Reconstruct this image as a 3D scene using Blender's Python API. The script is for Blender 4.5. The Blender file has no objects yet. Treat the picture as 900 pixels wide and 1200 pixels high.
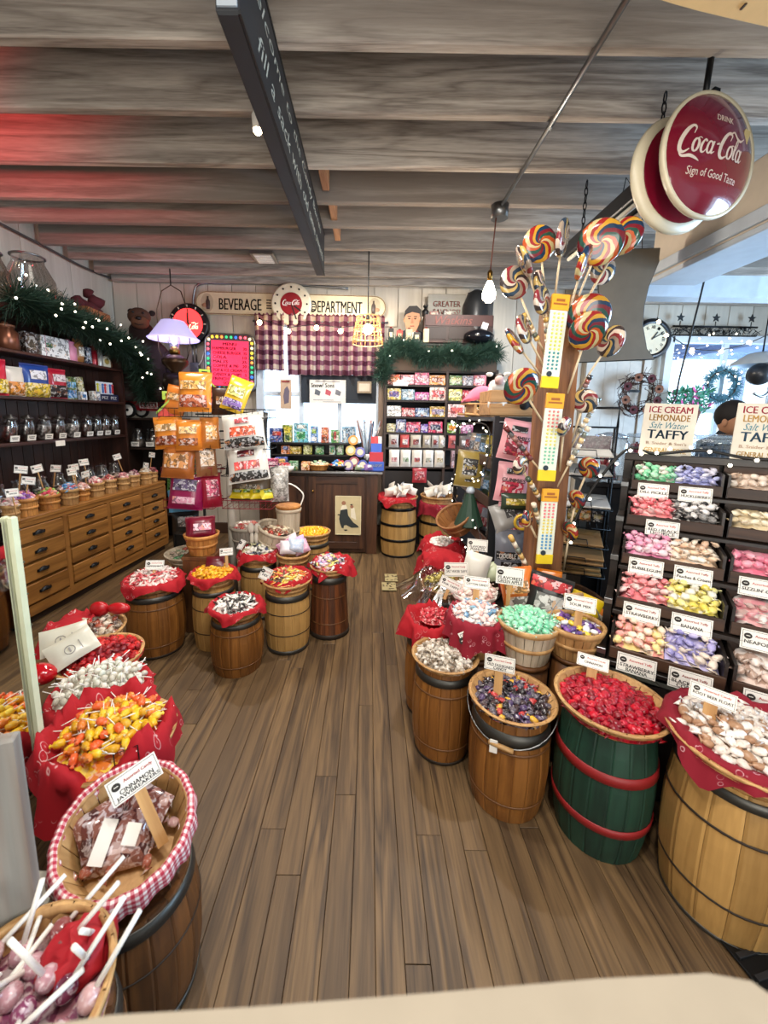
# Old-fashioned candy shop interior: kegs of sweets, drawer chest, taffy rack, lollipop post.
import bpy, math, random
from math import sin, cos, pi, atan2, sqrt, hypot, radians
from mathutils import Vector, Matrix, noise, Euler

random.seed(7)
S = bpy.context.scene
COL = S.collection

# ---------------------------------------------------------------- camera
cam_d = bpy.data.cameras.new('camera'); cam = bpy.data.objects.new('camera', cam_d); COL.objects.link(cam)
F, CX, CY, HZ, ROLL = 470.0, 432.0, 562.0, 487.0, 0.016
_p = math.atan((CY - HZ) / F)
_f = Vector((0, cos(_p), -sin(_p))); _r = Vector((1, 0, 0)); _u = _r.cross(_f)
_r2 = cos(ROLL) * _r + sin(ROLL) * _u; _u2 = -sin(ROLL) * _r + cos(ROLL) * _u
cam.matrix_world = Matrix(((_r2.x, _u2.x, -_f.x, 0), (_r2.y, _u2.y, -_f.y, 0), (_r2.z, _u2.z, -_f.z, 1.55), (0, 0, 0, 1)))
cam_d.sensor_fit = 'VERTICAL'; cam_d.sensor_height = 36.0; cam_d.lens = F / 1200 * 36
cam_d.shift_x = (450 - CX) / 1200; cam_d.shift_y = -(600 - CY) / 1200
cam_d.clip_start = 0.02; cam_d.clip_end = 200
cam_d.dof.use_dof = True; cam_d.dof.focus_distance = 2.4; cam_d.dof.aperture_fstop = 3.2
S.camera = cam

# ---------------------------------------------------------------- colour management, world
S.view_settings.view_transform = 'Standard'; S.view_settings.look = 'None'
S.view_settings.exposure = 0.35; S.view_settings.gamma = 1.0; S.view_settings.use_curve_mapping = False
W = bpy.data.worlds.new('sky'); S.world = W; W.use_nodes = True
_bg = W.node_tree.nodes['Background']; _bg.inputs[0].default_value = (0.62, 0.80, 1.0, 1); _bg.inputs[1].default_value = 2.8
S.cycles.max_bounces = 6; S.cycles.diffuse_bounces = 3; S.cycles.glossy_bounces = 3; S.cycles.transmission_bounces = 6
S.cycles.transparent_max_bounces = 12; S.cycles.caustics_reflective = False; S.cycles.caustics_refractive = False
S.cycles.sample_clamp_indirect = 4.0

# ---------------------------------------------------------------- assumed spots, daylight and added fills
def lamp(kind, loc, power, color=(1, .9, .78), size=.06, target=None, spot=110, blend=.5, size_y=None):
    d = bpy.data.lights.new('shop_or_added_light', kind); d.energy = power; d.color = color
    if kind == 'AREA':
        d.size = size
        if size_y: d.shape = 'RECTANGLE'; d.size_y = size_y
    else: d.shadow_soft_size = size
    if kind == 'SPOT': d.spot_size = radians(spot); d.spot_blend = blend
    o = bpy.data.objects.new('shop_or_added_light', d); COL.objects.link(o); o.location = loc
    if target: o.rotation_euler = (Vector(target) - Vector(loc)).to_track_quat('-Z', 'Y').to_euler()
    return o
WARM = (1, .87, .72); NEUT = (1, .94, .86)
# assumed track spots under the joists, no fixtures built for them
for (l, t, p) in [((-1.7, 3.35, 2.98), (-.9, 2.5, 0), 75), ((-1.0, 2.45, 2.98), (-2.4, 3.3, .6), 60), ((.3, 2.7, 2.98), (.1, 2.3, 0), 80),
                  ((.3, .4, 2.98), (1.0, 1.6, .3), 70), ((-.5, .5, 2.98), (-.8, 1.3, .3), 60), ((-.3, 3.95, 2.98), (-.4, 5, 1.6), 70),
                  ((1.0, 3.7, 2.98), (.8, 5, 1.5), 60), ((.0, 1.5, 2.98), (.6, 3, 1.0), 55)]:
    lamp('SPOT', l, p, NEUT, .05, t, 120, .6)
lamp('AREA', (-.3, .2, 2.95), 12, NEUT, 1.4, (-.3, .9, 0))  # added soft overhead light, no fixture built
lamp('AREA', (.2, -1.3, 1.5), 85, (1, .95, .88), 2.4, (.2, 1.5, 2.9))  # added fill behind the visitor, tilted up to brighten joists and facing sides
# assumed red source, no fixture built: added to redden the upper left joists
lamp('SPOT', (-2.55, 1.75, 2.62), 60, (1, .04, .05), .06, (-2.45, 2.55, 3.2), 90, 1.0)
# daylight: first through an assumed right wall window, then the back window
lamp('AREA', (5.35, 1.6, 1.7), 260, (.45, .7, 1), 2.6, (0, 1.6, 2.2), size_y=1.6)
lamp('AREA', (4.3, 5.3, 1.7), 60, (.5, .74, 1), 1.6, (3.0, 2.0, 1.6), size_y=1.4)

# ---------------------------------------------------------------- mesh helpers
class MB:
    def __init__(s): s.v = []; s.f = []; s.m = []; s.s = []
    def add(s, vs, fs, mi=0, sm=False, M=None):
        b = len(s.v)
        s.v += [tuple(M @ Vector(v)) for v in vs] if M is not None else [tuple(v) for v in vs]
        for f in fs: s.f.append(tuple(i + b for i in f)); s.m.append(mi); s.s.append(sm)
        return s
    def box(s, c, d, mi=0, M=None, bev=0.0):
        x, y, z = d[0] / 2, d[1] / 2, d[2] / 2; T = Matrix.Translation(c)
        if M is not None: T = M @ T
        if bev <= 0:
            vs = [(-x, -y, -z), (x, -y, -z), (x, y, -z), (-x, y, -z), (-x, -y, z), (x, -y, z), (x, y, z), (-x, y, z)]
            return s.add(vs, [(0, 3, 2, 1), (4, 5, 6, 7), (0, 1, 5, 4), (1, 2, 6, 5), (2, 3, 7, 6), (3, 0, 4, 7)], mi, False, T)
        b = min(bev, x * .9, y * .9, z * .9); vs = []
        for k, (zz, q) in enumerate(((-z, b), (-z + b, 0), (z - b, 0), (z, b))):
            vs += [(-x + q, -y + q, zz), (x - q, -y + q, zz), (x - q, y - q, zz), (-x + q, y - q, zz)]
        fs = [(3, 2, 1, 0), (12, 13, 14, 15)]
        for k in range(3):
            for i in range(4): j = (i + 1) % 4; fs.append((k * 4 + i, k * 4 + j, k * 4 + 4 + j, k * 4 + 4 + i))
        return s.add(vs, fs, mi, False, T)
    def lathe(s, prof, n=20, mi=0, M=None, sm=True, cap0=True, cap1=True, sx=1, sy=1):
        vs = [(r * cos(2 * pi * k / n) * sx, r * sin(2 * pi * k / n) * sy, z) for r, z in prof for k in range(n)]
        fs = []
        for i in range(len(prof) - 1):
            for k in range(n):
                j = (k + 1) % n; fs.append((i * n + k, i * n + j, (i + 1) * n + j, (i + 1) * n + k))
        s.add(vs, fs, mi, sm, M)
        caps = []
        if cap0: caps.append(tuple(reversed(range(n))))
        if cap1: caps.append(tuple(range((len(prof) - 1) * n, len(prof) * n)))
        b = len(s.v) - len(vs)
        for f in caps: s.f.append(tuple(i + b for i in f)); s.m.append(mi); s.s.append(False)
        return s
    def tube(s, pts, r, n=6, mi=0, closed=False, M=None, rad=None):
        P = [Vector(p) for p in pts]; N = len(P); vs = []; up = None
        for i in range(N):
            a = P[(i - 1) % N] if (closed or i > 0) else P[0]; c = P[(i + 1) % N] if (closed or i < N - 1) else P[-1]
            t = (c - a)
            t = t.normalized() if t.length > 1e-9 else Vector((0, 0, 1))
            if up is None: up = Vector((0, 0, 1)) if abs(t.z) < .9 else Vector((1, 0, 0))
            u = (up - t * up.dot(t))
            u = u.normalized() if u.length > 1e-6 else t.orthogonal().normalized()
            up = u; w = t.cross(u); rr = rad[i] if rad else r
            vs += [P[i] + (u * cos(2 * pi * k / n) + w * sin(2 * pi * k / n)) * rr for k in range(n)]
        fs = []
        for i in range(N if closed else N - 1):
            a, b = i * n, ((i + 1) % N) * n
            for k in range(n): j = (k + 1) % n; fs.append((a + k, a + j, b + j, b + k))
        if not closed: fs += [tuple(reversed(range(n))), tuple(range((N - 1) * n, N * n))]
        return s.add(vs, fs, mi, True, M)
    def prism(s, poly, z0, z1, mi=0, M=None, mi_side=None):
        n = len(poly); vs = [(x, y, z0) for x, y in poly] + [(x, y, z1) for x, y in poly]
        s.add(vs, [tuple(reversed(range(n))), tuple(range(n, 2 * n))], mi, False, M)
        b = len(s.v) - 2 * n
        for i in range(n):
            j = (i + 1) % n; s.f.append((b + i, b + j, b + n + j, b + n + i)); s.m.append(mi if mi_side is None else mi_side); s.s.append(False)
        return s
    def ball(s, c, r, n=10, k=6, mi=0, M=None, sc=(1, 1, 1)):
        prof = [(sin(pi * i / k) * r + 1e-5, -cos(pi * i / k) * r) for i in range(k + 1)]
        T = Matrix.Translation(c) @ Matrix.Diagonal((*sc, 1))
        return s.lathe(prof, n, mi, M @ T if M is not None else T, True, False, False)
    def ring(s, R, r, z=0, n=24, k=6, mi=0, M=None, sy=1):
        return s.tube([(R * cos(2 * pi * i / n), R * sy * sin(2 * pi * i / n), z) for i in range(n)], r, k, mi, True, M)
    def mesh(s, name, mats):
        me = bpy.data.meshes.new(name); me.from_pydata(s.v, [], s.f)
        for m in (mats if isinstance(mats, (list, tuple)) else [mats]): me.materials.append(m)
        me.polygons.foreach_set('material_index', s.m); me.polygons.foreach_set('use_smooth', s.s); me.update()
        return me

def obj(name, geo, mats=None, parent=None, loc=(0, 0, 0), rot=(0, 0, 0), sc=(1, 1, 1)):
    me = geo.mesh(name, mats) if isinstance(geo, MB) else geo
    o = bpy.data.objects.new(name, me); COL.objects.link(o); o.location = loc; o.rotation_euler = rot; o.scale = sc
    if parent is not None: o.parent = parent
    return o
def tag(o, label=None, cat=None, group=None, kind=None):
    if label: o['label'] = label
    if cat: o['category'] = cat
    if group: o['group'] = group
    if kind: o['kind'] = kind
    return o
def thing(name, label, cat, loc=(0, 0, 0), rot=(0, 0, 0), group=None, kind=None):
    o = bpy.data.objects.new(name, None); COL.objects.link(o); o.empty_display_size = .05
    o.location = loc; o.rotation_euler = (0, 0, rot) if isinstance(rot, (int, float)) else rot
    return tag(o, label, cat, group, kind)
def part(name, geo, mats, parent, loc=(0, 0, 0), rot=(0, 0, 0), sc=(1, 1, 1)): return obj(name, geo, mats, parent, loc, rot, sc)
def face(x, y): return atan2(-x, y)                      # turn local -Y towards the aisle where the visitor stands
RX = lambda a: Matrix.Rotation(a, 4, 'X')
RY = lambda a: Matrix.Rotation(a, 4, 'Y')
RZ = lambda a: Matrix.Rotation(a, 4, 'Z')
TR = lambda x, y, z: Matrix.Translation((x, y, z))

_txt = {}
def text_mesh(s, mat, bold=False, shear=0.0, spacing=1.0):
    """flat lettering, 1 unit cap-line tall, centred, lying in XZ facing -Y; returns mesh, width"""
    k = (s, mat.name, bold, shear, spacing)
    if k not in _txt:
        c = bpy.data.curves.new('lettering', 'FONT'); c.body = s; c.size = 1.4; c.align_x = 'CENTER'; c.align_y = 'CENTER'; c.resolution_u = 2
        c.shear = shear; c.space_character = spacing
        o = bpy.data.objects.new('lettering', c); COL.objects.link(o)
        bpy.context.view_layer.update()
        me = bpy.data.meshes.new_from_object(o.evaluated_get(bpy.context.evaluated_depsgraph_get()))
        bpy.data.objects.remove(o)
        me.transform(RX(pi / 2)); me.materials.clear(); me.materials.append(mat)
        xs = [v.co.x for v in me.vertices] or [0]; zs = [v.co.z for v in me.vertices] or [0]
        me.transform(TR(-(min(xs) + max(xs)) / 2, 0, -(min(zs) + max(zs)) / 2))
        if bold:                                          # heavier strokes: the same outline laid three times side by side
            V = [v.co.copy() for v in me.vertices]; Fc = [tuple(p.vertices) for p in me.polygons]; n = len(V)
            m2 = MB(); [m2.add([(v.x + dx, v.y, v.z) for v in V], Fc) for dx in (-.035, 0, .035)]; me = m2.mesh('lettering', mat)
        me.name = 'lettering'
        _txt[k] = (me, max(xs) - min(xs), max(zs) - min(zs))
    return _txt[k]
def lettering(s, parent, mat, loc, h, w=None, bold=False, rot=(0, 0, 0), shear=0.0, spacing=1.0, name='lettering'):
    me, tw, th = text_mesh(s, mat, bold, shear, spacing)
    k = h / max(th, .1); kx = k if w is None else w / max(tw, .1)
    return obj(name, me, None, parent, loc, rot, (kx, 1, k))

# ---------------------------------------------------------------- material helpers
def new_mat(name):
    m = bpy.data.materials.new(name); m.use_nodes = True; return m, m.node_tree, m.node_tree.nodes['Principled BSDF']
def nd(nt, t, **kw):
    n = nt.nodes.new('ShaderNode' + t)
    for k, v in kw.items():
        if k in n.inputs: n.inputs[k].default_value = v
        else: setattr(n, k, v)
    return n
def ramp(nt, stops, interp='LINEAR'):
    n = nt.nodes.new('ShaderNodeValToRGB'); cr = n.color_ramp; cr.interpolation = interp
    while len(cr.elements) > 1: cr.elements.remove(cr.elements[-1])
    for i, (p, c) in enumerate(stops):
        e = cr.elements[0] if i == 0 else cr.elements.new(p)
        e.position = p; e.color = (*c[:3], 1)
    return n
def L(nt, a, ao, b, bi): nt.links.new(a.outputs[ao], b.inputs[bi])
def hexc(h):
    h = h.lstrip('#'); c = [int(h[i:i + 2], 16) / 255 for i in (0, 2, 4)]
    return tuple(v / 12.92 if v <= .04045 else ((v + .055) / 1.055) ** 2.4 for v in c)
_pl = {}
def plain(col, rough=.5, metal=0.0, emit=0.0, name=None, trans=0.0, coat=0.0, alpha=1.0):
    if isinstance(col, str): col = hexc(col)
    k = (tuple(round(c, 4) for c in col), rough, metal, emit, trans, coat, alpha)
    if k in _pl: return _pl[k]
    m, nt, b = new_mat(name or 'paint'); b.inputs['Base Color'].default_value = (*col, 1); b.inputs['Roughness'].default_value = rough
    b.inputs['Metallic'].default_value = metal; b.inputs['Transmission Weight'].default_value = trans; b.inputs['Coat Weight'].default_value = coat
    b.inputs['Alpha'].default_value = alpha
    if emit: b.inputs['Emission Color'].default_value = (*col, 1); b.inputs['Emission Strength'].default_value = emit
    else:
        tc = nd(nt, 'TexCoord'); no = nd(nt, 'TexNoise', Scale=14.0, Detail=3.0)
        L(nt, tc, 'Object', no, 'Vector')
        hv = nd(nt, 'HueSaturation', Color=(*col, 1)); mr = nd(nt, 'MapRange', **{'To Min': .86, 'To Max': 1.12})
        L(nt, no, 'Fac', mr, 'Value'); L(nt, mr, 0, hv, 'Value'); L(nt, hv, 0, b, 'Base Color')
    _pl[k] = m; return m
def wood(name, c1, c2, axis='z', scale=1.0, rough=.55, knots=0.0, c3=None, var=.16, bump=.15, ring=9.0):
    """plank / stave wood: grain stretched along the axis, tone shifts from piece to piece"""
    c1, c2 = [hexc(c) if isinstance(c, str) else c for c in (c1, c2)]
    m, nt, b = new_mat(name); tc = nd(nt, 'TexCoord'); oi = nd(nt, 'ObjectInfo')
    mp = nd(nt, 'Mapping'); st = {'x': (.07, 1, 1), 'y': (1, .055, 1), 'z': (1, 1, .07)}[axis]
    mp.inputs['Scale'].default_value = st
    ad = nd(nt, 'VectorMath', operation='ADD'); mu = nd(nt, 'VectorMath', operation='SCALE'); mu.inputs['Scale'].default_value = 37.0
    cb = nd(nt, 'CombineXYZ'); L(nt, oi, 'Random', cb, 0); L(nt, oi, 'Random', cb, 1); L(nt, oi, 'Random', cb, 2)
    L(nt, cb, 0, mu, 0); L(nt, tc, 'Object', mp, 'Vector'); L(nt, mp, 0, ad, 0); L(nt, mu, 0, ad, 1)
    n1 = nd(nt, 'TexNoise', Scale=ring * scale, Detail=3.0, Distortion=.6); L(nt, ad, 0, n1, 'Vector')
    wv = nd(nt, 'Math', operation='MULTIPLY'); wv.inputs[1].default_value = 7.0; L(nt, n1, 'Fac', wv, 0)
    fr = nd(nt, 'Math', operation='PINGPONG'); fr.inputs[1].default_value = 1.0; L(nt, wv, 0, fr, 0)
    n2 = nd(nt, 'TexNoise', Scale=120 * scale, Detail=2.0); L(nt, ad, 0, n2, 'Vector')
    mx = nd(nt, 'Mix', data_type='FLOAT'); mx.inputs[0].default_value = .5; L(nt, fr, 0, mx, 2); L(nt, n2, 'Fac', mx, 3)
    cr = ramp(nt, [(.18, c1), (.8, c2)]); L(nt, mx, 0, cr, 0)
    hv = nd(nt, 'HueSaturation'); mr = nd(nt, 'MapRange', **{'To Min': 1 - var, 'To Max': 1 + var})
    L(nt, oi, 'Random', mr, 'Value'); L(nt, mr, 0, hv, 'Value'); L(nt, cr, 0, hv, 'Color'); out = hv
    if c3 is not None:                                    # big soft weather patches
        c3 = hexc(c3) if isinstance(c3, str) else c3
        n3 = nd(nt, 'TexNoise', Scale=2.6, Detail=5.0, Roughness=.7); L(nt, ad, 0, n3, 'Vector')
        r3 = ramp(nt, [(.45, (0, 0, 0)), (.66, (1, 1, 1))]); L(nt, n3, 'Fac', r3, 0)
        mm = nd(nt, 'Mix', data_type='RGBA'); L(nt, r3, 0, mm, 0); L(nt, hv, 0, mm, 6); mm.inputs[7].default_value = (*c3, 1)
        out = mm
    L(nt, out, 2 if c3 is not None else 0, b, 'Base Color'); b.inputs['Roughness'].default_value = rough
    bp = nd(nt, 'Bump', Strength=bump, Distance=.004); L(nt, mx, 0, bp, 'Height'); L(nt, bp, 0, b, 'Normal')
    return m
def palette(name, cols, rough=.3, fleck='#f4efe6', fl=.35, fill=False, scale=45.0, coat=.3):
    """sweets: every copy takes its own colour; pale twisted wrapper flecks"""
    m, nt, b = new_mat(name); tc = nd(nt, 'TexCoord'); cols = [hexc(c) if isinstance(c, str) else c for c in cols]
    st = [(i / len(cols), c) for i, c in enumerate(cols)]; cr = ramp(nt, st, 'CONSTANT')
    if fill:
        vo = nd(nt, 'TexVoronoi', Scale=scale); L(nt, tc, 'Object', vo, 'Vector'); sp = nd(nt, 'SeparateColor'); L(nt, vo, 'Color', sp, 0); L(nt, sp, 0, cr, 0)
    else:
        oi = nd(nt, 'ObjectInfo'); L(nt, oi, 'Random', cr, 0)
    no = nd(nt, 'TexNoise', Scale=60.0 if fill else 3.2, Detail=2.0, Distortion=1.0); L(nt, tc, 'Object', no, 'Vector')
    r2 = ramp(nt, [(.5, (0, 0, 0)), (.62, (1, 1, 1))]); L(nt, no, 'Fac', r2, 0)
    ml = nd(nt, 'Math', operation='MULTIPLY'); ml.inputs[1].default_value = fl; L(nt, r2, 0, ml, 0)
    mm = nd(nt, 'Mix', data_type='RGBA'); L(nt, ml, 0, mm, 0); L(nt, cr, 0, mm, 6); mm.inputs[7].default_value = (*hexc(fleck), 1)
    L(nt, mm, 2, b, 'Base Color'); b.inputs['Roughness'].default_value = rough; b.inputs['Coat Weight'].default_value = coat
    return m
def checks(name, a, b_, c, sx, axes=(0, 2), rough=.85, trl=0.0):
    """woven check: light, half and dark squares"""
    m, nt, b = new_mat(name); tc = nd(nt, 'TexCoord'); sp = nd(nt, 'SeparateXYZ'); L(nt, tc, 'Object', sp, 0)
    ss = []
    for ax in axes:
        mu = nd(nt, 'Math', operation='MULTIPLY'); mu.inputs[1].default_value = sx; L(nt, sp, ax, mu, 0)
        fr = nd(nt, 'Math', operation='FRACT'); L(nt, mu, 0, fr, 0); gt = nd(nt, 'Math', operation='GREATER_THAN'); gt.inputs[1].default_value = .5; L(nt, fr, 0, gt, 0); ss.append(gt)
    ad = nd(nt, 'Math', operation='ADD'); L(nt, ss[0], 0, ad, 0); L(nt, ss[1], 0, ad, 1)
    dv = nd(nt, 'Math', operation='MULTIPLY'); dv.inputs[1].default_value = .4; L(nt, ad, 0, dv, 0)
    cr = ramp(nt, [(0, hexc(a)), (.3, hexc(b_)), (.7, hexc(c))], 'CONSTANT'); L(nt, dv, 0, cr, 0); L(nt, cr, 0, b, 'Base Color'); b.inputs['Roughness'].default_value = rough
    if trl:
        tl = nd(nt, 'BsdfTranslucent'); L(nt, cr, 0, tl, 0); mx = nd(nt, 'MixShader', Fac=trl); L(nt, b, 0, mx, 1); L(nt, tl, 0, mx, 2); L(nt, mx, 0, nt.nodes['Material Output'], 0)
    return m
def glassy(name, col=(1, 1, 1), rough=.02, mixf=.85):
    """thin clear glass or cellophane: mostly see-through with a glossy skin"""
    m, nt, b = new_mat(name); nt.nodes.remove(b); tr = nd(nt, 'BsdfTransparent', Color=(*col, 1)); gl = nd(nt, 'BsdfGlossy', Roughness=rough)
    lw = nd(nt, 'LayerWeight', Blend=.35); mr = nd(nt, 'MapRange', **{'To Min': 1 - mixf, 'To Max': .75}); L(nt, lw, 'Facing', mr, 'Value')
    mx = nd(nt, 'MixShader'); L(nt, mr, 0, mx, 0); L(nt, tr, 0, mx, 1); L(nt, gl, 0, mx, 2); L(nt, mx, 0, nt.nodes['Material Output'], 0)
    return m
def cloth_print(name, base, ink, scale=26.0, rough=.85):
    """bandana cotton: solid dye with a printed scatter of dots and rings"""
    m, nt, b = new_mat(name); tc = nd(nt, 'TexCoord'); vo = nd(nt, 'TexVoronoi', Scale=scale); L(nt, tc, 'UV', vo, 'Vector')
    cr = ramp(nt, [(0, (1, 1, 1)), (.10, (0, 0, 0)), (.26, (0, 0, 0)), (.29, (1, 1, 1)), (.34, (0, 0, 0))]); L(nt, vo, 'Distance', cr, 0)
    no = nd(nt, 'TexNoise', Scale=scale * .22, Detail=1.0); L(nt, tc, 'UV', no, 'Vector'); gr = ramp(nt, [(.5, (0, 0, 0)), (.58, (1, 1, 1))]); L(nt, no, 'Fac', gr, 0)
    ml = nd(nt, 'Math', operation='MULTIPLY'); L(nt, cr, 0, ml, 0); L(nt, gr, 0, ml, 1)
    mm = nd(nt, 'Mix', data_type='RGBA'); L(nt, ml, 0, mm, 0); mm.inputs[6].default_value = (*hexc(base), 1); mm.inputs[7].default_value = (*hexc(ink), 1)
    L(nt, mm, 2, b, 'Base Color'); b.inputs['Roughness'].default_value = rough
    return m

WHITE = plain('#efece4', .6); BLACK = plain('#0c0b0b', .45); INK = plain('#1b1a1a', .8); METAL = plain('#8d8f90', .35, 1.0); DARKMETAL = plain('#17181a', .4, .6)
CREAM = plain('#e8dcc0', .5); REDINK = plain('#c23b36', .8); GREYINK = plain('#8e8a88', .8); BRASS = plain('#8a6a35', .3, 1.0)
GLASS = glassy('clear_glass'); CELLO = glassy('cellophane', (.97, .93, .95), .08, .72)
BULB = plain((1.0, .78, .45), .4, 0, 22.0); FAIRY = plain((1.0, .9, .7), .4, 0, 7.0)

# ---------------------------------------------------------------- the room
FLOORW = wood('floor_planks', '#38281a', '#7a6040', 'y', 1.0, .5, c3='#5c472f', var=.085, bump=.3, ring=17)
JOISTW = wood('whitewashed_joists', '#786e65', '#bbb1a5', 'x', 1.3, .8, c3='#8d8278', var=.14, bump=.4)
DECKW = wood('roof_deck', '#4c4743', '#7a736c', 'y', .6, .8, var=.2)
BOARDW = wood('painted_boards', '#bdb2a2', '#cfc5b5', 'z', .4, .6, var=.05, bump=.08)
DAYLIT_TRIM = plain('#b9c4d0', .5)  # blue window daylight put into the colour of beam underside and casing
floor = tag(obj('floor', MB().box((1.2, 1.8, -.07), (9, 7, .1)), plain('#2c2019', .9)), kind='structure')
pm = {}
x = -3.3; i = 0
while x < 5.4:
    w = random.choice((.074, .084, .094)) if abs(x) < 2 else .15; y = -1.6 - random.random() * 1.4
    while y < 5.2:
        l = random.choice((1.4, 1.9, 2.5, 3.1))
        if (w, l) not in pm: pm[(w, l)] = MB().box((0, l / 2, 0), (w - .0016, l - .002, .02), bev=.001).mesh('plank', FLOORW)
        if y + l > -.3 or abs(x) < 1: obj('plank', pm[(w, l)], None, floor, (x + w / 2, y, -.0105 + random.uniform(-.0008, .0008)))
        y += l
    x += w
YB = 5.05
WIN = [(-1.33, .10, .98, 2.62), (3.62, 5.0, .85, 2.5)]
wb = tag(obj('wall_back', MB().box((-2.22, YB + .1, 1.63), (1.76, .06, 3.36)).box((-.62, YB + .1, .49), (1.45, .06, .98)).box((-.62, YB + .1, 2.96), (1.45, .06, .66)).box((1.86, YB + .1, 1.63), (3.5, .06, 3.3))
              .box((4.31, YB + .1, .42), (1.4, .06, .85)).box((4.31, YB + .1, 2.9), (1.4, .06, .8)).box((5.3, YB + .1, 1.63), (.6, .06, 3.3)), BOARDW), kind='structure')
x = -3.1
while x < 5.5:
    w = .285; cuts = [(0, 3.32)]
    for (a, b, z0, z1) in WIN:
        if x + w > a + .02 and x < b - .02: cuts = [(0, z0), (z1, 3.32)]
    for (z0, z1) in cuts: obj('board', MB().box((w / 2, 0, (z1 - z0) / 2), (w - .008, .022, z1 - z0), bev=.004), BOARDW, wb, (x, YB + .055, z0))
    x += w
wl = tag(obj('wall_left', MB().box((-3.15, 1.8, 1.63), (.08, 7, 3.3)), BOARDW), kind='structure')
y = -1.6
while y < 5: obj('board', MB().box((0, .3, 1.66), (.02, .594, 3.32), bev=.004), BOARDW, wl, (-3.105, y, 0)); y += .6
wr = tag(obj('wall_right', MB().box((5.6, 1.8, .42), (.08, 7, .85)).box((5.6, 1.8, 2.9), (.08, 7, .8)).box((5.6, -1, 1.7), (.08, 1.4, 1.7)).box((5.6, 4.3, 1.7), (.08, 2, 1.7)), plain('#d9d2c6', .7)), kind='structure')  # gap between the pieces is an assumed window, added for daylight
wf = tag(obj('wall_front', MB().box((1.2, -1.75, 1.63), (9, .08, 3.3)), plain('#cfc6b8', .8)), kind='structure')
ceil = tag(obj('ceiling', MB().box((1.2, 1.7, 3.37), (9, 7.2, .05)), DECKW), kind='structure')
x = -3.1
while x < 5.5: obj('deck_board', MB().box((.12, 1.65, 0), (.234, 6.7, .024), bev=.004), DECKW, ceil, (x, 0, 3.332)); x += .24
jm = MB().box((0, 0, .135), (8.4, .052, .27), bev=.006).mesh('joist', JOISTW)
for jy in (5.01, 4.69, 4.32, 3.98, 3.53, 3.16, 2.73, 2.31, 1.91, 1.5, 1.08, .66, .24, -.2, -.6, -1.0):
    obj('joist', jm, None, ceil, (1.2 + random.uniform(-.05, .0), jy, 3.05 + random.uniform(-.006, .006)), (random.uniform(-.01, .01), 0, 0))
for (bx, by) in ((-.33, 2.74), (-.31, 3.55), (-.31, 3.17)): obj('bridging_block', MB().box((0, .17, .1), (.05, .33, .14), bev=.004), wood('raw_pine_block', '#8a5a3a', '#b98a63', 'y'), ceil, (bx, by, 3.06))
# header beam towards the side room on the right
hb = tag(obj('trim_1', MB().box((2.06, 1.25, 2.70), (.22, 3.5, .34), bev=.008), plain('#cbbfae', .6)), kind='structure')
obj('soffit_board', MB().box((0, 0, 0), (.34, 3.56, .035), bev=.006), DAYLIT_TRIM, hb, (2.12, 1.25, 2.512))
obj('casing', MB().box((0, 0, 0), (.02, 3.52, .07), bev=.004), DAYLIT_TRIM, hb, (1.935, 1.25, 2.57))
hb2 = tag(obj('trim_2', MB().box((3.1, 3.45, 2.62), (2.4, .16, .2), bev=.008), DAYLIT_TRIM), kind='structure')
tag(obj('trim_3', MB().box((3.9, 5.0, 2.97), (3.0, .05, .14), bev=.006), JOISTW), kind='structure')
obj('casing', MB().box((0, 0, 0), (2.4, .02, .06), bev=.004), JOISTW, hb2, (3.1, 3.36, 2.71))
bb = tag(obj('baseboard_back', MB().box((-.5, YB + .03, .07), (5, .03, .14), bev=.004), plain('#4a3224', .6)), kind='structure')
# windows
def window(n, a, b, z0, z1, nx, nz, col):
    w = tag(obj('window_%d' % n, MB(), col), kind='structure') if False else thing('window_%d' % n, None, None, ((a + b) / 2, YB, z0), kind='structure')
    W_, H_ = b - a, z1 - z0
    part('frame', MB().box((-W_ / 2 - .02, 0, H_ / 2), (.09, .07, H_ + .1), bev=.005).box((W_ / 2 + .02, 0, H_ / 2), (.09, .07, H_ + .1), bev=.005).box((0, 0, H_ + .02), (W_, .07, .09), bev=.005), col, w)
    part('sill', MB().box((0, -.03, -.02), (W_ + .16, .14, .05), bev=.006), col, w)
    for i in range(nx):
        for k in range(nz):
            cx = -W_ / 2 + (i + .5) * W_ / nx; cz = (k + .5) * H_ / nz
            part('pane', MB().box((0, 0, 0), (W_ / nx - .05, .006, H_ / nz - .05)), GLASS, w, (cx, .03, cz))
    for i in range(1, nx): part('muntin', MB().box((0, 0, H_ / 2), (.05, .05, H_), bev=.004), col, w, (-W_ / 2 + i * W_ / nx, .03, 0))
    for k in range(1, nz): part('muntin', MB().box((0, 0, 0), (W_, .045, .05), bev=.004), col, w, (0, .032, k * H_ / nz))
    return w
window(1, *WIN[0], 3, 2, plain('#cfd9e4', .5)); window(2, *WIN[1], 2, 2, plain('#d6dce2', .5))
# outdoors: porch roof and its posts beyond the right window, snow-bright ground
tag(obj('ground_outside', MB().box((1, 11, -.2), (26, 11.5, .2)), plain('#e9eef5', .8)), kind='structure')
pr = tag(obj('porch_roof', MB().box((4.6, 6.7, 2.75), (5, 2.6, .06), M=None), plain('#7fa6d8', .6)), kind='structure')
for k in range(6): obj('rafter', MB().box((0, 0, 0), (.06, 2.5, .12), bev=.004), plain('#5c86bd', .6), pr, (2.6 + k * .55, 6.7, 2.66))
for k in range(3): obj('post', MB().box((0, 0, 1.35), (.1, .1, 2.7), bev=.01), plain('#93aed0', .6), pr, (3.2 + k * 1.9, 7.8, 0))
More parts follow.
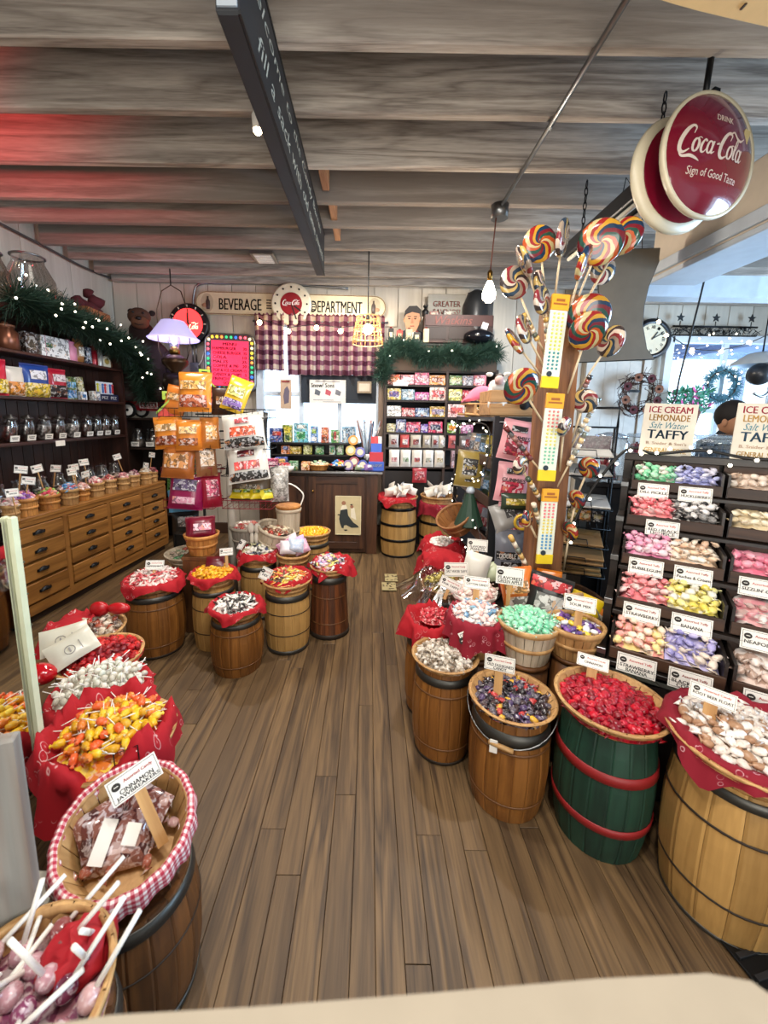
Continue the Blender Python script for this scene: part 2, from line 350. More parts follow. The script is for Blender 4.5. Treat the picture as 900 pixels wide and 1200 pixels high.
# plank door far right
dr = thing('door_1', None, None, (2.72, YB + .03, 0), kind='structure')
DOORP = plain('#d3cbc0', .55)
for k in range(4): part('plank', MB().box((.075 + k * .15, 0, 1.13), (.147, .03, 2.26), bev=.004), DOORP, dr)
part('frame', MB().box((-.05, -.01, 1.15), (.08, .06, 2.4), bev=.004).box((.65, -.01, 1.15), (.08, .06, 2.4), bev=.004).box((.3, -.01, 2.33), (.78, .06, .1), bev=.004), DOORP, dr)
for z in (.5, 1.9): part('hinge', MB().box((.53, -.02, z), (.14, .012, .03)), BLACK, dr)
part('handle', MB().box((.08, -.03, 1.05), (.03, .04, .12), bev=.006), BLACK, dr)

# ---------------------------------------------------------------- baskets, bandanas, sweets, cards, bags, boxes
SPLINT = wood('basket_splint', '#a07444', '#c99f68', 'z', 1.0, .55, var=.1); HOOPWOOD = wood('basket_hoop', '#9c6f3c', '#c2965c', 'x', 1.0, .5, var=.08)
PALESPL = wood('pale_basket_splint', '#ab9a82', '#cbbda6', 'z', 1.0, .6, var=.06); ORANGESPL = wood('orange_basket_splint', '#a0642a', '#c68a48', 'z', 1.0, .5, var=.08)
BROWNSPL = wood('brown_basket_splint', '#7c4f2b', '#a06e40', 'z', 1.0, .55, var=.08)
RED_BAND = cloth_print('red_bandana', '#a50618', '#d8aaa8', 30); DEEP_BAND = cloth_print('crimson_bandana', '#850a22', '#d8a9b0', 30)
GINGHAM = checks('red_gingham', '#efe2dc', '#c97a80', '#a8283c', 62, (0, 1))
_bk = {}
def basket(label, x, y, z, r1, r0, h, mat=None, tilt=(0, 0, 0), handle=None, n=20, group=None, pieces=False, hoopm=None, sy=1.0, deep=True, name='basket'):
    """woodchip basket: splints, band, two rim hoops, wire bail with wooden grip"""
    mat = mat or SPLINT; hoopm = hoopm or mat
    t = thing(name, label, 'basket', (x, y, z), tilt, group)
    key = (round(r1, 3), round(r0, 3), round(h, 3), mat.name, n, pieces, sy)
    if key not in _bk:
        sp = MB(); one = MB()
        def splint(mb, a0):
            a = pi / n * .93; vs = []
            for i in range(4):
                u = i / 3; q = (r0 + (r1 - r0) * u)
                for (rr, an) in ((q - .004, -a), (q, -a), (q + .0012, 0), (q, a), (q - .004, a)): vs.append((rr * cos(a0 + an), rr * sin(a0 + an) * sy, u * h))
            fs = [(i * 5 + k, i * 5 + (k + 1) % 5, i * 5 + 5 + (k + 1) % 5, i * 5 + 5 + k) for i in range(3) for k in range(5)]
            fs += [(15, 16, 17, 18, 19)]; mb.add(vs, fs)
        for k in range(n): splint(sp, 2 * pi * k / n)
        splint(one, 0)
        def band(z0, z1, e): 
            q = lambda zz: r0 + (r1 - r0) * zz / h
            return MB().lathe([(q(z0) + .001, z0), (q(z0) + e, z0 + .001), (q(z1) + e, z1 - .001), (q(z1) + .001, z1)], 36, cap0=False, cap1=False, sy=sy)
        hz = min(.028, h * .22)
        rim = band(h - hz, h, .006); rim.lathe([(r1 - .004, h), (r1 - .0085, h - .001), (r1 - .0095, h - hz), (r1 - .005, h - hz)], 36, cap0=False, cap1=False, sy=sy)
        _bk[key] = (sp.mesh('splints', mat), one.mesh('splint', mat), rim.mesh('rim_hoop', hoopm), band(h * .38, h * .38 + min(.02, h * .2), .005).mesh('band', hoopm), MB().lathe([(r0 - .002, 0), (r0 - .002, .006)], 28, sy=sy).mesh('bottom', mat))
    sp, one, rim, bd, bt = _bk[key]
    if pieces:
        for k in range(n): part('splint', one, None, t, rot=(0, 0, 2 * pi * k / n))
    else: tag(part('splints', sp, None, t), kind='stuff')
    part('rim_hoop', rim, None, t)
    if h > .07: part('band', bd, None, t)
    part('bottom', bt, None, t)
    if handle:
        ang, drop = handle                                # bail folded down to one side or standing
        pts = []
        for i in range(17):
            a = pi * i / 16; px = (r1 + .008) * cos(a); rr = (r1 + .02) * sin(a)
            pts.append((px, rr * cos(drop), h - .02 + rr * sin(drop)))
        hd = part('bail', MB().tube([RZ(ang) @ Vector(p) for p in pts], .0025, 5), METAL, t)
        mid = RZ(ang) @ Vector((0, (r1 + .02) * cos(drop), h - .02 + (r1 + .02) * sin(drop))); dx = RZ(ang) @ Vector((.045, 0, 0))
        part('grip', MB().tube([mid - dx, mid, mid + dx], .009, 8), SPLINT, hd)
    return t
def bandana(label, x, y, z, r, a, rot=0.0, dip=.05, seed=0, mat=None, ruff=.03, hang=.22, name='bandana', group=None, r_drop=None, tilt=(0, 0, 0)):
    NT, NR = 64, 14; vs = []; uv = []
    for k in range(NT):
        th = 2 * pi * k / NT; ph = th - rot; R = min(a / max(abs(cos(ph)), abs(sin(ph))), a * 1.32)
        for i in range(NR + 1):
            s = R * (i / NR) ** .9; f = noise.noise((cos(th) * 2.2 + seed, sin(th) * 2.2, seed)); g = noise.noise((cos(th) * 6 + seed, sin(th) * 6, s * 8))
            gz = g if ruff < .08 else noise.noise((cos(th) * 1.7 + seed, sin(th) * 1.7, seed + 4)) * 1.3 + .35 * g
            if s <= r: rr = s * .985; zz = -dip * (1 - (s / r) ** 2) + ruff * .5 * (s / r) ** 6 * (gz + .5)
            else:
                e = s - r; fo = sin(th * 11 + 4 * f + seed); rr = r + .012 + e * hang * (1 + 1.2 * f) + (.016 * g + .010 * fo) * min(1, e / .04); zz = ruff * .5 * (gz + .5) * math.exp(-e / .03) - e * .86 * (1 + .25 * f) + .01
                if e < .03: rr = r + .012 * e / .03 + e * hang
            vs.append((rr * cos(th), rr * sin(th), zz)); uv.append((s / R * R * cos(ph) + seed, R * (i / NR) * sin(ph)))
    fs = []
    for k in range(NT):
        b, c = k * (NR + 1), ((k + 1) % NT) * (NR + 1)
        for i in range(NR): fs.append((b + i, b + i + 1, c + i + 1, c + i))
    me = MB().add(vs, fs, 0, True).mesh(name, mat or RED_BAND)
    ul = me.uv_layers.new(name='print')
    for lp in me.loops: ul.data[lp.index].uv = uv[lp.vertex_index]
    return tag(obj(name, me, None, None, (x, y, z), tilt), label, 'bandana', group)
# --- sweets
def fan_wrap(flat=.6, fat=.25):
    pr = [(.25, -.5), (.17, -.43), (.045, -.31), (fat * .8, -.24), (fat, -.1), (fat, .1), (fat * .8, .24), (.045, .31), (.17, .43), (.25, .5)]
    m = MB(); n = 7; vs = []
    for i, (r, x) in enumerate(pr):
        for k in range(n):
            a = 2 * pi * k / n + (i * .35 if i in (0, 1, 8, 9) else 0); fl = .3 if i in (0, 1, 8, 9) else flat + .2
            vs.append((x, r * cos(a) * (1.25 if i in (0, 9) else 1), r * sin(a) * fl))
    fs = [(i * n + k, i * n + (k + 1) % n, (i + 1) * n + (k + 1) % n, (i + 1) * n + k) for i in range(len(pr) - 1) for k in range(n)]
    fs += [tuple(reversed(range(n))), tuple(range(9 * n, 10 * n))]
    return m.add(vs, fs, 0, True)
def shape(kind):
    if kind == 'wrap': return fan_wrap()
    if kind == 'chunk': return fan_wrap(.8, .28)
    if kind == 'roll': return MB().lathe([(.05, -.5), (.1, -.46), (.03, -.38), (.13, -.36), (.13, .36), (.03, .38), (.1, .46), (.05, .5)], 7, M=RY(pi / 2))
    if kind == 'kiss': return MB().lathe([(.3, 0), (.42, .05), (.4, .2), (.2, .45), (.05, .6), (.04, .75), (.1, .9)], 8)
    if kind == 'disc': return MB().lathe([(.02, -.5), (.13, -.46), (.03, -.3), (.28, -.17), (.32, 0), (.28, .17), (.03, .3), (.13, .46), (.02, .5)], 8, M=RY(pi / 2) @ Matrix.Diagonal((1, .55, 1, 1)))
    if kind == 'bean': return MB().ball((0, 0, 0), .45, 7, 5, sc=(1, .75, .6))
    if kind == 'stick': return MB().tube([(-.5, 0, 0), (0, .03, 0), (.5, 0, 0)], .05, 5)
    if kind == 'pouch': return MB().add(*pillow(1, .8, .3, 5, 4), 0, True)
def pillow(w, h, d, nx=8, ny=8, tuck=.9):
    vs = []; fs = []
    for sgn in (1, -1):
        for j in range(ny + 1):
            for i in range(nx + 1):
                u, v = i / nx * 2 - 1, j / ny * 2 - 1
                b = (max(0, 1 - u ** 4) ** .6) * (max(0, 1 - abs(v) ** 3.2) ** .7); wr = noise.noise((u * 2.3, v * 2.7, sgn * 3.1)) * .12 * b
                vs.append((u * w / 2 * (1 - .05 * (1 - v * v)), -sgn * d / 2 * (b + wr), v * h / 2))
    n1 = (nx + 1) * (ny + 1)
    for j in range(ny):
        for i in range(nx):
            a = j * (nx + 1) + i; q = (a, a + 1, a + nx + 2, a + nx + 1); fs.append(q); fs.append(tuple(n1 + t for t in reversed(q)))
    return vs, fs
_cm = {}
def sweet_mesh(kind, mat):
    if (kind, mat.name) not in _cm: _cm[(kind, mat.name)] = shape(kind).mesh('sweet', mat)
    return _cm[(kind, mat.name)]
_fl = {}
def heap(name, label, group, cat, x, y, z, r, h, n, kind, size, cols, fleck='#f4efe6', fl=.35, rough=.3, fillcols=None, sy=1.0, lift=.35, tiltmax=.5, squash=1.0, filler=True, off=(0, 0), fscale=45, mat=None, rmul=.95):
    """a heaped basket: every visible sweet is its own object, the covered core below is one loose mass"""
    mat = mat or palette(name + '_wrapper', cols, rough, fleck, fl)
    me = sweet_mesh(kind, mat); g0 = random.uniform(0, 6)
    for i in range(n):
        q = sqrt((i + .5) / n) * r * rmul; th = i * 2.39996 + g0; q *= 1 + random.uniform(-.05, .05)
        px, py = q * cos(th), q * sin(th) * sy; zz = h * (1 - (q / r) ** 2) + random.uniform(-.15, .35) * size * lift
        s = size * random.uniform(.88, 1.12)
        o = obj(name, me, None, None, (x + px, y + py, z + zz), (random.uniform(-tiltmax, tiltmax), random.uniform(-tiltmax, tiltmax), random.uniform(0, 2 * pi)), (s, s, s * squash))
        tag(o, label, cat, group)
    if filler:
        vs = []; fs = []; NR, NT = 6, 24
        for i in range(NR + 1):
            for k in range(NT):
                q = r * i / NR; th = 2 * pi * k / NT; b = noise.noise((q * cos(th) * 60 + x, q * sin(th) * 60, y)) * size * .16
                vs.append((q * cos(th), q * sin(th) * sy, h * (1 - (i / NR) ** 2) - size * .13 + b))
        for i in range(NR):
            for k in range(NT): j = (k + 1) % NT; fs.append((i * NT + k, (i + 1) * NT + k, (i + 1) * NT + j, i * NT + j))
        fm = palette(name + '_under', fillcols or cols, rough, fleck, fl, True, fscale)
        tag(obj(name + '_mass', MB().add(vs, fs, 0, True), fm, None, (x, y, z)), label.replace('one of the ', '') + ', the lower layers', cat, kind='stuff')
    return mat
LOGO = plain('#2a2622', .7)
_cd = {}
def card(label, loc, w, h, lines=('',), rz=None, lean=-.25, roll=0.0, stick=0.0, head='Assorted Candy', name='price_card', stickw=.018):
    """white shop card with double border, dark oval emblem, red heading and the name of the sweet"""
    rz = face(loc[0], loc[1]) if rz is None else rz
    t = thing(name, label, 'sign', loc, (RZ(rz) @ RX(lean) @ RY(roll)).to_euler())
    k = (round(w, 3), round(h, 3))
    if k not in _cd:
        b = MB(); i = h * .07; q = h * .015
        for (cx, cz, dx, dz) in ((0, h / 2 - i, w - 2 * i, q), (0, -h / 2 + i, w - 2 * i, q), (-w / 2 + i, 0, q, h - 2 * i), (w / 2 - i, 0, q, h - 2 * i)): b.box((cx, -.0014, cz), (dx, .0006, dz))
        _cd[k] = (MB().box((0, 0, 0), (w, .002, h)).mesh('card', WHITE), b.mesh('border', INK), MB().lathe([(h * .15, 0), (h * .15, .0008)], 16, M=TR(-w * .34, -.001, h * .16) @ RX(pi / 2) @ Matrix.Diagonal((1.1, 1, 1, 1))).box((-w * .34, -.0022, h * .17), (h * .16, .0004, h * .03), 1).mesh('emblem', [LOGO, WHITE]))
    c, b, e = _cd[k]
    cp = part('card', c, None, t); part('border', b, None, cp); part('emblem', e, None, cp)
    if head: lettering(head, cp, REDINK, (w * .1, -.0016, h * .19), h * .16, w * .58, True)
    for i, s in enumerate(lines):
        if s: lettering(s, cp, INK, (w * .02, -.0016, -h * (.12 + .2 * i)), h * .18, min(w * .86, h * .16 * len(s)), True)
    if stick: part('stick', MB().box((0, .003, -h / 2 - stick / 2 + .01), (stickw, .004, stick + .02), bev=.001), SPLINT, t)
    return t
_pm = {}
def printed(col):
    """carton print: the ground colour broken up by lighter and darker artwork"""
    if not isinstance(col, str): return col
    if col not in _pm:
        m, nt, b = new_mat('printed_card'); tc = nd(nt, 'TexCoord'); c = hexc(col); vo = nd(nt, 'TexVoronoi', Scale=28.0); oi = nd(nt, 'ObjectInfo')
        ad = nd(nt, 'VectorMath', operation='ADD'); L(nt, tc, 'Object', ad, 0); L(nt, oi, 'Random', ad, 1); no = nd(nt, 'TexNoise', Scale=22.0, Detail=2.0); L(nt, ad, 0, no, 'Vector'); L(nt, no, 'Color', vo, 'Vector'); vo.inputs['Scale'].default_value = 5.0
        lt = tuple(min(1, v * .55 + .38) for v in c); dk = tuple(v * .35 for v in c); al = (c[0] * .5 + .3, c[1] * .5 + .12, c[2] * .4 + .05)
        sp = nd(nt, 'SeparateColor'); L(nt, vo, 'Color', sp, 0); cr = ramp(nt, [(0, c), (.55, lt), (.74, dk), (.86, lt), (.94, al)], 'CONSTANT'); L(nt, sp, 0, cr, 0); L(nt, cr, 0, b, 'Base Color'); b.inputs['Roughness'].default_value = .45
        _pm[col] = m
    return _pm[col]
_bg = {}
def bag(label, loc, w, h, d, col, panels=(), rz=None, lean=.15, roll=0.0, group=None, name='candy_bag', words=(), rough=.28, cat='bag', crimp=True):
    """pillow pouch of foil or film with crimped seams; panels (x, z, w, h, colour) are its printed fields"""
    rz = face(loc[0], loc[1]) if rz is None else rz
    t = thing(name, label, cat, loc, (RZ(rz) @ RX(lean) @ RY(roll)).to_euler(), group)
    mat = col if not isinstance(col, (str, tuple)) else plain(col, rough, coat=.3)
    k = (round(w, 3), round(h, 3), round(d, 3), mat.name)
    if k not in _bg: _bg[k] = (MB().add(*pillow(w, h, d), 0, True).mesh('pouch', mat), MB().box((0, 0, h / 2), (w * .98, .003, h * .07)).box((0, 0, -h / 2 + .004), (w * .98, .003, h * .05)).mesh('seam', mat))
    part('pouch', _bg[k][0], None, t)
    if crimp: part('seam', _bg[k][1], None, t)
    for (px, pz, pw, ph, pc) in panels:
        # printed field bowed with the pouch
        m = MB(); nx, ny = 6, 6; vs = []; 
        for j in range(ny + 1):
            for i in range(nx + 1):
                X, Z = px + (i / nx - .5) * pw, pz + (j / ny - .5) * ph; u, v = max(-1, min(1, 2 * X / w)), max(-1, min(1, 2 * Z / h))
                b = (max(0, 1 - u ** 4) ** .6) * (max(0, 1 - abs(v) ** 3.2) ** .7)
                vs.append((X * (1 - .05 * (1 - v * v)), -d / 2 * b * 1.13 - .002, Z))
        part('label_panel', m.add(vs, [(j * 7 + i, j * 7 + i + 1, j * 7 + i + 8, j * 7 + i + 7) for j in range(ny) for i in range(nx)], 0, True), printed(pc), t)
    for (s, px, pz, hh, m, *ww) in words: lettering(s, t, m, (px, -d / 2 * 1.16 - .004, pz), hh, ww[0] if ww else None, True)
    return t
def box_item(label, loc, w, d, h, col, panels=(), words=(), rz=0.0, group=None, name='candy_box', cat='box', rot=None):
    """cardboard carton standing on its base at loc, front towards local -Y"""
    t = thing(name, label, cat, loc, rot or (0, 0, rz), group)
    part('carton', MB().box((0, 0, h / 2), (w, d, h), bev=.002), printed(col), t)
    for (px, pz, pw, ph, pc) in panels: part('printed_panel', MB().box((px, -d / 2 - .0008, pz), (pw, .0012, ph)), printed(pc), t)
    for (s, px, pz, hh, m, *ww) in words: lettering(s, t, m, (px, -d / 2 - .0022, pz), hh, ww[0] if ww else None, True)
    return t
def jar(label, loc, r, h, fill_cols, rz=0.0, lean=0.0, lid='#2a2522', tagtxt=True, group=None, name='candy_jar', fillh=.7, glass=None, lidglass=False, n=20):
    t = thing(name, label, 'jar', loc, (RZ(rz) @ RX(lean)).to_euler(), group)
    part('glass', MB().lathe([(r * .8, 0), (r, h * .06), (r, h * .75), (r * .72, h * .9), (r * .72, h)], n, cap1=False), glass or GLASS, t)
    part('lid', MB().lathe([(r * .76, h), (r * .8, h * 1.01), (r * .78, h * 1.08), (r * .3, h * 1.12), (r * .2, h * 1.2), (.001, h * 1.21)], n), GLASS if lidglass else plain(lid, .35), t)
    if fill_cols: tag(part('filling', MB().lathe([(r * .76, .004), (r * .94, h * .07), (r * .94, h * fillh * .95), (r * .6, h * fillh)], n), palette('jar_filling', fill_cols, .35, fl=.06, fill=True, scale=55), t), kind='stuff')
    if tagtxt:
        lb = part('label', MB().box((0, -r - .002, h * .2), (r * 1.3, .002, h * .26)), WHITE, t); part('print', MB().box((0, -r - .0034, h * .24), (r * .9, .0006, h * .03)).box((0, -r - .0034, h * .17), (r * .7, .0006, h * .03)), INK, lb)
    return t

# ---------------------------------------------------------------- kegs
HONEY = wood('honey_oak', '#6a3f18', '#96622c', 'z', 1.0, .42, var=.14)
PALE = wood('pale_ash', '#98733f', '#bb9256', 'z', .8, .48, var=.12)
BROWN = wood('brown_oak', '#4a2d17', '#714722', 'z', 1.0, .5, var=.16)
DUSKY = wood('dusky_redwood', '#3d2114', '#7a4524', 'z', 1.0, .45, var=.2)
GREENP = wood('green_painted_oak', '#0f2a22', '#1f4636', 'z', .8, .5, var=.1, bump=.1)
HOOPG = plain('#54534f', .45, .8); HOOPB = plain('#141313', .4, .6); HOOPR = plain('#8e1d1f', .5); HOOPW = plain('#6b4524', .5); HOOPN = plain('#30261d', .6, .3)
def keg(label, x, y, r, h, mat, end=.86, hoops=((.93, HOOPG, .035), (.79, HOOPW, .008), (.2, HOOPW, .008), (.03, HOOPG, .03)), n=18, group=None, flat=False):
    t = thing('keg', label, 'keg', (x, y, 0), random.uniform(0, 6), group)
    R = lambda u: r * (end + (1 - end) * (1 - (2 * u - 1) ** 2)) if not flat else r * (1 - (1 - end) * u)
    a = pi / n * .985; vs = []; fs = []; K = 8
    for i in range(K + 1):
        u = i / K; q = R(u)
        for (rr, an) in ((q - .014, -a), (q - .002, -a), (q, -a * .8), (q, a * .8), (q - .002, a), (q - .014, a)): vs.append((rr * cos(an), rr * sin(an), u * h))
    for i in range(K):
        for k in range(5): fs.append((i * 6 + k, i * 6 + k + 1, i * 6 + k + 7, i * 6 + k + 6))
    fs.append((5, 4, 3, 2, 1, 0)); fs.append(tuple(K * 6 + k for k in range(6)))
    me = MB().add(vs, fs, 0, False).mesh('stave', mat)
    for k in range(n): part('stave', me, None, t, rot=(0, 0, 2 * pi * k / n))
    for (u, hm, w) in hoops:
        z0, z1 = max(0.001, u * h - w / 2), min(h - .001, u * h + w / 2); e = .004 if w > .02 else .0025
        part('hoop', MB().lathe([(R(z0 / h) + .0005, z0), (R(z0 / h) + e, z0 + .001), (R(z1 / h) + e, z1 - .001), (R(z1 / h) + .0005, z1)], 40, cap0=False, cap1=False), hm, t)
    part('lid', MB().lathe([(R(1) - .015, h - .034), (R(1) - .015, h - .026)], 32), mat, t)
    t['r_top'] = R(1); t['h'] = h
    return t
THIN = ((.92, HOOPG, .035), (.78, HOOPW, .008), (.2, HOOPW, .008), (.02, HOOPN, .02))
BARE = ((.965, HOOPG, .022), (.80, HOOPW, .008), (.22, HOOPW, .008), (.02, HOOPG, .02))
FOUR = ((.97, HOOPB, .035), (.66, HOOPB, .03), (.35, HOOPB, .03), (.02, HOOPB, .03))
KEGS = {
 'A': keg('honey coloured keg holding the basket of red and white peppermints, by the drawer chest', -1.388, 2.473, .178, .43, HONEY, hoops=THIN),
 'B': keg('short honey coloured keg standing foremost in the island, under black and white licorice', -.796, 2.291, .158, .345, HONEY, hoops=((.93, HOOPG, .028), (.78, HOOPW, .008), (.2, HOOPW, .008))),
 'C': keg('pale keg under the orange and yellow candy mix, on a dark base ring', -.532, 2.529, .150, .41, PALE, end=.9, hoops=((.93, HOOPG, .04), (.68, HOOPN, .006), (.34, HOOPN, .006), (.03, HOOPG, .035))),
 'D': keg('dark reddish straight keg at the right end of the island', -.27, 2.722, .142, .45, DUSKY, end=.84, flat=True, hoops=((.93, HOOPG, .045), (.66, HOOPW, .006), (.25, HOOPW, .006), (.03, HOOPN, .04))),
 'E': keg('pale keg under the yellow wrapped sweets, between the honey kegs of the island', -1.03, 2.55, .142, .42, PALE, end=.9, hoops=((.93, HOOPG, .03), (.68, HOOPN, .006), (.3, HOOPN, .006))),
 'R0': keg('honey keg with a red bandana in it, behind the keg of silver chocolates', .335, 1.965, .125, .43, HONEY, hoops=THIN),
 'R1': keg('honey keg filled with silver foil chocolates', .365, 1.70, .142, .44, HONEY, hoops=THIN),
 'R2': keg('honey keg with wire bail filled with dark mixed sweets', .59, 1.457, .157, .42, HONEY, hoops=((.86, HOOPG, .05), (.74, HOOPW, .008), (.2, HOOPW, .008))),
 'R3': keg('dark green painted keg with two red hoops', .90, 1.328, .168, .48, GREENP, hoops=((.72, HOOPR, .036), (.3, HOOPR, .032))),
 'R4': keg('large pale keg nearest on the right, under the brown and white taffy', 1.175, 1.10, .178, .51, PALE, end=.88, n=14, hoops=((.95, HOOPG, .03), (.73, HOOPN, .008), (.27, HOOPN, .008), (.015, HOOPG, .018))),
 'G1': keg('pale keg with four black hoops beside the counter', .345, 4.42, .205, .56, PALE, end=.9, hoops=FOUR),
 'G2': keg('pale keg with four black hoops under the box shelves, its bandana hanging down', .805, 4.5, .21, .56, PALE, end=.9, hoops=FOUR),
 'R5': keg('honey keg below the gold wrapped sweets in cellophane', .50, 2.38, .145, .47, HONEY, hoops=THIN),
 'R6': keg('honey keg under a bunched bandana, behind the gold wrapped sweets', .54, 2.76, .15, .47, HONEY, hoops=THIN),
 'R7': keg('honey keg at the far end of the right hand row', .60, 3.13, .15, .47, HONEY, hoops=THIN),
 'L1': keg('brown keg carrying the basket lined with gingham', -.605, .875, .163, .36, BROWN, hoops=((.94, HOOPG, .03), (.66, HOOPN, .004), (.05, HOOPG, .03))),
 'L2': keg('brown keg under the yellow and orange pops', -.80, 1.135, .145, .43, BROWN, hoops=((.9, HOOPG, .04), (.2, HOOPG, .03))),
 'L3': keg('brown keg under the white sticks, left of the aisle', -1.0, 1.37, .145, .42, BROWN, hoops=THIN),
 'L4': keg('brown keg under the shiny red sweets', -1.17, 1.615, .145, .42, BROWN, hoops=THIN),
 'L5': keg('brown keg under the brown and cream sweets, farthest in the left row', -1.375, 1.83, .145, .42, BROWN, hoops=THIN),
 'L0': keg('brown keg in the near left corner under the white stick lollipops', -.60, .575, .14, .40, BROWN, hoops=THIN),
}

NM = ('first', 'second', 'third', 'fourth', 'fifth', 'sixth', 'seventh', 'eighth', 'ninth', 'tenth', 'eleventh')
# ---------------------------------------------------------------- drawer chest and the tall hutch on it (left wall)
OAK = wood('chest_oak', '#7a4f24', '#a8743a', 'x', 1.0, .4, var=.1); OAKV = wood('chest_oak_upright', '#7a4f24', '#a26f38', 'z', 1.0, .4, var=.06)
HUTCH = wood('hutch_mahogany', '#25120d', '#43231a', 'y', 1.0, .4, var=.1); HUTCHV = wood('hutch_mahogany_upright', '#22110c', '#3b2018', 'z', 1.0, .4, var=.1)
CR = .0836                                                   # the chest stands a little off square
chest = thing('drawer_chest', 'long oak drawer chest with dark cup pulls along the left wall', 'chest', (-2.289, 4.43, 0), -pi / 2 - CR + pi)
# local frame: x runs towards the visitor (minus Y), y into the wall
chest.rotation_euler = (0, 0, -pi / 2 - CR)
CH = .795; LEN = 2.75
# local +x -> world -Y (towards the visitor); the wall then lies at local -y
part('carcass', MB().box((LEN / 2, -.24, .42), (LEN, .44, .70), bev=.004), OAK, chest)
part('plinth', MB().box((LEN / 2, -.26, .035), (LEN - .02, .44, .07)), plain('#2a1a10', .7), chest)
part('top', MB().box((LEN / 2, -.228, CH - .018), (LEN + .02, .47, .034), bev=.006), OAK, chest)
cols = [(.03, .40), (.45, .86), (.905, 1.33), (1.38, 1.82), (1.87, 2.30), (2.34, 2.72)]
rows = [(.608, .728), (.468, .592), (.323, .452), (.158, .307)]
part('face_frame', MB().box((LEN / 2, -.012, .75), (LEN, .03, .034)).box((LEN / 2, -.012, .107), (LEN, .03, .075)), OAK, chest)
for q in [0.013] + [(cols[i][1] + cols[i + 1][0]) / 2 for i in range(5)] + [LEN - .013]: part('stile', MB().box((q, -.011, .43), (.04, .032, .62), bev=.002), OAKV, chest)
for (a, b) in cols:
    for (z0, z1) in rows:
        d = part('drawer', MB().box(((b - a) / 2, 0, (z1 - z0) / 2), (b - a - .008, .02, z1 - z0 - .006), bev=.005), OAK, chest, (a, .002, z0))
        m = MB(); vs = []; n = 8
        for i in range(n + 1):
            an = pi * i / n
            for k in range(4): ph = pi / 2 * k / 3; vs.append((.042 * cos(an), .022 * sin(ph) * (.3 + .7 * sin(an)) + .001, .026 * sin(an) * cos(ph)))
        m.add(vs, [(i * 4 + k, i * 4 + k + 1, i * 4 + k + 5, i * 4 + k + 4) for i in range(n) for k in range(3)], 0, True); m.box((0, .002, .004), (.1, .003, .022), bev=.001)
        part('cup_pull', m, DARKMETAL, d, ((b - a) / 2, .012, (z1 - z0) / 2 - .004))
hutch = thing('shelf_hutch', 'tall dark hutch with candy shelves standing on the drawer chest', 'shelf', (-2.62, 4.32, .796))
HZ_ = [1.983, 1.65, 1.31]
part('back_panel', MB().box((-.24, -1.2, .78), (.02, 2.5, 1.56)), HUTCHV, hutch)
for k in range(24): part('back_board', MB().box((-.228, -k * .104 - .05, .76), (.008, .098, 1.5), bev=.003), HUTCHV, hutch)
for yy in (0, -2.45): part('side_panel', MB().box((-.11, yy, .76), (.26, .03, 1.52), bev=.004), HUTCHV, hutch)
for z in HZ_: part('shelf', MB().box((-.1, -1.22, z - .796 - .012), (.26, 2.42, .024), bev=.004), HUTCH, hutch)
part('cornice', MB().box((-.1, -1.22, 2.29 - .796 - .01), (.32, 2.52, .05), bev=.01), HUTCH, hutch)
part('base_shelf', MB().box((-.1, -1.22, .012), (.26, 2.42, .02), bev=.003), HUTCH, hutch)
X0 = -2.62
# shelf one: bags and boxes with a ribbon
z = HZ_[0]
def on(y, x=-2.7): return (x, y)
RZL = pi / 2 - .15                                           # things on the hutch face the aisle
box_item('brown chocolate box beside the copper tin on the upper hutch shelf', (-2.70, 3.28, z), .10, .07, .17, '#3a241c', [(.0, .09, .06, .1, '#6b5a45')], rz=RZL, name='chocolate_box')
jar('round copper coloured tin at the left end of the upper hutch shelf', (-2.69, 3.08, z), .075, .17, None, lid='#8a5a40', tagtxt=False, glass=plain('#7a4a35', .3, .6), name='copper_tin')
box_item('white gift box with a pink ribbon on the upper hutch shelf', (-2.70, 3.52, z), .26, .08, .175, '#efe9e6', [(-.06, .1, .06, .035, '#3f7a55'), (-.09, .09, .006, .175, '#c76a80')], rz=RZL, name='gift_box')
jar('pink oval tin leaning by the gift box on the hutch', (-2.69, 3.70, z), .06, .16, None, lid='#d77a97', tagtxt=False, glass=plain('#d98aa2', .4), name='pink_tin')
bag('brown paper bag of sweets with clear top on the upper hutch shelf', (-2.69, 3.82, z + .105), .10, .21, .07, '#a06a38', [(0, .0, .06, .08, '#e8dfd0')], rz=RZL, lean=0)
box_item('navy box with silver print on the upper hutch shelf', (-2.69, 3.92, z), .07, .06, .16, '#232a44', [(0, .09, .045, .08, '#c9ccd4')], rz=RZL)
for (yy, c, lb, hh) in ((4.02, '#8e1420', 'tall red flask on the upper hutch shelf', .2), (4.1, '#a9a49c', 'tall silver flask on the upper hutch shelf', .19)):
    t = thing('flask', lb, 'flask', (-2.69, yy, z)); part('body', MB().lathe([(.035, 0), (.037, .01), (.037, hh * .75), (.02, hh * .87), (.02, hh * .92)], 16), plain(c, .25, .3), t); part('cap', MB().lathe([(.022, hh * .92), (.022, hh * 1.04)], 14), METAL, t)
t = thing('arched_tin', 'cream and gold arched tin on the upper hutch shelf', 'tin', (-2.68, 4.17, z), RZL)
pa = [(.05 * cos(pi * i / 10), .06 + .055 * sin(pi * i / 10)) for i in range(11)]; pa = [(.05, 0)] + pa + [(-.05, 0)]
part('body', MB().prism(pa, -.025, .025, M=RX(pi / 2)), CREAM, t); part('medallion', MB().lathe([(.028, 0), (.028, .004)], 16, M=TR(0, -.026, .062) @ RX(pi / 2)), plain('#b69a4a', .4), t)
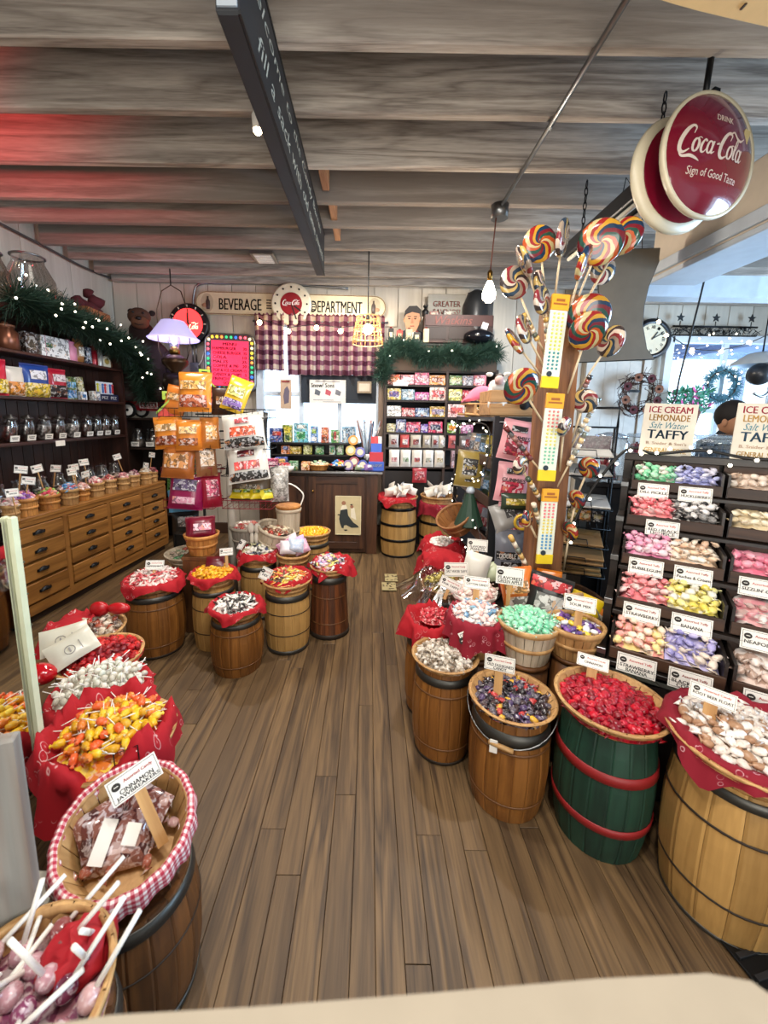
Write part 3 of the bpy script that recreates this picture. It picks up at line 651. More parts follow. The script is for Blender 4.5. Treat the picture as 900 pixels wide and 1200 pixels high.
t = thing('wooden_figure', 'small dark wooden figure at the far end of the upper hutch shelf', 'figurine', (-2.69, 4.245, z)); part('body', MB().lathe([(.03, 0), (.035, .05), (.02, .1), (.028, .13), (.015, .165), (.002, .17)], 12), BROWN, t)
# shelf two: candy pouches
z = HZ_[1]
P2 = [(2.92, .22, .25, '#c4203a', [(0, -.06, .2, .1, '#ecc72a')], 'red and yellow pouch of candies at the near end of the middle hutch shelf'),
      (3.10, .15, .21, '#d8d2c8', [(0, -.05, .13, .1, '#e0902a')], 'silver pouch with orange label on the middle hutch shelf'),
      (3.3, .24, .25, '#2a4a9a', [(0, -.07, .22, .11, '#efd042'), (0, .05, .14, .07, '#e8e6ee')], 'blue and yellow pouch of candies on the middle hutch shelf'),
      (3.52, .19, .24, '#b81f36', [(0, -.06, .17, .1, '#2a1512'), (0, .05, .12, .06, '#e6d6da')], 'red and dark pouch of candies on the middle hutch shelf')]
for (yy, w, h, c, pn, lb) in P2: bag(lb, (-2.69, yy, z + h / 2 + .004), w, h, .07, c, pn, rz=RZL, lean=0)
box_item('green and blue candy card display on the middle hutch shelf', (-2.70, 3.68, z), .10, .05, .2, '#5f7a3a', [(-.025, .13, .04, .05, '#4a9ad0'), (.025, .13, .04, .05, '#6fb2dd'), (0, .05, .09, .07, '#3f92d6')], rz=RZL)
box_item('small white and blue carton in front of the green card display', (-2.63, 3.74, z), .06, .035, .075, '#dfe6ee', [(0, .035, .04, .03, '#3f7fc0')], rz=RZL)
box_item('tall olive box leaning on the middle hutch shelf', (-2.70, 3.82, z), .07, .04, .21, '#8f8a55', [(0, .12, .045, .1, '#c9c08a')], rz=RZL, rot=(.0, -.12, RZL))
for i, (c, lb) in enumerate((('#c9c6c0', 'silver candy tin beside the olive box'), ('#7f8a9a', 'grey candy tin beside the silver tin'))): box_item(lb, (-2.66, 3.92 + i * .055, z), .05, .04, .09, c, [(0, .05, .035, .04, '#eceae4')], rz=RZL)
dsp = thing('dispenser_tray', 'navy counter tray of toy candy dispensers on the middle hutch shelf', 'display', (-2.69, 4.16, z), RZL)
part('tray', MB().box((0, .0, .035), (.24, .08, .07), bev=.003), plain('#16183a', .5), dsp)
for i in range(2): lettering('PEZ', dsp, WHITE, (-.055 + i * .11, -.043, .035), .028, .075, True)
for i, c in enumerate(('#d8d23a', '#e9e6e0', '#3f76c0', '#d23c3c', '#e0dfe6', '#3a66b6', '#c62f3a')):
    bp = thing('candy_dispenser', 'blister card with a toy candy dispenser, %s, standing in the navy tray' % ('yellow', 'white', 'blue', 'red', 'pale', 'dark blue', 'crimson')[i], 'dispenser', (-2.69 - .0 + (i - 3) * .004, 4.16 + (i - 3) * .032, z + .072), RZL)
    part('card', MB().box((0, .006, .06), (.029, .002, .12)), plain('#dfe4ea', .4), bp); part('body', MB().box((0, -.002, .045), (.012, .012, .07), bev=.003), plain(c, .35), bp); part('head', MB().ball((0, -.003, .092), .012), plain(c, .35), bp)
# shelf three: slanted glass jars
z = HZ_[2]
for i, yy in enumerate((2.98, 3.13, 3.3, 3.45, 3.62, 3.79, 3.93, 4.05, 4.2)):
    nm = ('red licorice bits', 'black candies', 'silver mints', 'dark chocolate drops', 'clear mints', 'root beer candies', 'licorice drops', 'horehound drops', 'anise drops')[i]
    jar('slanted glass jar of %s, %s from the near end of its shelf' % (nm, NM[i]), (-2.68, yy, z + .008), .052, .17, [('#4a1412', '#1b0e0d'), ('#161213', '#241a19'), ('#3b3433', '#8a8583'), ('#26130e', '#3b2119'), ('#5a5552', '#a8a29d'), ('#3a1a12', '#1f0f0b'), ('#15100f', '#2b2220'), ('#2c1b12', '#402818'), ('#2a1f1c', '#171010')][i], rz=RZL, lean=.22)
tag(obj('shelf_tag', MB().box((0, 0, 0), (.004, .1, .045), bev=.001), WHITE, None, (-2.587, 3.36, z - .03)), 'white shelf tag clipped under the slanted jars', 'tag')
# chest top: small baskets in the front row, jars behind
BC = [.052, .085, .077, .068, .055, .067, .058, .06, .06, .064, .05]
PALS = [(['#e8c0b8', '#d9788a', '#f0e4dc'], 'pink and cream'), (['#c060a0', '#e09090', '#8a4ab0', '#e8d0d8'], 'pink and violet'), (['#e07a50', '#e9b0a0', '#9ac060', '#d83a60'], 'orange and green'), (['#3a7ac0', '#58a8d8', '#e0c0c8', '#d86a7a'], 'blue'),
        (['#e8b8b0', '#f0d8d0', '#d08a80'], 'pale pink'), (['#f0e4dc', '#e6b4b4', '#c84a56'], 'white and red'), (['#e9ddcb', '#d2a08a', '#b84b4b'], 'cream and red'), (['#e89aa0', '#f4dcd4', '#b06a70'], 'rose'), (['#b87a8a', '#7a4a56', '#c8b0a8'], 'plum'), (['#d9cbb6', '#a88a6a', '#e8e0d4'], 'tan'), (['#9a2a3a', '#c84a50', '#5a1a20'], 'dark red')]
CB = [(-2.386,2.649),(-2.411,2.813),(-2.41,3.028),(-2.375,3.19),(-2.387,3.348),(-2.385,3.53),(-2.365,3.68),(-2.357,3.875),(-2.349,4.04),(-2.313,4.2),(-2.33,4.36)]
for i, (r, c) in enumerate(zip(BC, CB)):
    r *= .92; c = (c[0] - r * .9 - .01, c[1] + r * .3); CB[i] = c
    hh = (.12, .13, .115, .13, .105, .125, .13, .12, .12, .13, .11)[i]
    basket('%s small wooden basket from the near end of the chest top' % NM[i], c[0], c[1], CH, r, r * .9, hh, (SPLINT, ORANGESPL)[i in (1, 2, 4)], n=14)
    heap('chest_sweet', '%s wrapped sweet in the %s basket on the chest' % (PALS[i][1], NM[i]), '%s basket sweets on the chest' % NM[i], 'sweet', c[0], c[1], CH + hh - .012, r * .93, .05, 15 + 8 * (r > .06), ('wrap', 'chunk', 'disc')[i % 3], .046, PALS[i][0], fscale=70)
for i, (c, txt) in enumerate(zip([(-2.500,2.851,1.148), (-2.500,2.991,1.136), (-2.460,2.857,1.067), (-2.480,3.145,1.117), (-2.450,3.273,1.073), (-2.420,3.386,1.037), (-2.560,3.445,1.086), (-2.520,3.519,1.123), (-2.500,3.960,1.126), (-2.400,4.285,1.004), (-2.420,4.454,1.099), (-2.380,2.627,1.023)], ('SOUR BALLS', 'MINTS', 'TOFFEE', 'BUTTERSCOTCH', 'FRUIT SLICES', 'JELLY', 'GUM', 'CARAMELS', 'CHERRY', 'LEMON', 'MAPLE', 'GINGER'))):
    nm = ('behind the first', 'behind the second', 'over the second', 'over the third', 'over the fourth', 'over the fifth', 'standing back of the fourth', 'standing back of the fifth', 'over the seventh', 'over the ninth', 'high above the tenth', 'low in the first')[i]
    card('white card %s small basket on the chest' % nm, (c[0], c[1], c[2] - .02), .085, .055, (txt,), rz=pi / 2 - .3 + random.uniform(-.3, .2), lean=random.uniform(-.2, .1), roll=random.uniform(-.25, .25), stick=min(.12, max(.03, c[2] - .9)), stickw=.008)
for i in range(9):
    yy = 2.62 + i * .19; g = ('#3a6a4a', '#5a4a40', '#7a8a80', '#5f7a66', '#4a3a34', '#8a7a70', '#6a5a50', '#5a6a70', '#7a6a5a')[i]
    jar('round glass jar with lid, %s from the near end behind the chest baskets' % NM[i], (-2.655, yy, .818), .06, .19, [g, '#2a2420', '#c8b0a0'], tagtxt=True, rz=RZL, lidglass=True, fillh=.55, n=16)

# ---------------------------------------------------------------- on top of the hutch: garland, jars, crate, bear, wagon
NEEDLE = plain('#16301f', .7); NEEDLE2 = plain('#244a34', .7)
def garland(label, pts, n, ln, rad, lights, mat, name='garland'):
    t = thing(name, label, 'garland', pts[0]); o = Vector(pts[0]); P = [Vector(p) - o for p in pts]
    seg = [(P[i + 1] - P[i]).length for i in range(len(P) - 1)]; tot = sum(seg)
    def at(u):
        d = u * tot
        for i, s in enumerate(seg):
            if d <= s or i == len(seg) - 1: return P[i].lerp(P[i + 1], min(1, d / s)), (P[i + 1] - P[i]).normalized()
            d -= s
    vs = []; fs = []
    for i in range(n):
        p, tg = at(random.random()); d = Vector((random.gauss(0, 1), random.gauss(0, 1), random.gauss(0, 1))).normalized(); d = (d + tg * .5).normalized()
        b = p + d * random.random() * rad * .55; e = b + d * ln * random.uniform(.6, 1.2); w = d.cross(Vector((random.random(), random.random(), random.random()))).normalized() * .0035
        k = len(vs); vs += [b - w, b + w, e + w * .4, e - w * .4]; fs.append((k, k + 1, k + 2, k + 3))
    tag(part('foliage', MB().add(vs, fs), mat, t), kind='stuff')
    part('stem', MB().tube(P, .012, 6), plain('#2a2418', .8), t)
    for i in range(lights):
        p, tg = at((i + random.random()) / lights); d = Vector((random.uniform(.2, 1), random.uniform(-1, .1), random.uniform(-.3, .8))).normalized()
        part('bulb', BULBM, None, t, p + d * rad * random.uniform(.75, 1.0))
    return t
BULBM = MB().ball((0, 0, 0), .009, 6, 4).mesh('bulb', FAIRY)
garland('dark green pine garland with white lights along the hutch top', [(-2.52, 2.95, 2.33), (-2.5, 3.4, 2.31), (-2.5, 3.8, 2.27), (-2.5, 4.15, 2.2), (-2.48, 4.38, 2.12), (-2.46, 4.46, 1.9), (-2.45, 4.48, 1.72)], 12000, .1, .19, 30, NEEDLE)
def vessel(label, loc, r, h, prof=((.6, 0), (1, .12), (1, .6), (.62, .9), (.62, 1)), lidm=None):
    t = thing('glass_jar', label, 'jar', loc); part('glass', MB().lathe([(r * a, h * b) for a, b in prof], 24, cap1=False), GLASSGREY, t)
    part('rim', MB().ring(r * .66, .008, h, 24), lidm or METAL, t); return t
GLASSGREY = glassy('smoky_glass', (.80, .78, .75), .05, .8)
TOPZ = 2.312
vessel('big round bottomed glass jar with metal rim on the hutch top', (-2.74, 3.42, TOPZ), .17, .44)
vessel('narrow shouldered glass jar left of the big jar on the hutch top', (-2.78, 3.10, TOPZ), .13, .36)
vessel('squat glass jar between the big jar and the crate on the hutch top', (-2.76, 3.78, TOPZ), .10, .22, ((.8, 0), (1, .15), (1, .6), (.6, .9), (.3, 1)))
t = thing('picture_board', 'tan framed board leaning at the near end of the hutch top', 'picture', (-2.86, 3.02, TOPZ), (0, -.12, 0)); part('board', MB().box((0, 0, .24), (.025, .3, .48), bev=.004), plain('#8a6a3a', .6), t); part('paper', MB().box((.014, .06, .3), (.002, .12, .1)), WHITE, t)
t = thing('wooden_crate', 'brown wooden crate with a red cloth on the hutch top beside the bear', 'crate', (-2.70, 4.02, TOPZ), .05)
CRW = wood('crate_wood', '#6d3f20', '#9b6238', 'y', 1, .6)
for k in range(2):
    part('slat', MB().box((.1, 0, .05 + k * .09), (.014, .34, .085), bev=.002), CRW, t); part('slat', MB().box((-.1, 0, .05 + k * .09), (.014, .34, .085), bev=.002), CRW, t)
for yy in (-.165, .165): part('end_board', MB().box((0, yy, .095), (.2, .014, .18), bev=.002), CRW, t)
part('bottom', MB().box((0, 0, .008), (.2, .33, .012)), CRW, t)
m = MB(); 
for (dx, dy, dz, r) in ((0, 0, .18, .1), (.03, .07, .27, .075), (-.02, -.08, .22, .075), (.0, .02, .33, .05), (.02, -.15, .2, .05)): m.ball((dx, dy, dz), r, 9, 6, sc=(1, 1.1, .8))
me = m.mesh('red_cloth', plain('#4a0f16', .9))
for v in me.vertices: v.co += Vector(noise.noise_vector(v.co * 14)) * .03
tag(obj('red_cloth', me, None, None, (-2.70, 4.02, TOPZ + .01)), 'dark red cloth heaped in the crate on the hutch top', 'cloth')
# toy wagon on the shelf unit beyond the chest, with the bear sitting in it
sh = thing('jar_shelf', 'dark open shelf unit with glass jars beyond the drawer chest', 'shelf', (-2.50, 4.78, 0))
for z in (.35, .78, 1.13, 1.47): part('shelf', MB().box((0, 0, z), (.62, .34, .022), bev=.003), plain('#2b1d16', .5), sh)
for xx in (-.3, .3): part('side_panel', MB().box((xx, 0, .74), (.022, .34, 1.48), bev=.003), plain('#2b1d16', .5), sh)
part('back_panel', MB().box((0, .165, .74), (.6, .012, 1.48)), plain('#1e1410', .6), sh)
for i, xx in enumerate((-2.70, -2.53, -2.36)): jar('%s clear jar with white label under the toy wagon' % ('left', 'middle', 'right')[i], (xx, 4.70, 1.142), .07, .2, ['#4a443e', '#6a645e'], lidglass=True, fillh=.5)
wg = thing('toy_wagon', 'red toy wagon with white wheels on top of the jar shelf', 'wagon', (-2.50, 4.72, 1.482), .03)
part('tub', MB().prism([(-.25, .09), (.25, .07), (.23, .2), (-.27, .22)], -.12, .12, M=RX(pi / 2)), plain('#7a1118', .3, coat=.4), wg)
pl = part('name_panel', MB().box((0, -.124, .145), (.2, .004, .07), bev=.001), WHITE, wg); part('ground', MB().box((0, -.1265, .145), (.18, .002, .055)), plain('#8e1820', .4), pl); lettering('RACER', pl, WHITE, (0, -.128, .145), .036, .15, True)
for (xx, yy) in ((-.22, -.14), (.2, -.14), (-.22, .14), (.2, .14)):
    w = part('wheel', MB().lathe([(.085, -.015), (.088, 0), (.085, .015)], 24, M=TR(xx, yy, .088) @ RX(pi / 2)), BLACK, wg); part('hub', MB().lathe([(.06, -.018), (.06, .018)], 20, M=TR(xx, yy, .088) @ RX(pi / 2)), WHITE, w); part('cap', MB().lathe([(.015, -.024), (.015, .024)], 10, M=TR(xx, yy, .088) @ RX(pi / 2)), BLACK, w)
part('handle', MB().tube([(.25, 0, .1), (.36, -.02, .2), (.42, -.04, .35)], .008, 6), BLACK, wg)
# the bear: one continuous body grown from a skeleton
def skinned(name, verts, edges, radii, mat, parent=None, loc=(0, 0, 0), rot=(0, 0, 0), sub=2, root=0):
    me = bpy.data.meshes.new(name); me.from_pydata(verts, edges, []); me.materials.append(mat); o = bpy.data.objects.new(name, me); COL.objects.link(o)
    o.location = loc; o.rotation_euler = rot
    if parent: o.parent = parent
    o.modifiers.new('skin', 'SKIN'); sk = me.skin_vertices[0].data if me.skin_vertices else None
    if sk is None: me.skin_vertices.new() if hasattr(me.skin_vertices, 'new') else None; sk = me.skin_vertices[0].data
    for i, r in enumerate(radii): sk[i].radius = (r, r) if isinstance(r, (int, float)) else r; sk[i].use_root = (i == root)
    sd = o.modifiers.new('smooth', 'SUBSURF'); sd.levels = sub; sd.render_levels = sub
    bpy.context.view_layer.update()
    m2 = bpy.data.meshes.new_from_object(o.evaluated_get(bpy.context.evaluated_depsgraph_get())); o.modifiers.clear(); o.data = m2; m2.name = name
    m2.polygons.foreach_set('use_smooth', [True] * len(m2.polygons))
    return o
FURB = plain('#1f0e0a', .9); FURD = plain('#1c0d0a', .85); MUZ = plain('#6a4630', .8)
br = thing('toy_bear', 'big dark brown bear figure sitting on the red wagon', 'bear', (-2.56, 4.70, 1.66), .35); br.scale = (1.22, 1.1, 1.12)
part('body', MB().lathe([(.03, 0), (.17, .03), (.21, .15), (.20, .3), (.15, .46), (.11, .55), (.03, .6)], 20), FURB, br) if False else None
skinned('body', [(0, 0, .12), (0, 0, .3), (0, 0, .5), (0, 0, .62), (-.02, -.02, .8), (.16, -.03, .5), (.24, -.07, .32), (.24, -.15, .16), (-.16, -.03, .5), (-.23, -.07, .32), (-.22, -.15, .18), (.12, -.14, .08), (.16, -.27, .05), (-.12, -.14, .08), (-.16, -.27, .05)],
        [(0, 1), (1, 2), (2, 3), (3, 4), (2, 5), (5, 6), (6, 7), (2, 8), (8, 9), (9, 10), (0, 11), (11, 12), (0, 13), (13, 14)],
        [.19, .2, .15, .1, .13, .085, .075, .06, .085, .075, .06, .085, .06, .085, .06], FURB, br, sub=2)
part('muzzle', MB().ball((0, 0, 0), .075, 14, 9, sc=(1, 1.0, .85)), MUZ, br, (-.0, -.125, .76))
part('face', MB().ball((0, 0, 0), .095, 14, 9, sc=(1, .55, .9)), plain('#4a2f20', .85), br, (-.01, -.085, .82))
part('nose', MB().ball((0, 0, 0), .022, 10, 7, sc=(1.2, .8, .8)), BLACK, br, (0, -.2, .785))
part('mouth', MB().tube([(-.035, -.185, .735), (0, -.198, .725), (.035, -.185, .735)], .004, 5), BLACK, br)
for s in (-1, 1): part('eye', MB().ball((0, 0, 0), .012, 10, 7), BLACK, br, (s * .04 - .01, -.135, .85)); part('ear', MB().ball((0, 0, -.02), .028, 12, 8, sc=(1, .5, 1)), FURB, br, (s * .085, 0, .9))

# ---------------------------------------------------------------- the back wall: counter, window, signs, box shelves
CNT = wood('counter_walnut', '#2c1810', '#54341f', 'z', .9, .45, var=.12); CNTX = wood('counter_walnut_rail', '#2c1810', '#4c2f1d', 'x', .9, .45, var=.1)
ct = thing('sales_counter', 'dark walnut counter with black top under the curtained window', 'counter', (-.56, 4.67, 0))
part('body', MB().box((0, .02, .47), (1.32, .6, .92)), CNT, ct)
part('worktop', MB().box((0, 0, .93), (1.42, .70, .03), bev=.006), plain('#15120f', .25), ct)
part('edge_strip', MB().box((0, -.352, .932), (1.42, .004, .02)), METAL, ct)
for (a, b) in ((-.64, -.14), (-.10, .52)):
    d = part('door', MB().box(((a + b) / 2, -.295, .47), (b - a, .03, .82), bev=.004), CNT, ct)
    for q in (a + .04, b - .04): part('stile', MB().box((q, -.315, .47), (.08, .014, .82), bev=.003), CNT, d)
    for z in (.1, .84): part('rail', MB().box(((a + b) / 2, -.315, z), (b - a - .16, .014, .08), bev=.003), CNTX, d)
    part('knob', MB().ball((0, 0, 0), .014, 10, 7), BRASS, d, ((b - .05) if a < -.3 else (a + .05), -.335, .72))
part('corner_post', MB().box((.6, -.285, .46), (.12, .05, .92), bev=.004), CNT, ct)
pp = thing('boot_poster', 'old cream trade card with a big dark boot, pinned to the counter door', 'poster', (-0.221,4.337,0.451))
part('sheet', MB().box((0, 0, 0), (.285, .004, .44), bev=.001), plain('#c9b98f', .6), pp)
for (dx, dz, w, h) in ((0, .217, .285, .008), (0, -.217, .285, .008), (-.139, 0, .008, .44), (.139, 0, .008, .44)): part('border', MB().box((dx, -.003, dz), (w, .003, h)), plain('#e3d6ad', .6), pp)
bt = [(-.085, .06), (-.01, .075), (-.0, .0), (.06, -.08), (.11, -.115), (.12, -.135), (.04, -.14), (-.02, -.11), (-.045, -.115), (-.05, -.145), (-.07, -.145), (-.09, -.09), (-.1, -.04)]
part('boot', MB().prism(bt, .003, .0045, M=RX(pi / 2)), plain('#2a3030', .6), pp)
part('figure', MB().prism([(-.085, .06), (-.075, .1), (-.05, .13), (-.02, .11), (-.01, .075)], .0022, .0036, M=RX(pi / 2)).prism([(.03, -.02), (.03, .08), (.05, .1), (.07, .08), (.09, -.05)], .0022, .0036, M=RX(pi / 2)), plain('#e6dcc4', .7), pp)
part('head', MB().lathe([(.024, 0), (.024, .0016)], 14, M=TR(-.05, -.0024, .14) @ RX(pi / 2)).lathe([(.019, 0), (.019, .0016)], 14, M=TR(.04, -.0024, .1) @ RX(pi / 2)), plain('#9a6a50', .7), pp)
part('bird', MB().prism([(.02, .12), (.05, .105), (.045, .125), (.06, .13), (.03, .13)], .0024, .0036, M=RX(pi / 2)).prism([(-.12, .005), (-.09, -.005), (-.085, .01), (-.11, .015)], .0024, .0036, M=RX(pi / 2)).prism([(-.05, -.165), (-.03, -.18), (0, -.168), (-.02, -.16)], .0024, .0036, M=RX(pi / 2)), plain('#2a2520', .7), pp)
# sign board over the window
SGN = plain('#d6c6a2', .5); SBLK = plain('#17110e', .5)
sg = thing('beverage_sign', 'long cream sign reading BEVERAGE DEPARTMENT above the curtained window', 'sign', (-.955, 5.03, 2.83), (0, .012, 0))
pa = [(1.0 + .13 * cos(a), .13 * sin(a)) for a in [pi / 2 - pi * k / 10 for k in range(11)]]; pa += [(-x, -y) for x, y in pa]
part('board', MB().prism(pa, -.012, .012, M=RX(pi / 2)), SGN, sg)
pb = [(x * .992, y * .93) for x, y in pa]; rim = MB(); rim.tube([(x, -.014, y) for x, y in pb], .005, 5, closed=True); part('pinstripe', rim, plain('#8a6a4a', .5), sg)
lettering('BEVERAGE', sg, SBLK, (-.60, -.014, -.01), .13, .50, True); lettering('DEPARTMENT', sg, SBLK, (.545, -.014, -.01), .13, .60, True)
for s in (-1, 1):
    for k in range(4): part('stripe', MB().box((s * .245, -.014, -.045 + k * .03), (.09, .003, .012)), SBLK, sg)
    b = part('bottle_badge', MB().lathe([(.105, 0), (.105, .003)], 24, M=TR(s * .99, -.013, 0) @ RX(pi / 2) @ Matrix.Diagonal((.7, 1, 1, 1))), plain('#b9a98a', .5), sg)
    part('bottle', MB().lathe([(.02, -.07), (.026, -.03), (.024, .02), (.01, .05), (.01, .075)], 10, M=TR(s * .99 - s * .01, -.02, -.005) @ Matrix.Diagonal((1, .3, 1, 1))), plain('#4a3a34', .4), b); part('hand', MB().ball((s * 1.01, -.018, -.03), .03, 8, 6, sc=(1.4, .2, .8)), plain('#b98a66', .6), b)
def catmull(P, n=8):
    out = []
    for i in range(len(P) - 1):
        p0, p1, p2, p3 = P[max(i - 1, 0)], P[i], P[i + 1], P[min(i + 2, len(P) - 1)]
        for k in range(n):
            t = k / n; out.append(tuple(.5 * (2 * b + (c - a) * t + (2 * a - 5 * b + 4 * c - d) * t * t + (3 * b - a - 3 * c + d) * t ** 3) for a, b, c, d in zip(p0, p1, p2, p3)))
    return out + [P[-1]]
def script_strokes(strokes, shear=.22):
    """brush script drawn as flat ribbons in XZ; strokes are (x, z, width)"""
    m = MB()
    for st in strokes:
        P = catmull(st, 6); vs = []; n = len(P)
        for i in range(n):
            a, b = P[max(i - 1, 0)], P[min(i + 1, n - 1)]; dx, dz = b[0] - a[0], b[1] - a[1]; l = hypot(dx, dz) or 1; x, z, w = P[i]
            nx, nz = -dz / l * w / 2, dx / l * w / 2
            for sgn in (1, -1): vs.append((x + sgn * nx + shear * (z + sgn * nz), 0, z + sgn * nz))
        m.add(vs, [(2 * i, 2 * i + 1, 2 * i + 3, 2 * i + 2) for i in range(n - 1)])
    return m
def bigC(x, w): return [(x + .52, .66, .03), (x + .56, .86, .07), (x + .40, .93, .10), (x + .2, .74, .16), (x + .08, .4, .17), (x + .12, .1, .14), (x + .3, 0, .09), (x + .5, .12, .04)]
def ringl(x, z, a, b, w): return [(x + a * cos(t), z + b * sin(t), w * (.6 + .5 * abs(cos(t)))) for t in [pi / 2 + 2 * pi * k / 10 for k in range(11)]]
COLA = [bigC(0, 1), [(.12, .02, .03), (.3, -.12, .08), (.62, -.1, .11), (.9, -.16, .08), (1.1, -.24, .02)],
        ringl(.74, .28, .13, .22, .10), [(.74, .5, .04), (.86, .56, .03), (.95, .52, .02)],
        [(1.2, .44, .08), (1.1, .5, .06), (1.0, .3, .11), (1.04, .1, .09), (1.16, .07, .05), (1.26, .2, .03)],
        ringl(1.4, .27, .12, .21, .09), [(1.56, .5, .08), (1.52, .25, .1), (1.55, .08, .07), (1.68, .16, .02)], [(1.7, .42, .04), (1.84, .46, .08)],
        bigC(1.86, 1), [(2.3, .86, .06), (2.5, 1.02, .07), (2.75, .86, .1), (3.0, .80, .09), (3.2, .95, .03)],
        ringl(2.5, .27, .13, .22, .10), [(2.5, .49, .04), (2.62, .54, .03), (2.7, .5, .02)],
        [(2.74, .3, .03), (2.86, .6, .05), (2.84, .84, .06), (2.77, .7, .07), (2.74, .35, .1), (2.78, .1, .08), (2.88, .12, .03)],
        ringl(3.04, .27, .12, .21, .09), [(3.2, .5, .08), (3.16, .25, .1), (3.2, .08, .07), (3.34, .18, .02)]]
def cola_script(parent, mat, loc, width, rot=(0, 0, 0)):
    m = script_strokes(COLA); k = width / 3.5
    m.v = [((x - 1.75) * k, y, (z - .4) * k) for x, y, z in m.v]
    return obj('script_lettering', m, mat, parent, loc, rot)
CREAMR = plain('#d9cdb4', .4); COLARED = plain('#8c1a22', .35, coat=.5)
ck = thing('round_wall_clock', 'cream round clock with red centre in the middle of the long sign', 'clock', (-0.938,4.990,2.826), (0, .012, 0))
part('case', MB().lathe([(.235, 0), (.238, .03), (.22, .045), (.205, .04)], 36, M=RX(pi / 2)), CREAMR, ck)
part('red_disc', MB().lathe([(.128, .042), (.125, .046)], 30, M=RX(pi / 2)), COLARED, ck)
cola_script(ck, WHITE, (0, -.0475, .01), .21)
for k in range(12): part('hour_dot', MB().lathe([(.011, .04), (.011, .047)], 10, M=RY(k * pi / 6) @ TR(0, 0, .185) @ RX(pi / 2)), SBLK, ck)
part('minute_hand', MB().box((0, -.05, .1), (.014, .003, .17), M=RY(radians(160))), SBLK, ck); part('hour_hand', MB().box((0, -.052, .09), (.018, .003, .1), M=RY(radians(125))), SBLK, ck)
# curtain
PLAID = checks('plaid_curtain', '#dcc3aa', '#9a6470', '#5e2c3c', 9, (0, 2), .9, .62)
cu = thing('window_curtain', 'gathered plum and tan plaid valance over the back window', 'curtain', (-.6, 4.965, 2.635))
part('rod', MB().tube([(-.8, .01, .0), (.8, .01, .0)], .012, 8), METAL, cu)
def pleat(x0, x1, h, seed):
    vs = []; nx, nz = 90, 9
    for j in range(nz + 1):
        for i in range(nx + 1):
            u = i / nx; v = j / nz; x = x0 + (x1 - x0) * u; f = sin(x * 62 + 2 * noise.noise((x * 5, seed, 0))) * (.022 + .03 * v) + noise.noise((x * 9, v * 2, seed)) * .02
            top = .045 + .012 * sin(x * 130) if j == 0 else 0
            vs.append((x + .008 * sin(x * 50 + v * 2) * v, -.02 + f, (.03 + top) - v * h * (1 + .03 * noise.noise((x * 4, seed, 3)))))
    return MB().add(vs, [(j * (nx + 1) + i, j * (nx + 1) + i + 1, (j + 1) * (nx + 1) + i + 1, (j + 1) * (nx + 1) + i) for j in range(nz) for i in range(nx)], 0, True)
part('panel', pleat(-.78, -.42, .60, 1.0), PLAID, cu); part('panel', pleat(-.395, .76, .645, 5.0), PLAID, cu)
gl = thing('globe_lights', 'string of warm globe bulbs along the curtain rod', 'lights', (-1.291,4.860,2.591))
g0 = Vector((-1.291,4.860,2.591)); gp = [Vector(p) - g0 for p in ((-1.291,4.860,2.591), (-0.957,4.860,2.502), (-0.631,4.860,2.545), (-0.354,4.860,2.511), (0.011,4.860,2.555))]
part('wire', MB().tube([p + Vector((0, 0, .04)) for p in gp], .004, 5), BLACK, gl)
for p in gp: part('bulb', MB().ball((0, 0, 0), .028, 12, 8), BULB, gl, p); part('socket', MB().lathe([(.014, .02), (.012, .05)], 8), BLACK, gl, p)
# in the window
t = thing('window_notice', 'white printed notice with dark heading hanging in the back window', 'sign', (-0.516,4.990,1.829)); part('sheet', MB().box((0, 0, 0), (.44, .006, .28)), plain('#d8d4cc', .6), t)
lettering('Snow/ Sons', t, INK, (-.06, -.005, .075), .05, .28, True)
for i, (dx, c) in enumerate(((-.13, '#5a5f66'), (.0, '#b0505a'), (.12, '#6a6a70'))): part('drawing', MB().prism([(dx - .03, -.03), (dx + .03, -.05), (dx + .045, .0), (dx + .01, .02), (dx - .02, .03)], .003, .005, M=RX(pi / 2)), plain(c, .7), t)
part('small_print', MB().box((0, -.004, .12), (.3, .001, .01)).box((-.05, -.004, -.1), (.25, .001, .008)).box((.05, -.004, -.12), (.22, .001, .008)), GREYINK, t)
tag(obj('roller_blind', MB().box((0, 0, 0), (.92, .01, .34), bev=.002), plain('#1c2530', .7), None, (-0.383,5.020,1.864)), 'dark navy blind behind the white window notice', 'blind')
t = thing('window_poster', 'narrow tan poster with a grey figure in the left of the back window', 'poster', (-1.028,5.000,1.791)); part('sheet', MB().box((0, 0, 0), (.135, .005, .35)), plain('#c7a98e', .6), t); part('figure', MB().prism([(-.02, -.12), (.035, -.1), (.045, .04), (.02, .1), (-.015, .06), (-.03, -.02)], .003, .005, M=RX(pi / 2)), plain('#6a5f6e', .7), t); part('heading', MB().box((0, -.004, .15), (.1, .001, .02)), plain('#8e2f2f', .7), t)
t = thing('hanging_basket_sign', 'small wooden sign hung in the right of the back window', 'sign', (-0.069,4.950,1.884)); part('board', MB().box((0, 0, 0), (.17, .012, .14), bev=.003), plain('#9a8a74', .7), t); part('field', MB().box((0, -.008, 0), (.13, .003, .09)), plain('#cfc4b4', .7), t); part('loop', MB().tube([(-.06, 0, .07), (0, 0, .16), (.06, 0, .07)], .003, 5), BLACK, t)
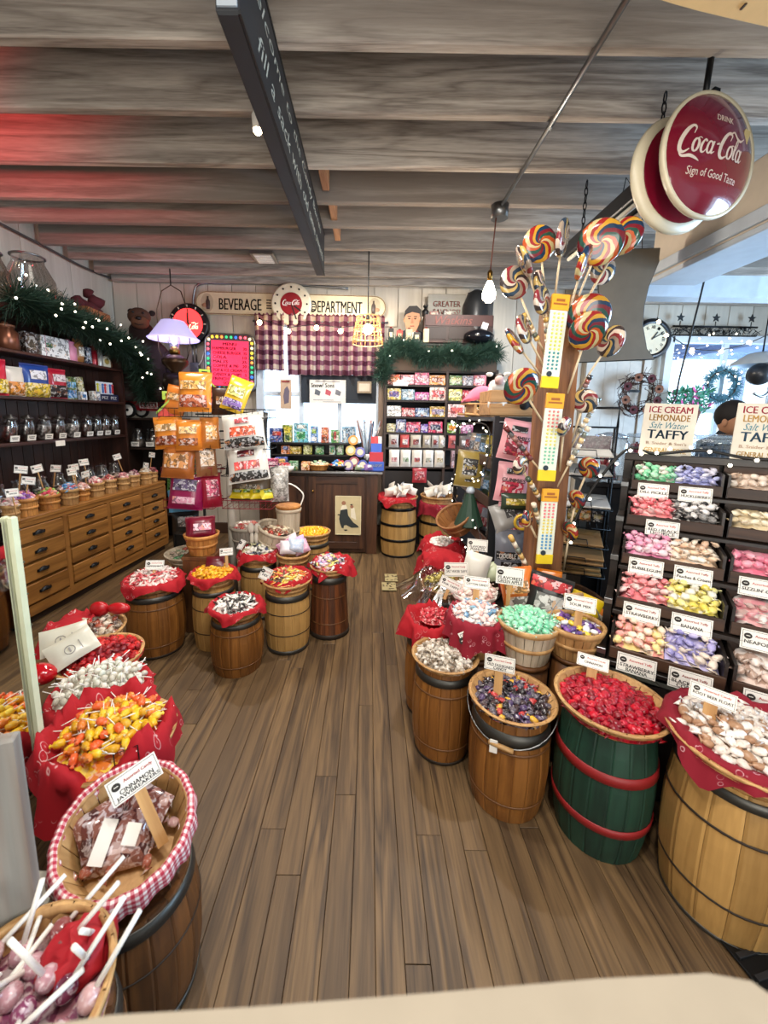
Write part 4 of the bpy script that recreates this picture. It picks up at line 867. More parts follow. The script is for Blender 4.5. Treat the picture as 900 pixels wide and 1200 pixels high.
# red neon clock, lit menu board, wall box
nc = thing('neon_clock', 'round black wall clock with glowing red face left of the menu board', 'clock', (-2.153,5.000,2.580))
NEON = plain((1.0, .03, .03), .4, 0, 2.6); part('case', MB().lathe([(.235, 0), (.235, .05), (.22, .065)], 36, M=RX(pi / 2)), BLACK, nc); part('red_face', MB().lathe([(.175, .067), (.17, .07)], 32, M=RX(pi / 2)), NEON, nc)
cola_script(nc, plain((1, .5, .3), .4, 0, 3.0), (.0, -.073, -.03), .27)
for k in range(12): part('hour_mark', MB().box((0, -.068, .2), (.012, .003, .026), M=RY(k * pi / 6)), CREAM, nc)
part('hands', MB().box((0, -.075, .06), (.012, .002, .12)).box((.03, -.075, .0), (.07, .002, .012)), BLACK, nc)
mb_ = thing('menu_board', 'glowing red menu board framed by coloured marquee bulbs', 'sign', (-1.675,4.980,2.142), (0, .03, 0))
def rrect(w, h, r, n=6): return [(sx * (w / 2 - r) + r * cos(a0 + pi / 2 * k / n), sz * (h / 2 - r) + r * sin(a0 + pi / 2 * k / n)) for (sx, sz, a0) in ((1, 1, 0), (-1, 1, pi / 2), (-1, -1, pi), (1, -1, 3 * pi / 2)) for k in range(n + 1)]
part('case', MB().prism(rrect(.60, .66, .1), -.04, .04, M=RX(pi / 2)), plain('#6d6a6a', .35, .7), mb_); part('rim', MB().tube([(x, -.04, z) for x, z in rrect(.59, .65, .1)], .014, 6, closed=True), METAL, mb_)
part('red_panel', MB().box((0, -.042, -.005), (.44, .01, .52)), plain((.85, .03, .08), .4, 0, 1.1), mb_)
for i, s in enumerate(('MENU', 'HAMBURGER      30', 'CHEESE BURGER  35', 'COLA           10', 'MALTS          25', 'COFFEE & PIE   20', 'POP & ICE CREAM 15', 'CANDY & CHIPS   5', 'FRENCH FRIES   20', 'SODAS')): lettering(s, mb_, plain('#1a0306', .6), (0, -.0485, .215 - i * .05), .034, .16 if len(s) < 7 else .40, True)
mc = [plain(hexc(h), .3, 0, 1.5) for h in ('#ffd23c', '#ff8a3c', '#2fae6a', '#2f6ae0', '#ff5a6a', '#ffe9b0')]; pr_ = rrect(.52, .59, .06, 2)
def walk(P, n):
    seg = [hypot(P[(i + 1) % len(P)][0] - P[i][0], P[(i + 1) % len(P)][1] - P[i][1]) for i in range(len(P))]; T = sum(seg); out = []
    for k in range(n):
        d = T * k / n; i = 0
        while d > seg[i]: d -= seg[i]; i += 1
        a, b = P[i], P[(i + 1) % len(P)]; t = d / seg[i]; out.append((a[0] + (b[0] - a[0]) * t, a[1] + (b[1] - a[1]) * t))
    return out
for k, (x, z) in enumerate(walk(pr_, 38)): part('marquee_bulb', MB().ball((0, 0, 0), .017, 8, 5), mc[(k * 5 + k // 3) % 6], mb_, (x, -.045, z))
wbx = thing('switch_box', 'grey metal switch box with conduits under the red clock', 'box', (-2.118,5.000,2.068)); part('box', MB().box((0, 0, 0), (.1, .06, .16), bev=.005), METAL, wbx); part('conduit', MB().tube([(-.02, 0, .08), (-.02, 0, .32)], .01, 6).tube([(.02, 0, .08), (.02, 0, .34)], .01, 6), METAL, wbx); part('cable', MB().tube(catmull([(.05, -.02, .05), (.1, -.03, .12), (.14, -.03, .26), (.16, -.02, .34)]), .006, 5), WHITE, wbx)
tag(obj('wall_conduit', MB().tube(catmull([(-2.126,5.020,2.672), (-2.102,5.020,2.931), (-2.026,5.020,3.046), (-1.744,5.020,3.060), (-1.061,5.020,3.061), (-0.277,5.020,3.025)]), .014, 8), METAL), 'grey conduit bent over the left end of the long sign', 'pipe')
tag(obj('wall_cable', MB().tube(catmull([(-3.060,3.575,3.059), (-3.060,4.112,3.060), (-3.060,4.576,3.058), (-3.060,5.350,3.121)]), .012, 6), plain('#4a4643', .6)), 'dark cable clipped along the top of the left wall', 'cable')
# hanging oil lamp
OL = (-2.099,4.450,2.123)
ol = thing('oil_lamp', 'brass oil lamp with pale violet glass shade hanging left of the red clock', 'lamp', OL)
part('font', MB().lathe([(.03, -.2), (.06, -.18), (.05, -.14), (.13, -.06), (.135, -.02), (.09, .02), (.05, .04)], 20), plain('#4a3524', .35, .8), ol)
part('burner', MB().lathe([(.05, .04), (.055, .08), (.035, .12)], 14), BRASS, ol); part('chimney', MB().lathe([(.04, .1), (.062, .17), (.055, .25), (.035, .33), (.034, .42)], 16, cap0=False, cap1=False), GLASS, ol); part('bulb', MB().ball((0, 0, .2), .03, 10, 7), plain((.75, .7, 1), .4, 0, 10), ol)
part('shade', MB().lathe([(.26, .20), (.245, .205), (.115, .38), (.11, .38), (.25, .19)], 28, cap0=False, cap1=False), plain((.62, .55, .95), .35, 0, .55), ol)
part('harp', MB().tube([(.12, 0, -.03), (.17, 0, .1), (.16, 0, .5), (.1, 0, .68), (0, 0, .74), (-.1, 0, .68), (-.16, 0, .5), (-.17, 0, .1), (-.12, 0, -.03)], .006, 6), plain('#5a4a3a', .4, .8), ol); part('hook', MB().tube([(0, 0, .74), (0, 0, .9)], .006, 5), DARKMETAL, ol); part('smoke_bell', MB().lathe([(.05, -.02), (.12, -.0), (.14, -.12), (.1, -.26), (.03, -.3)], 16, M=TR(0, .0, -.16)), plain('#2a1c14', .4, .5), ol)
lamp('POINT', (OL[0], OL[1] - .02, OL[2] + .28), 3, (.8, .75, 1), .05)
# caged pendant
PD = (-0.033,4.200,2.401)
pd = thing('cage_pendant', 'pendant lamp in a woven wire basket shade before the curtain', 'lamp', PD)
part('cord', MB().tube([(0, 0, .1), (0, 0, 3.275 - PD[2])], .006, 5), BLACK, pd); part('bulb', MB().ball((0, 0, 0), .045, 14, 9, sc=(1, 1, 1.2)), BULB, pd); part('socket', MB().lathe([(.02, .05), (.022, .11), (.01, .13)], 10), BLACK, pd)
RAT = plain('#c79a5a', .5); cg = MB(); [cg.ring(r, .005, z, 24, 5) for r, z in ((.11, .12), (.125, .06), (.14, -.0), (.15, -.08), (.155, -.14))]; [cg.tube([(.11 * cos(a), .11 * sin(a), .12), (.155 * cos(a), .155 * sin(a), -.14)], .003, 4) for a in [2 * pi * k / 18 for k in range(18)]]; part('cage', cg, RAT, pd)
lamp('POINT', (PD[0], PD[1] - .0, PD[2] - .1), 10, WARM, .05)
# black two tier display shelf on the counter and everything on it
def B(label, px, py, Y, w, h, c, panels=(), words=(), d=.05, name='toy_pack', cat='pack'):
    return (label, px, w, h, c, panels, words, d, name, cat)
ds = thing('display_shelf', 'low black two tier display shelf on the counter', 'shelf', (-.62, 4.78, .946))
for z in (.27, .01): part('shelf', MB().box((0, 0, z), (1.05, .26, .02), bev=.002), BLACK, ds)
for x in (-.52, .52): part('side_panel', MB().box((x, 0, .14), (.02, .26, .28)), BLACK, ds)
part('back_panel', MB().box((0, .13, .14), (1.05, .01, .28)), BLACK, ds); part('tray', MB().box((-.06, -.02, .135), (.9, .2, .012)), plain('#26221f', .5), ds)
ZT = 1.228; YT = 4.74
TOYS = [(-1.08, .17, .16, '#3a5fb0', [(0, .1, .1, .05, '#c0403a')], 'blue and red boxed toy at the left end of the display shelf'),
        (-.96, .11, .20, '#a9b53a', [(0, .14, .07, .06, '#e2d24a'), (0, .05, .05, .06, '#3a6a3a')], 'yellow green carded toy with round figures on the display shelf'),
        (-.80, .16, .22, '#6fc3d8', [(0, .08, .1, .09, '#3fae6a'), (0, .18, .09, .04, '#e8e4da')], 'turquoise pouch of green toys on the display shelf'),
        (-.645, .08, .19, '#4a8ad0', [(0, .13, .05, .05, '#9ac04a'), (0, .04, .06, .05, '#e6e6ea')], 'blue carded toy with green badge on the display shelf'),
        (-.52, .09, .18, '#c8603a', [(0, .12, .06, .06, '#e8a070'), (0, .04, .05, .06, '#6a2a1a')], 'orange robot shaped carton on the display shelf'),
        (-.40, .10, .15, '#58a05a', [(0, .08, .03, .1, '#c84a4a'), (.03, .05, .02, .08, '#e6e2d6')], 'green pack of toy tubes on the display shelf'),
        (-.24, .16, .19, '#7aa0b8', [(-.05, .09, .02, .14, '#c8d8e2'), (0, .09, .02, .14, '#4a6a8a'), (.05, .09, .02, .14, '#d0dce6')], 'steel blue box of light sticks at the right end of the display shelf')]
for (x, w, h, c, pn, lb) in TOYS: box_item(lb, (x, YT, ZT), w, .07, h, c, pn, name='toy_pack', cat='toy')
IN = [(-.98, .1, .1, '#d8782a', [(0, .07, .06, .04, '#3a6ac0')], 'orange bottle pack'), (-.86, .13, .09, '#c0a020', [(0, .06, .1, .03, '#f0e070')], 'yellow tray'), (-.72, .1, .11, '#c9cf5a', [(0, .06, .07, .06, '#e8ecb0')], 'lime carton'), (-.58, .1, .1, '#3a7a4a', [(0, .05, .06, .06, '#80c080')], 'green pack of tubes'), (-.43, .07, .11, '#b0c8c0', [(0, .06, .04, .07, '#4a9a6a')], 'mint tube pack'), (-.34, .08, .12, '#7fb07a', [(0, .06, .05, .07, '#e0e8d8')], 'green striped tube pack'), (-.2, .14, .1, '#c05a6a', [(0, .04, .12, .04, '#e8d0d8'), (0, .08, .1, .03, '#7a8ac0')], 'pink and blue tray')]
for (x, w, h, c, pn, lb) in IN: box_item(lb + ' inside the black display shelf', (x, 4.72, 1.09), w, .06, h, c, pn, name='candy_pack', cat='candy')
FR = [(-1.10, 4.50, .15, .11, '#e05a8a', [(0, .06, .1, .04, '#f4c0d0')], 'bright pink carton at the left end of the counter'), (-1.0, 4.56, .13, .12, '#2f58b8', [(0, .08, .1, .05, '#e8c070')], 'blue counter box with a tan badge'), (-.93, 4.44, .12, .07, '#d8404a', [], 'low red counter tray'),
      (-.84, 4.46, .1, .09, '#5a9a6a', [(0, .05, .07, .04, '#b0d8b8')], 'small green counter pack'), (-.70, 4.42, .09, .09, '#e08a2a', [(0, .05, .06, .04, '#f8d8a0')], 'small orange counter pack')]
for (x, y, w, h, c, pn, lb) in FR: box_item(lb, (x, y, .946), w, .07, h, c, pn, name='counter_pack', cat='candy')
tag(obj('white_scoop', MB().lathe([(.05, 0), (.085, .03), (.09, .06)], 16, M=Matrix.Diagonal((1, .6, 1, 1))), WHITE, None, (-0.891,4.270,0.938)), 'white plastic tub hooked over the counter edge', 'tub')
basket('shallow woven tray of sweets on the counter', -.56, 4.46, .946, .12, .09, .06, ORANGESPL, n=16); heap('tray_sweet', 'pale mixed sweet in the woven counter tray', 'sweets in the counter tray', 'sweet', -.56, 4.46, .995, .11, .04, 14, 'chunk', .05, ['#d8c8a0', '#7fae8a', '#e0d8d0'])
t = thing('black_bowl', 'black bowl of toy balls on the counter', 'bowl', (-.335, 4.45, .946)); part('bowl', MB().lathe([(.05, 0), (.1, .03), (.11, .055), (.1, .055), (.09, .03)], 20), BLACK, t)
heap('toy_ball', 'coloured ball in the black counter bowl', 'balls in the counter bowl', 'ball', -.335, 4.45, .99, .09, .06, 12, 'bean', .055, ['#e8c040', '#d04a4a', '#4a8ad0', '#e8e4d8'], fl=.0)
for i, (x, y, c) in enumerate(((-.22, 4.44, '#a8808a'), (-.14, 4.5, '#c0a0a8'), (-.1, 4.42, '#8a9a7a'), (-.02, 4.46, '#9a6a7a'), (.0, 4.40, '#7a5a9a'))): bag('%s small cellophane bag of sweets on the right of the counter' % ('mauve', 'pale rose', 'sage', 'plum', 'violet')[i], (x, y, .985), .11, .075, .05, plain(c, .3), [(0, 0, .05, .03, '#e8e0d8')], rz=.2 * (i - 2), lean=-.6, crimp=False)
for i, (px, py, c) in enumerate(((414,516,'#d8902a'), (411,528,'#c8b060'), (422,530,'#6a6ab0'), (415,541,'#8a3a4a'), (425,545,'#3a4a9a'), (408,545,'#7a6a9a'))):
    p = [(-0.179,4.500,1.274), (-0.206,4.480,1.160), (-0.100,4.480,1.143), (-0.165,4.440,1.041), (-0.069,4.420,1.007), (-0.230,4.420,1.004)][i]
    t = thing('round_tin', '%s round candy tin stacked at the right of the counter' % ('orange topped', 'tan', 'lavender', 'maroon', 'dark blue', 'purple')[i], 'tin', p, (radians(80), 0, 0)); part('tin', MB().lathe([(.055, -.02), (.058, 0), (.055, .02)], 18), plain(c, .35), t); part('badge', MB().lathe([(.035, .02), (.035, .023)], 16), plain('#d9c8b0', .4), t)
rk = thing('lollipop_display', 'red and blue tiered lollipop display at the right end of the counter', 'display', (.08, 4.42, .946)); 
for k, (w, h, c) in enumerate(((.17, .1, '#3a5fc0'), (.15, .2, '#c8303a'), (.12, .3, '#3f6ad0'))): part('tier', MB().box((0, k * .05, h / 2), (w, .05, h), bev=.003), plain(c, .4), rk)
lettering('LOLLIPOPS', rk, WHITE, (0, -.028, .06), .03, .13, True)
for k in range(12): tag(obj('paper_lollipop', MB().box((0, 0, 0), (.02, .012, .06), bev=.004), palette('lolly_paper', ['#d83a40', '#e8e0dc', '#d04a50'], fl=.2), None, (.08 + (k % 6 - 2.5) * .02, 4.50 + (k // 6) * .03, 1.27 + (k // 6) * .02)), 'red and white paper wrapped lollipop in the tiered display', 'lollipop', 'paper lollipops in the tiered display')
bk_ = thing('stick_bucket', 'grey bucket of foil wrapped candy sticks by the window', 'bucket', (-.02, 4.74, .946)); part('bucket', MB().lathe([(.06, 0), (.08, .16), (.075, .16), (.055, .01)], 18), METAL, bk_)
FOIL = palette('foil_sticks', ['#8fa4b8', '#6f4a40', '#b8c4d0', '#4a5a78', '#9a6a5a'], .2, fl=.5)
for k in range(26):
    a, b = random.uniform(-.35, .35), random.uniform(-.2, .3); l = random.uniform(.4, .55); m = MB().tube([(.03 * sin(a * 2), 0, 0), (sin(a) * l * .5, sin(b) * l * .5, l * .5), (sin(a) * l, sin(b) * l, l)], .011, 6)
    tag(obj('foil_stick', m, FOIL, None, (-.02 + random.uniform(-.03, .03), 4.74, .96)), 'twisted foil candy stick standing in the grey bucket', 'candy stick', 'foil sticks in the grey bucket')

# ---------------------------------------------------------------- theatre candy shelves right of the window
SH = wood('dark_shelving', '#1a1210', '#33241d', 'x', 1, .5, var=.08)
YF = 4.74
bs = thing('box_shelves', 'dark wall shelves of candy boxes right of the window', 'shelf', (.82, 4.88, 0))
ZS = [1.91, 1.735, 1.545, 1.36, 1.18, .955]
for z in ZS + [2.07]: part('shelf', MB().box((0, 0, z - .012), (1.28, .26, .022), bev=.002), SH, bs)
for x in (-.64, .07, .64): part('upright', MB().box((x, 0, 1.24), (.028, .27, 1.7), bev=.003), plain('#3a2a22', .5), bs)
part('back_panel', MB().box((0, .125, 1.24), (1.26, .012, 1.68)), plain('#120d0b', .7), bs); part('base', MB().box((0, 0, .45), (1.26, .24, .9)), plain('#1c1512', .6), bs)
part('post', MB().box((-.69, -.04, 1.3), (.06, .1, 1.6), bev=.004), plain('#7d6a5a', .6), bs)
def row(z, items, x0, y=4.76):
    x = x0
    for (w, h, c, pn, wd, lb) in items:
        box_item(lb, (x + w / 2, y, z + .001), w - .008, .03, h, c, pn, wd, name='candy_box', rot=(-.08, 0, 0)); x += w
def g(w, h, c, c2, lb, word=None, c3='#efe9df', ink=None):
    return (w, h, c, [(0, h * .5, w * .7, h * .5, c2), (w * .2, h * .3, w * .25, h * .3, c3)] if not word else [(0, h * .55, w * .75, h * .5, c2)], [(word, 0, h * .55, h * .25, ink or INK, w * .62)] if word else [], lb)
row(ZS[0], [g(.15, .11, '#c8502a', '#e0803a', 'orange candy box, leftmost on the top box shelf'), g(.16, .11, '#d8808a', '#f0c8cc', 'pink and white candy box on the top box shelf'), g(.17, .14, '#c85a7a', '#e0a0b0', 'tall rose candy box on the top box shelf'), g(.19, .11, '#e08a3a', '#b05a2a', 'orange and brown candy box on the top box shelf')], .2)
row(ZS[0], [g(.15, .11, '#7a9a5a', '#d0c890', 'green and cream candy box right of the divider, top shelf'), g(.13, .11, '#8a8088', '#c0b8bc', 'grey candy box on the top box shelf'), g(.15, .12, '#d87a8a', '#f0d0d4', 'pink candy box at the right of the top shelf')], .91)
row(ZS[1], [g(.16, .13, '#d8b84a', '#5a4a8a', 'yellow candy box with a violet picture'), g(.16, .12, '#8aa8b8', '#c8d8de', 'pale blue candy box on the second shelf'), g(.17, .09, '#b84a8a', '#e0a0c8', 'low magenta candy box on the second shelf'), g(.2, .15, '#e0b8a8', '#c84a50', 'tall cream candy box with a red name on the second shelf', None, '#3a2a28')], .2)
row(ZS[1], [g(.16, .13, '#c8c05a', '#e8e4b0', 'olive candy box of the second shelf, right of the divider', 'DOTS', '#efe9df'), g(.17, .12, '#b8243a', '#c83a4c', 'red candy box with white name on the second shelf', 'DOTS', '#efe9df', WHITE), g(.13, .12, '#e0a02a', '#c8701a', 'amber candy box at the right of the second shelf')], .91)
row(ZS[2], [g(.17, .12, '#e6e4dc', '#f2f0ea', 'white candy box with green black name', 'Junior', '#efe9df'), g(.16, .10, '#c84a50', '#e0a0a0', 'red striped candy box on the third shelf'), g(.17, .10, '#3a5a8a', '#a0b8d0', 'blue candy box on the third shelf'), g(.19, .12, '#c8a040', '#8a7a9a', 'gold candy box with a lilac picture')], .2)
row(ZS[2], [g(.2, .15, '#e6b8b0', '#d85a58', 'tall pink candy box of the third shelf, right of the divider', None, '#2a2020'), g(.24, .12, '#e0b020', '#c8801a', 'wide yellow candy box of the third shelf', 'CHEWS', '#efe9df')], .91)
row(ZS[3], [g(.11, .1, '#a8a070', '#d0c8a0', 'khaki candy box on the fourth shelf'), g(.12, .15, '#5a6a9a', '#e0d8d8', 'tall blue and white candy carton on the fourth shelf'), g(.17, .12, '#c82a5a', '#e080a0', 'crimson candy box with a blue picture', None, '#3a4a9a'), g(.09, .1, '#6a4aa0', '#b0a0d0', 'small violet candy box'), g(.17, .13, '#d0305a', '#3a3a5a', 'crimson candy box with a dark oval')], .2)
row(ZS[3], [g(.16, .12, '#8ab03a', '#e08a2a', 'lime candy box with an orange picture'), g(.15, .1, '#b85a8a', '#d8a0c0', 'mauve candy box at the right of the fourth shelf')], .91)
for i, (x, w, c, lb) in enumerate(((.29, .12, '#b8b4ae', 'silver bag of sweets, leftmost on the bag shelf'), (.42, .11, '#c04a48', 'red bag of sweets on the bag shelf'), (.55, .13, '#c9bfae', 'cream bag of sweets beside the red bag'), (.68, .1, '#b8ac98', 'tan bag of sweets on the bag shelf'), (.78, .09, '#b0aca8', 'grey bag of sweets on the bag shelf'), (.86, .08, '#c8c0b0', 'pale bag of sweets by the divider'), (.99, .11, '#c8686a', 'rose bag of sweets right of the divider'), (1.12, .12, '#6a625e', 'dark grey bag of sweets right of the divider'))): bag(lb, (x, 4.76, ZS[4] + .08), w, .155, .05, c, [(0, -.01, w * .55, .06, ('#8e3a3a', '#e8dcd8')[i % 2])], rz=0, lean=-.05)
for i in range(5): bag('%s white paper bag with small print below the bag shelf' % ('first', 'second', 'third', 'fourth', 'fifth')[i], (.30 + i * .135, 4.75, ZS[5] + .105), .125, .205, .05, '#e4ddd2', [(0, -.02, .07, .05, ('#b86a6a', '#8aa07a', '#c05a62', '#9a9a8a', '#c8b070')[i])], rz=0, lean=-.06)
box_item('pink and lilac carton by the gold bag, right of the white paper bags', (1.05, 4.72, ZS[5]), .16, .08, .2, '#c8a0a8', [(.03, .09, .08, .14, '#9a8090')])
bag('red pouch hanging below the white paper bags', (.60, 4.69, .86), .17, .17, .03, '#a82f3a', [(0, .0, .12, .1, '#c05058')], rz=0, lean=0)
lg = thing('white_truck_tag', 'small white truck shaped tag on the top box shelf', 'tag', (.34, 4.60, 1.905)); part('plate', MB().prism([(-.08, -.02), (.08, -.02), (.085, .015), (.05, .02), (.03, .045), (-.03, .045), (-.05, .02), (-.085, .01)], -.004, .004, M=RX(pi / 2)), WHITE, lg)
# on top of the shelves
GREENN = plain('#27473a', .7)
garland('green pine garland swagged over the box shelves', [(.14, 4.70, 1.95), (.16, 4.68, 2.22), (.28, 4.68, 2.33), (.45, 4.68, 2.30), (.60, 4.67, 2.2), (.75, 4.68, 2.22), (.95, 4.68, 2.27), (1.10, 4.68, 2.18), (1.3, 4.68, 2.3), (1.42, 4.7, 2.26)], 8000, .11, .10, 6, GREENN)
part('top_board', MB().box((0, 0, 2.36), (1.3, .28, .03), bev=.004), SH, bs); part('frieze', MB().box((0, -.12, 2.2), (1.26, .02, .28)), plain('#54402f', .6), bs)
T2 = 2.376
bw = thing('portrait_cutout', 'flat painted cutout of a dark haired man in a suit above the box shelves', 'cutout', (0.476,4.900,2.655))
SKIN = plain('#c08a66', .6); HAIRB = plain('#1d1512', .6)
part('shoulders', MB().prism([(-.2, -.26), (.2, -.26), (.17, -.16), (.07, -.11), (-.07, -.11), (-.17, -.15)], -.008, .008, M=RX(pi / 2)), plain('#2a2b33', .7), bw)
part('shirt', MB().prism([(-.05, -.12), (.05, -.12), (.0, -.24)], .008, .011, M=RX(pi / 2)), WHITE, bw)
part('head', MB().prism([(-.085, .02), (-.08, -.06), (-.05, -.12), (0, -.145), (.05, -.12), (.08, -.06), (.088, .02), (.08, .1), (0, .13), (-.08, .1)], -.006, .012, M=RX(pi / 2)), SKIN, bw)
part('hair', MB().prism([(-.095, .02), (-.085, .1), (-.04, .15), (.05, .155), (.1, .11), (.095, .03), (.08, .07), (0, .085), (-.07, .06)], -.007, .016, M=RX(pi / 2)), HAIRB, bw)
for s in (-1, 1): part('eye', MB().ball((s * .035, -.014, .012), .011, 8, 6, sc=(1.3, .3, .6)), HAIRB, bw); part('brow', MB().box((s * .036, -.014, .036), (.04, .003, .008), M=None), HAIRB, bw); part('ear', MB().ball((s * .09, 0, 0), .02, 8, 6, sc=(.6, .4, 1.2)), SKIN, bw)
part('nose', MB().prism([(-.008, .02), (.008, .02), (.016, -.035), (-.016, -.035)], .012, .02, M=RX(pi / 2)), plain('#ab7454', .6), bw); part('mouth', MB().box((0, -.014, -.07), (.05, .004, .01)), plain('#8a4038', .6), bw)
bxs = [((0.230,4.800,2.377), .05, .16, '#232020', 'black bottle, leftmost above the box shelves'), ((0.325,4.760,2.390), .055, .13, '#c84038', 'red tin above the box shelves'), ((0.430,4.740,2.370), .06, .14, '#b8a888', 'cream tin with round badge above the box shelves'), ((0.522,4.780,2.378), .06, .12, '#3a3330', 'dark tin beside the cream tin'), ((0.623,4.740,2.401), .05, .15, '#d0c098', 'tall pale tin beside the vintage cabinet')]
for (p, w, h, c, lb) in bxs:
    t = thing('vintage_tin', lb, 'tin', (p[0], p[1], T2)); part('body', MB().box((0, 0, h / 2), (w * 1.2, w, h), bev=.004), plain(c, .4), t); part('badge', MB().box((0, -w / 2 - .002, h * .55), (w * .7, .002, h * .35)), plain('#e0cfa0', .5), t); part('cap', MB().lathe([(w * .3, h), (w * .28, h * 1.12)], 10), plain('#7a2a24', .4), t)
cb = thing('spice_cabinet', 'dark wooden vintage spice cabinet with scrolled name above the box shelves', 'cabinet', (0.993,4.860,2.475)); z0 = (0.993,4.860,2.475)[2]; cb.location.z = T2
part('case', MB().box((0, 0, .16), (.78, .2, .30), bev=.006), plain('#3b2620', .5), cb); part('ledge', MB().box((0, -.02, .012), (.84, .24, .024), bev=.004), plain('#4a322a', .5), cb); part('frieze', MB().box((0, -.104, .25), (.76, .01, .12)), plain('#4a2a24', .5), cb); lettering('Watkins', cb, plain('#8a4a40', .6), (-.06, -.112, .25), .09, .42, False, shear=.3)
for k in range(3): part('recess_panel', MB().box((-.25 + k * .25, -.102, .11), (.22, .008, .13), bev=.003), plain('#2e1d18', .5), cb)
part('price_tag', MB().box((.22, -.115, .27), (.07, .003, .07), M=RY(.3)), WHITE, cb)
t = thing('savings_sign', 'grey enamel sign with red letters behind the spice cabinet', 'sign', ((0.885,4.980,2.728)[0], 4.98, T2 + .44)); part('board', MB().box((0, 0, -.02), (.44, .01, .34), bev=.003), plain('#8a857a', .5), t); lettering('in our next', t, GREYINK, (0, -.008, .11), .03, .2, shear=.3); lettering('GREATER', t, plain('#8e3a34', .6), (0, -.008, .04), .065, .32, True); lettering('SAVINGS!', t, plain('#8e3a34', .6), (0, -.008, -.05), .065, .32, True)
tag(obj('slate_board', MB().box((0, 0, 0), (.3, .012, .38), bev=.003), plain('#3a3a3c', .7), None, ((1.275,4.970,2.731)[0], 4.97, T2 + .42)), 'dark slate board right of the grey enamel sign', 'board')
for i, (x, w, h, c, lb) in enumerate(((.72, .1, .05, '#8a4a40', 'low red box on the spice cabinet'), (.88, .09, .06, '#6a5a4a', 'low tan box on the spice cabinet'))): box_item(lb, (x, 4.86, T2 + .312), w, .07, h, c, [(0, h / 2, w * .7, h * .5, '#b8a088')], name='small_box')
t = thing('small_bottle', 'small dark stoppered bottle on the spice cabinet', 'bottle', (.62, 4.86, T2 + .312)); part('body', MB().lathe([(.035, 0), (.037, .06), (.015, .08), (.015, .1)], 12), BLACK, t); part('stopper', MB().lathe([(.025, .1), (.025, .12)], 10), BLACK, t)
t = thing('tall_black_jug', 'tall black bottle shaped jug behind the lit bulb', 'jug', (1.21, 4.9, T2)); part('body', MB().lathe([(.14, 0), (.15, .05), (.15, .45), (.1, .58), (.03, .62)], 22), plain('#232426', .35), t)
t = thing('black_kettle', 'shiny black kettle at the right end above the box shelves', 'kettle', (1.20, 4.66, T2 - .02)); part('body', MB().ball((0, 0, .08), .13, 18, 10, sc=(1.3, 1, .6)), plain('#14151a', .15), t); part('lid_knob', MB().ball((0, 0, .165), .018, 10, 6), BLACK, t)

# ---------------------------------------------------------------- the island of kegs: baskets, bandanas, sweets, bag rack
def station(key, label, rz, hb, r1=None, mat=None, **kw):
    k = KEGS[key]; x, y = k.location[0], k.location[1]; r = (r1 or k['r_top'] + .012); z = k['h'] - .024
    basket(label, x, y, z, r, k['r_top'] - .022, rz - z, mat, **kw)
    return x, y, rz, r
WB = ('#e8d8d0', '#d9404a', '#e9c8c4')
x, y, z, r = station('A', 'wide splint basket of red and white peppermints on the honey keg by the chest', .485, .1)
bandana('red bandana hanging over the peppermint basket', x, y, z + .006, r + .002, .205, .5, .02, 1.0, ruff=.02)
heap('peppermint', 'red and white striped peppermint twist in the island', 'peppermint twists by the drawer chest', 'sweet', x, y, z + .0, r * .93, .05, 95, 'roll', .052, ['#e6d4cc', '#c83a44', '#e8c4c0', '#d05058', '#efe6e0'], fl=.6)
card('white card lying on the peppermints', (x + .03, y - .03, z + .10), .105, .06, ('PEPPERMINTS',), lean=-.35, roll=.15, stick=.03)
x, y, z, r = station('B', 'basket of black and white licorice on the foremost honey keg', .40, .1)
bandana('red bandana round the black and white licorice', x, y, z + .006, r + .002, .175, .75, .03, 2.0)
heap('licorice_twist', 'black and white wrapped licorice piece', 'licorice pieces on the foremost island keg', 'sweet', x, y, z + .0, r * .86, .045, 70, 'roll', .05, ['#151313', '#e9e4dc', '#2a2626', '#f0ece6'], fl=.5)
x, y, z, r = station('C', 'deep basket of orange and yellow candy mix on the pale keg', .475, .12, r1=.158)
bandana('red bandana tucked behind the orange and yellow candy mix', x, y + .02, z + .012, r - .012, .175, .8, .03, 3.0, hang=.1, ruff=.04)
heap('candy_mix', 'orange, yellow or dark wrapped candy of the mix', 'candy mix on the pale island keg', 'sweet', x, y - .006, z + .006, r * .88, .04, 85, 'roll', .045, ['#e09030', '#e8c850', '#d86a30', '#4a2a1a', '#e8d8a0', '#c83a30'], fl=.3)
card('white card on the near rim of the candy mix basket', (x - .12, y - .08, z + .06), .07, .08, ('MIX',), lean=-.1, roll=.5, stick=.02)
x, y, z, r = station('D', 'low basket of pastel sweets on the dark reddish keg', .50, .09)
bandana('red bandana bunched behind the pastel sweets', x + .02, y + .03, z + .006, r, .18, .3, .02, 4.0, ruff=.07, hang=.35)
heap('pastel_sweet', 'pastel or striped wrapped sweet on the dark keg', 'pastel sweets on the dark reddish keg', 'sweet', x, y - .01, z, r * .92, .06, 75, 'wrap', .05, ['#e8c8d0', '#c8a0d0', '#e0d070', '#d84a58', '#f0e4e0', '#a8c0d8', '#2a2430'], fl=.4)
x, y, z, r = station('E', 'basket of yellow wrapped sweets in the island', .495, .1)
bandana('red bandana with a corner hanging in front of the yellow sweets', x, y, z + .006, r + .002, .172, .78, .03, 5.0)
heap('yellow_sweet', 'golden yellow wrapped sweet', 'golden sweets in the island', 'sweet', x, y, z, r * .9, .035, 60, 'wrap', .05, ['#e8a818', '#f0b820', '#d89010'], '#f8e090', .3)
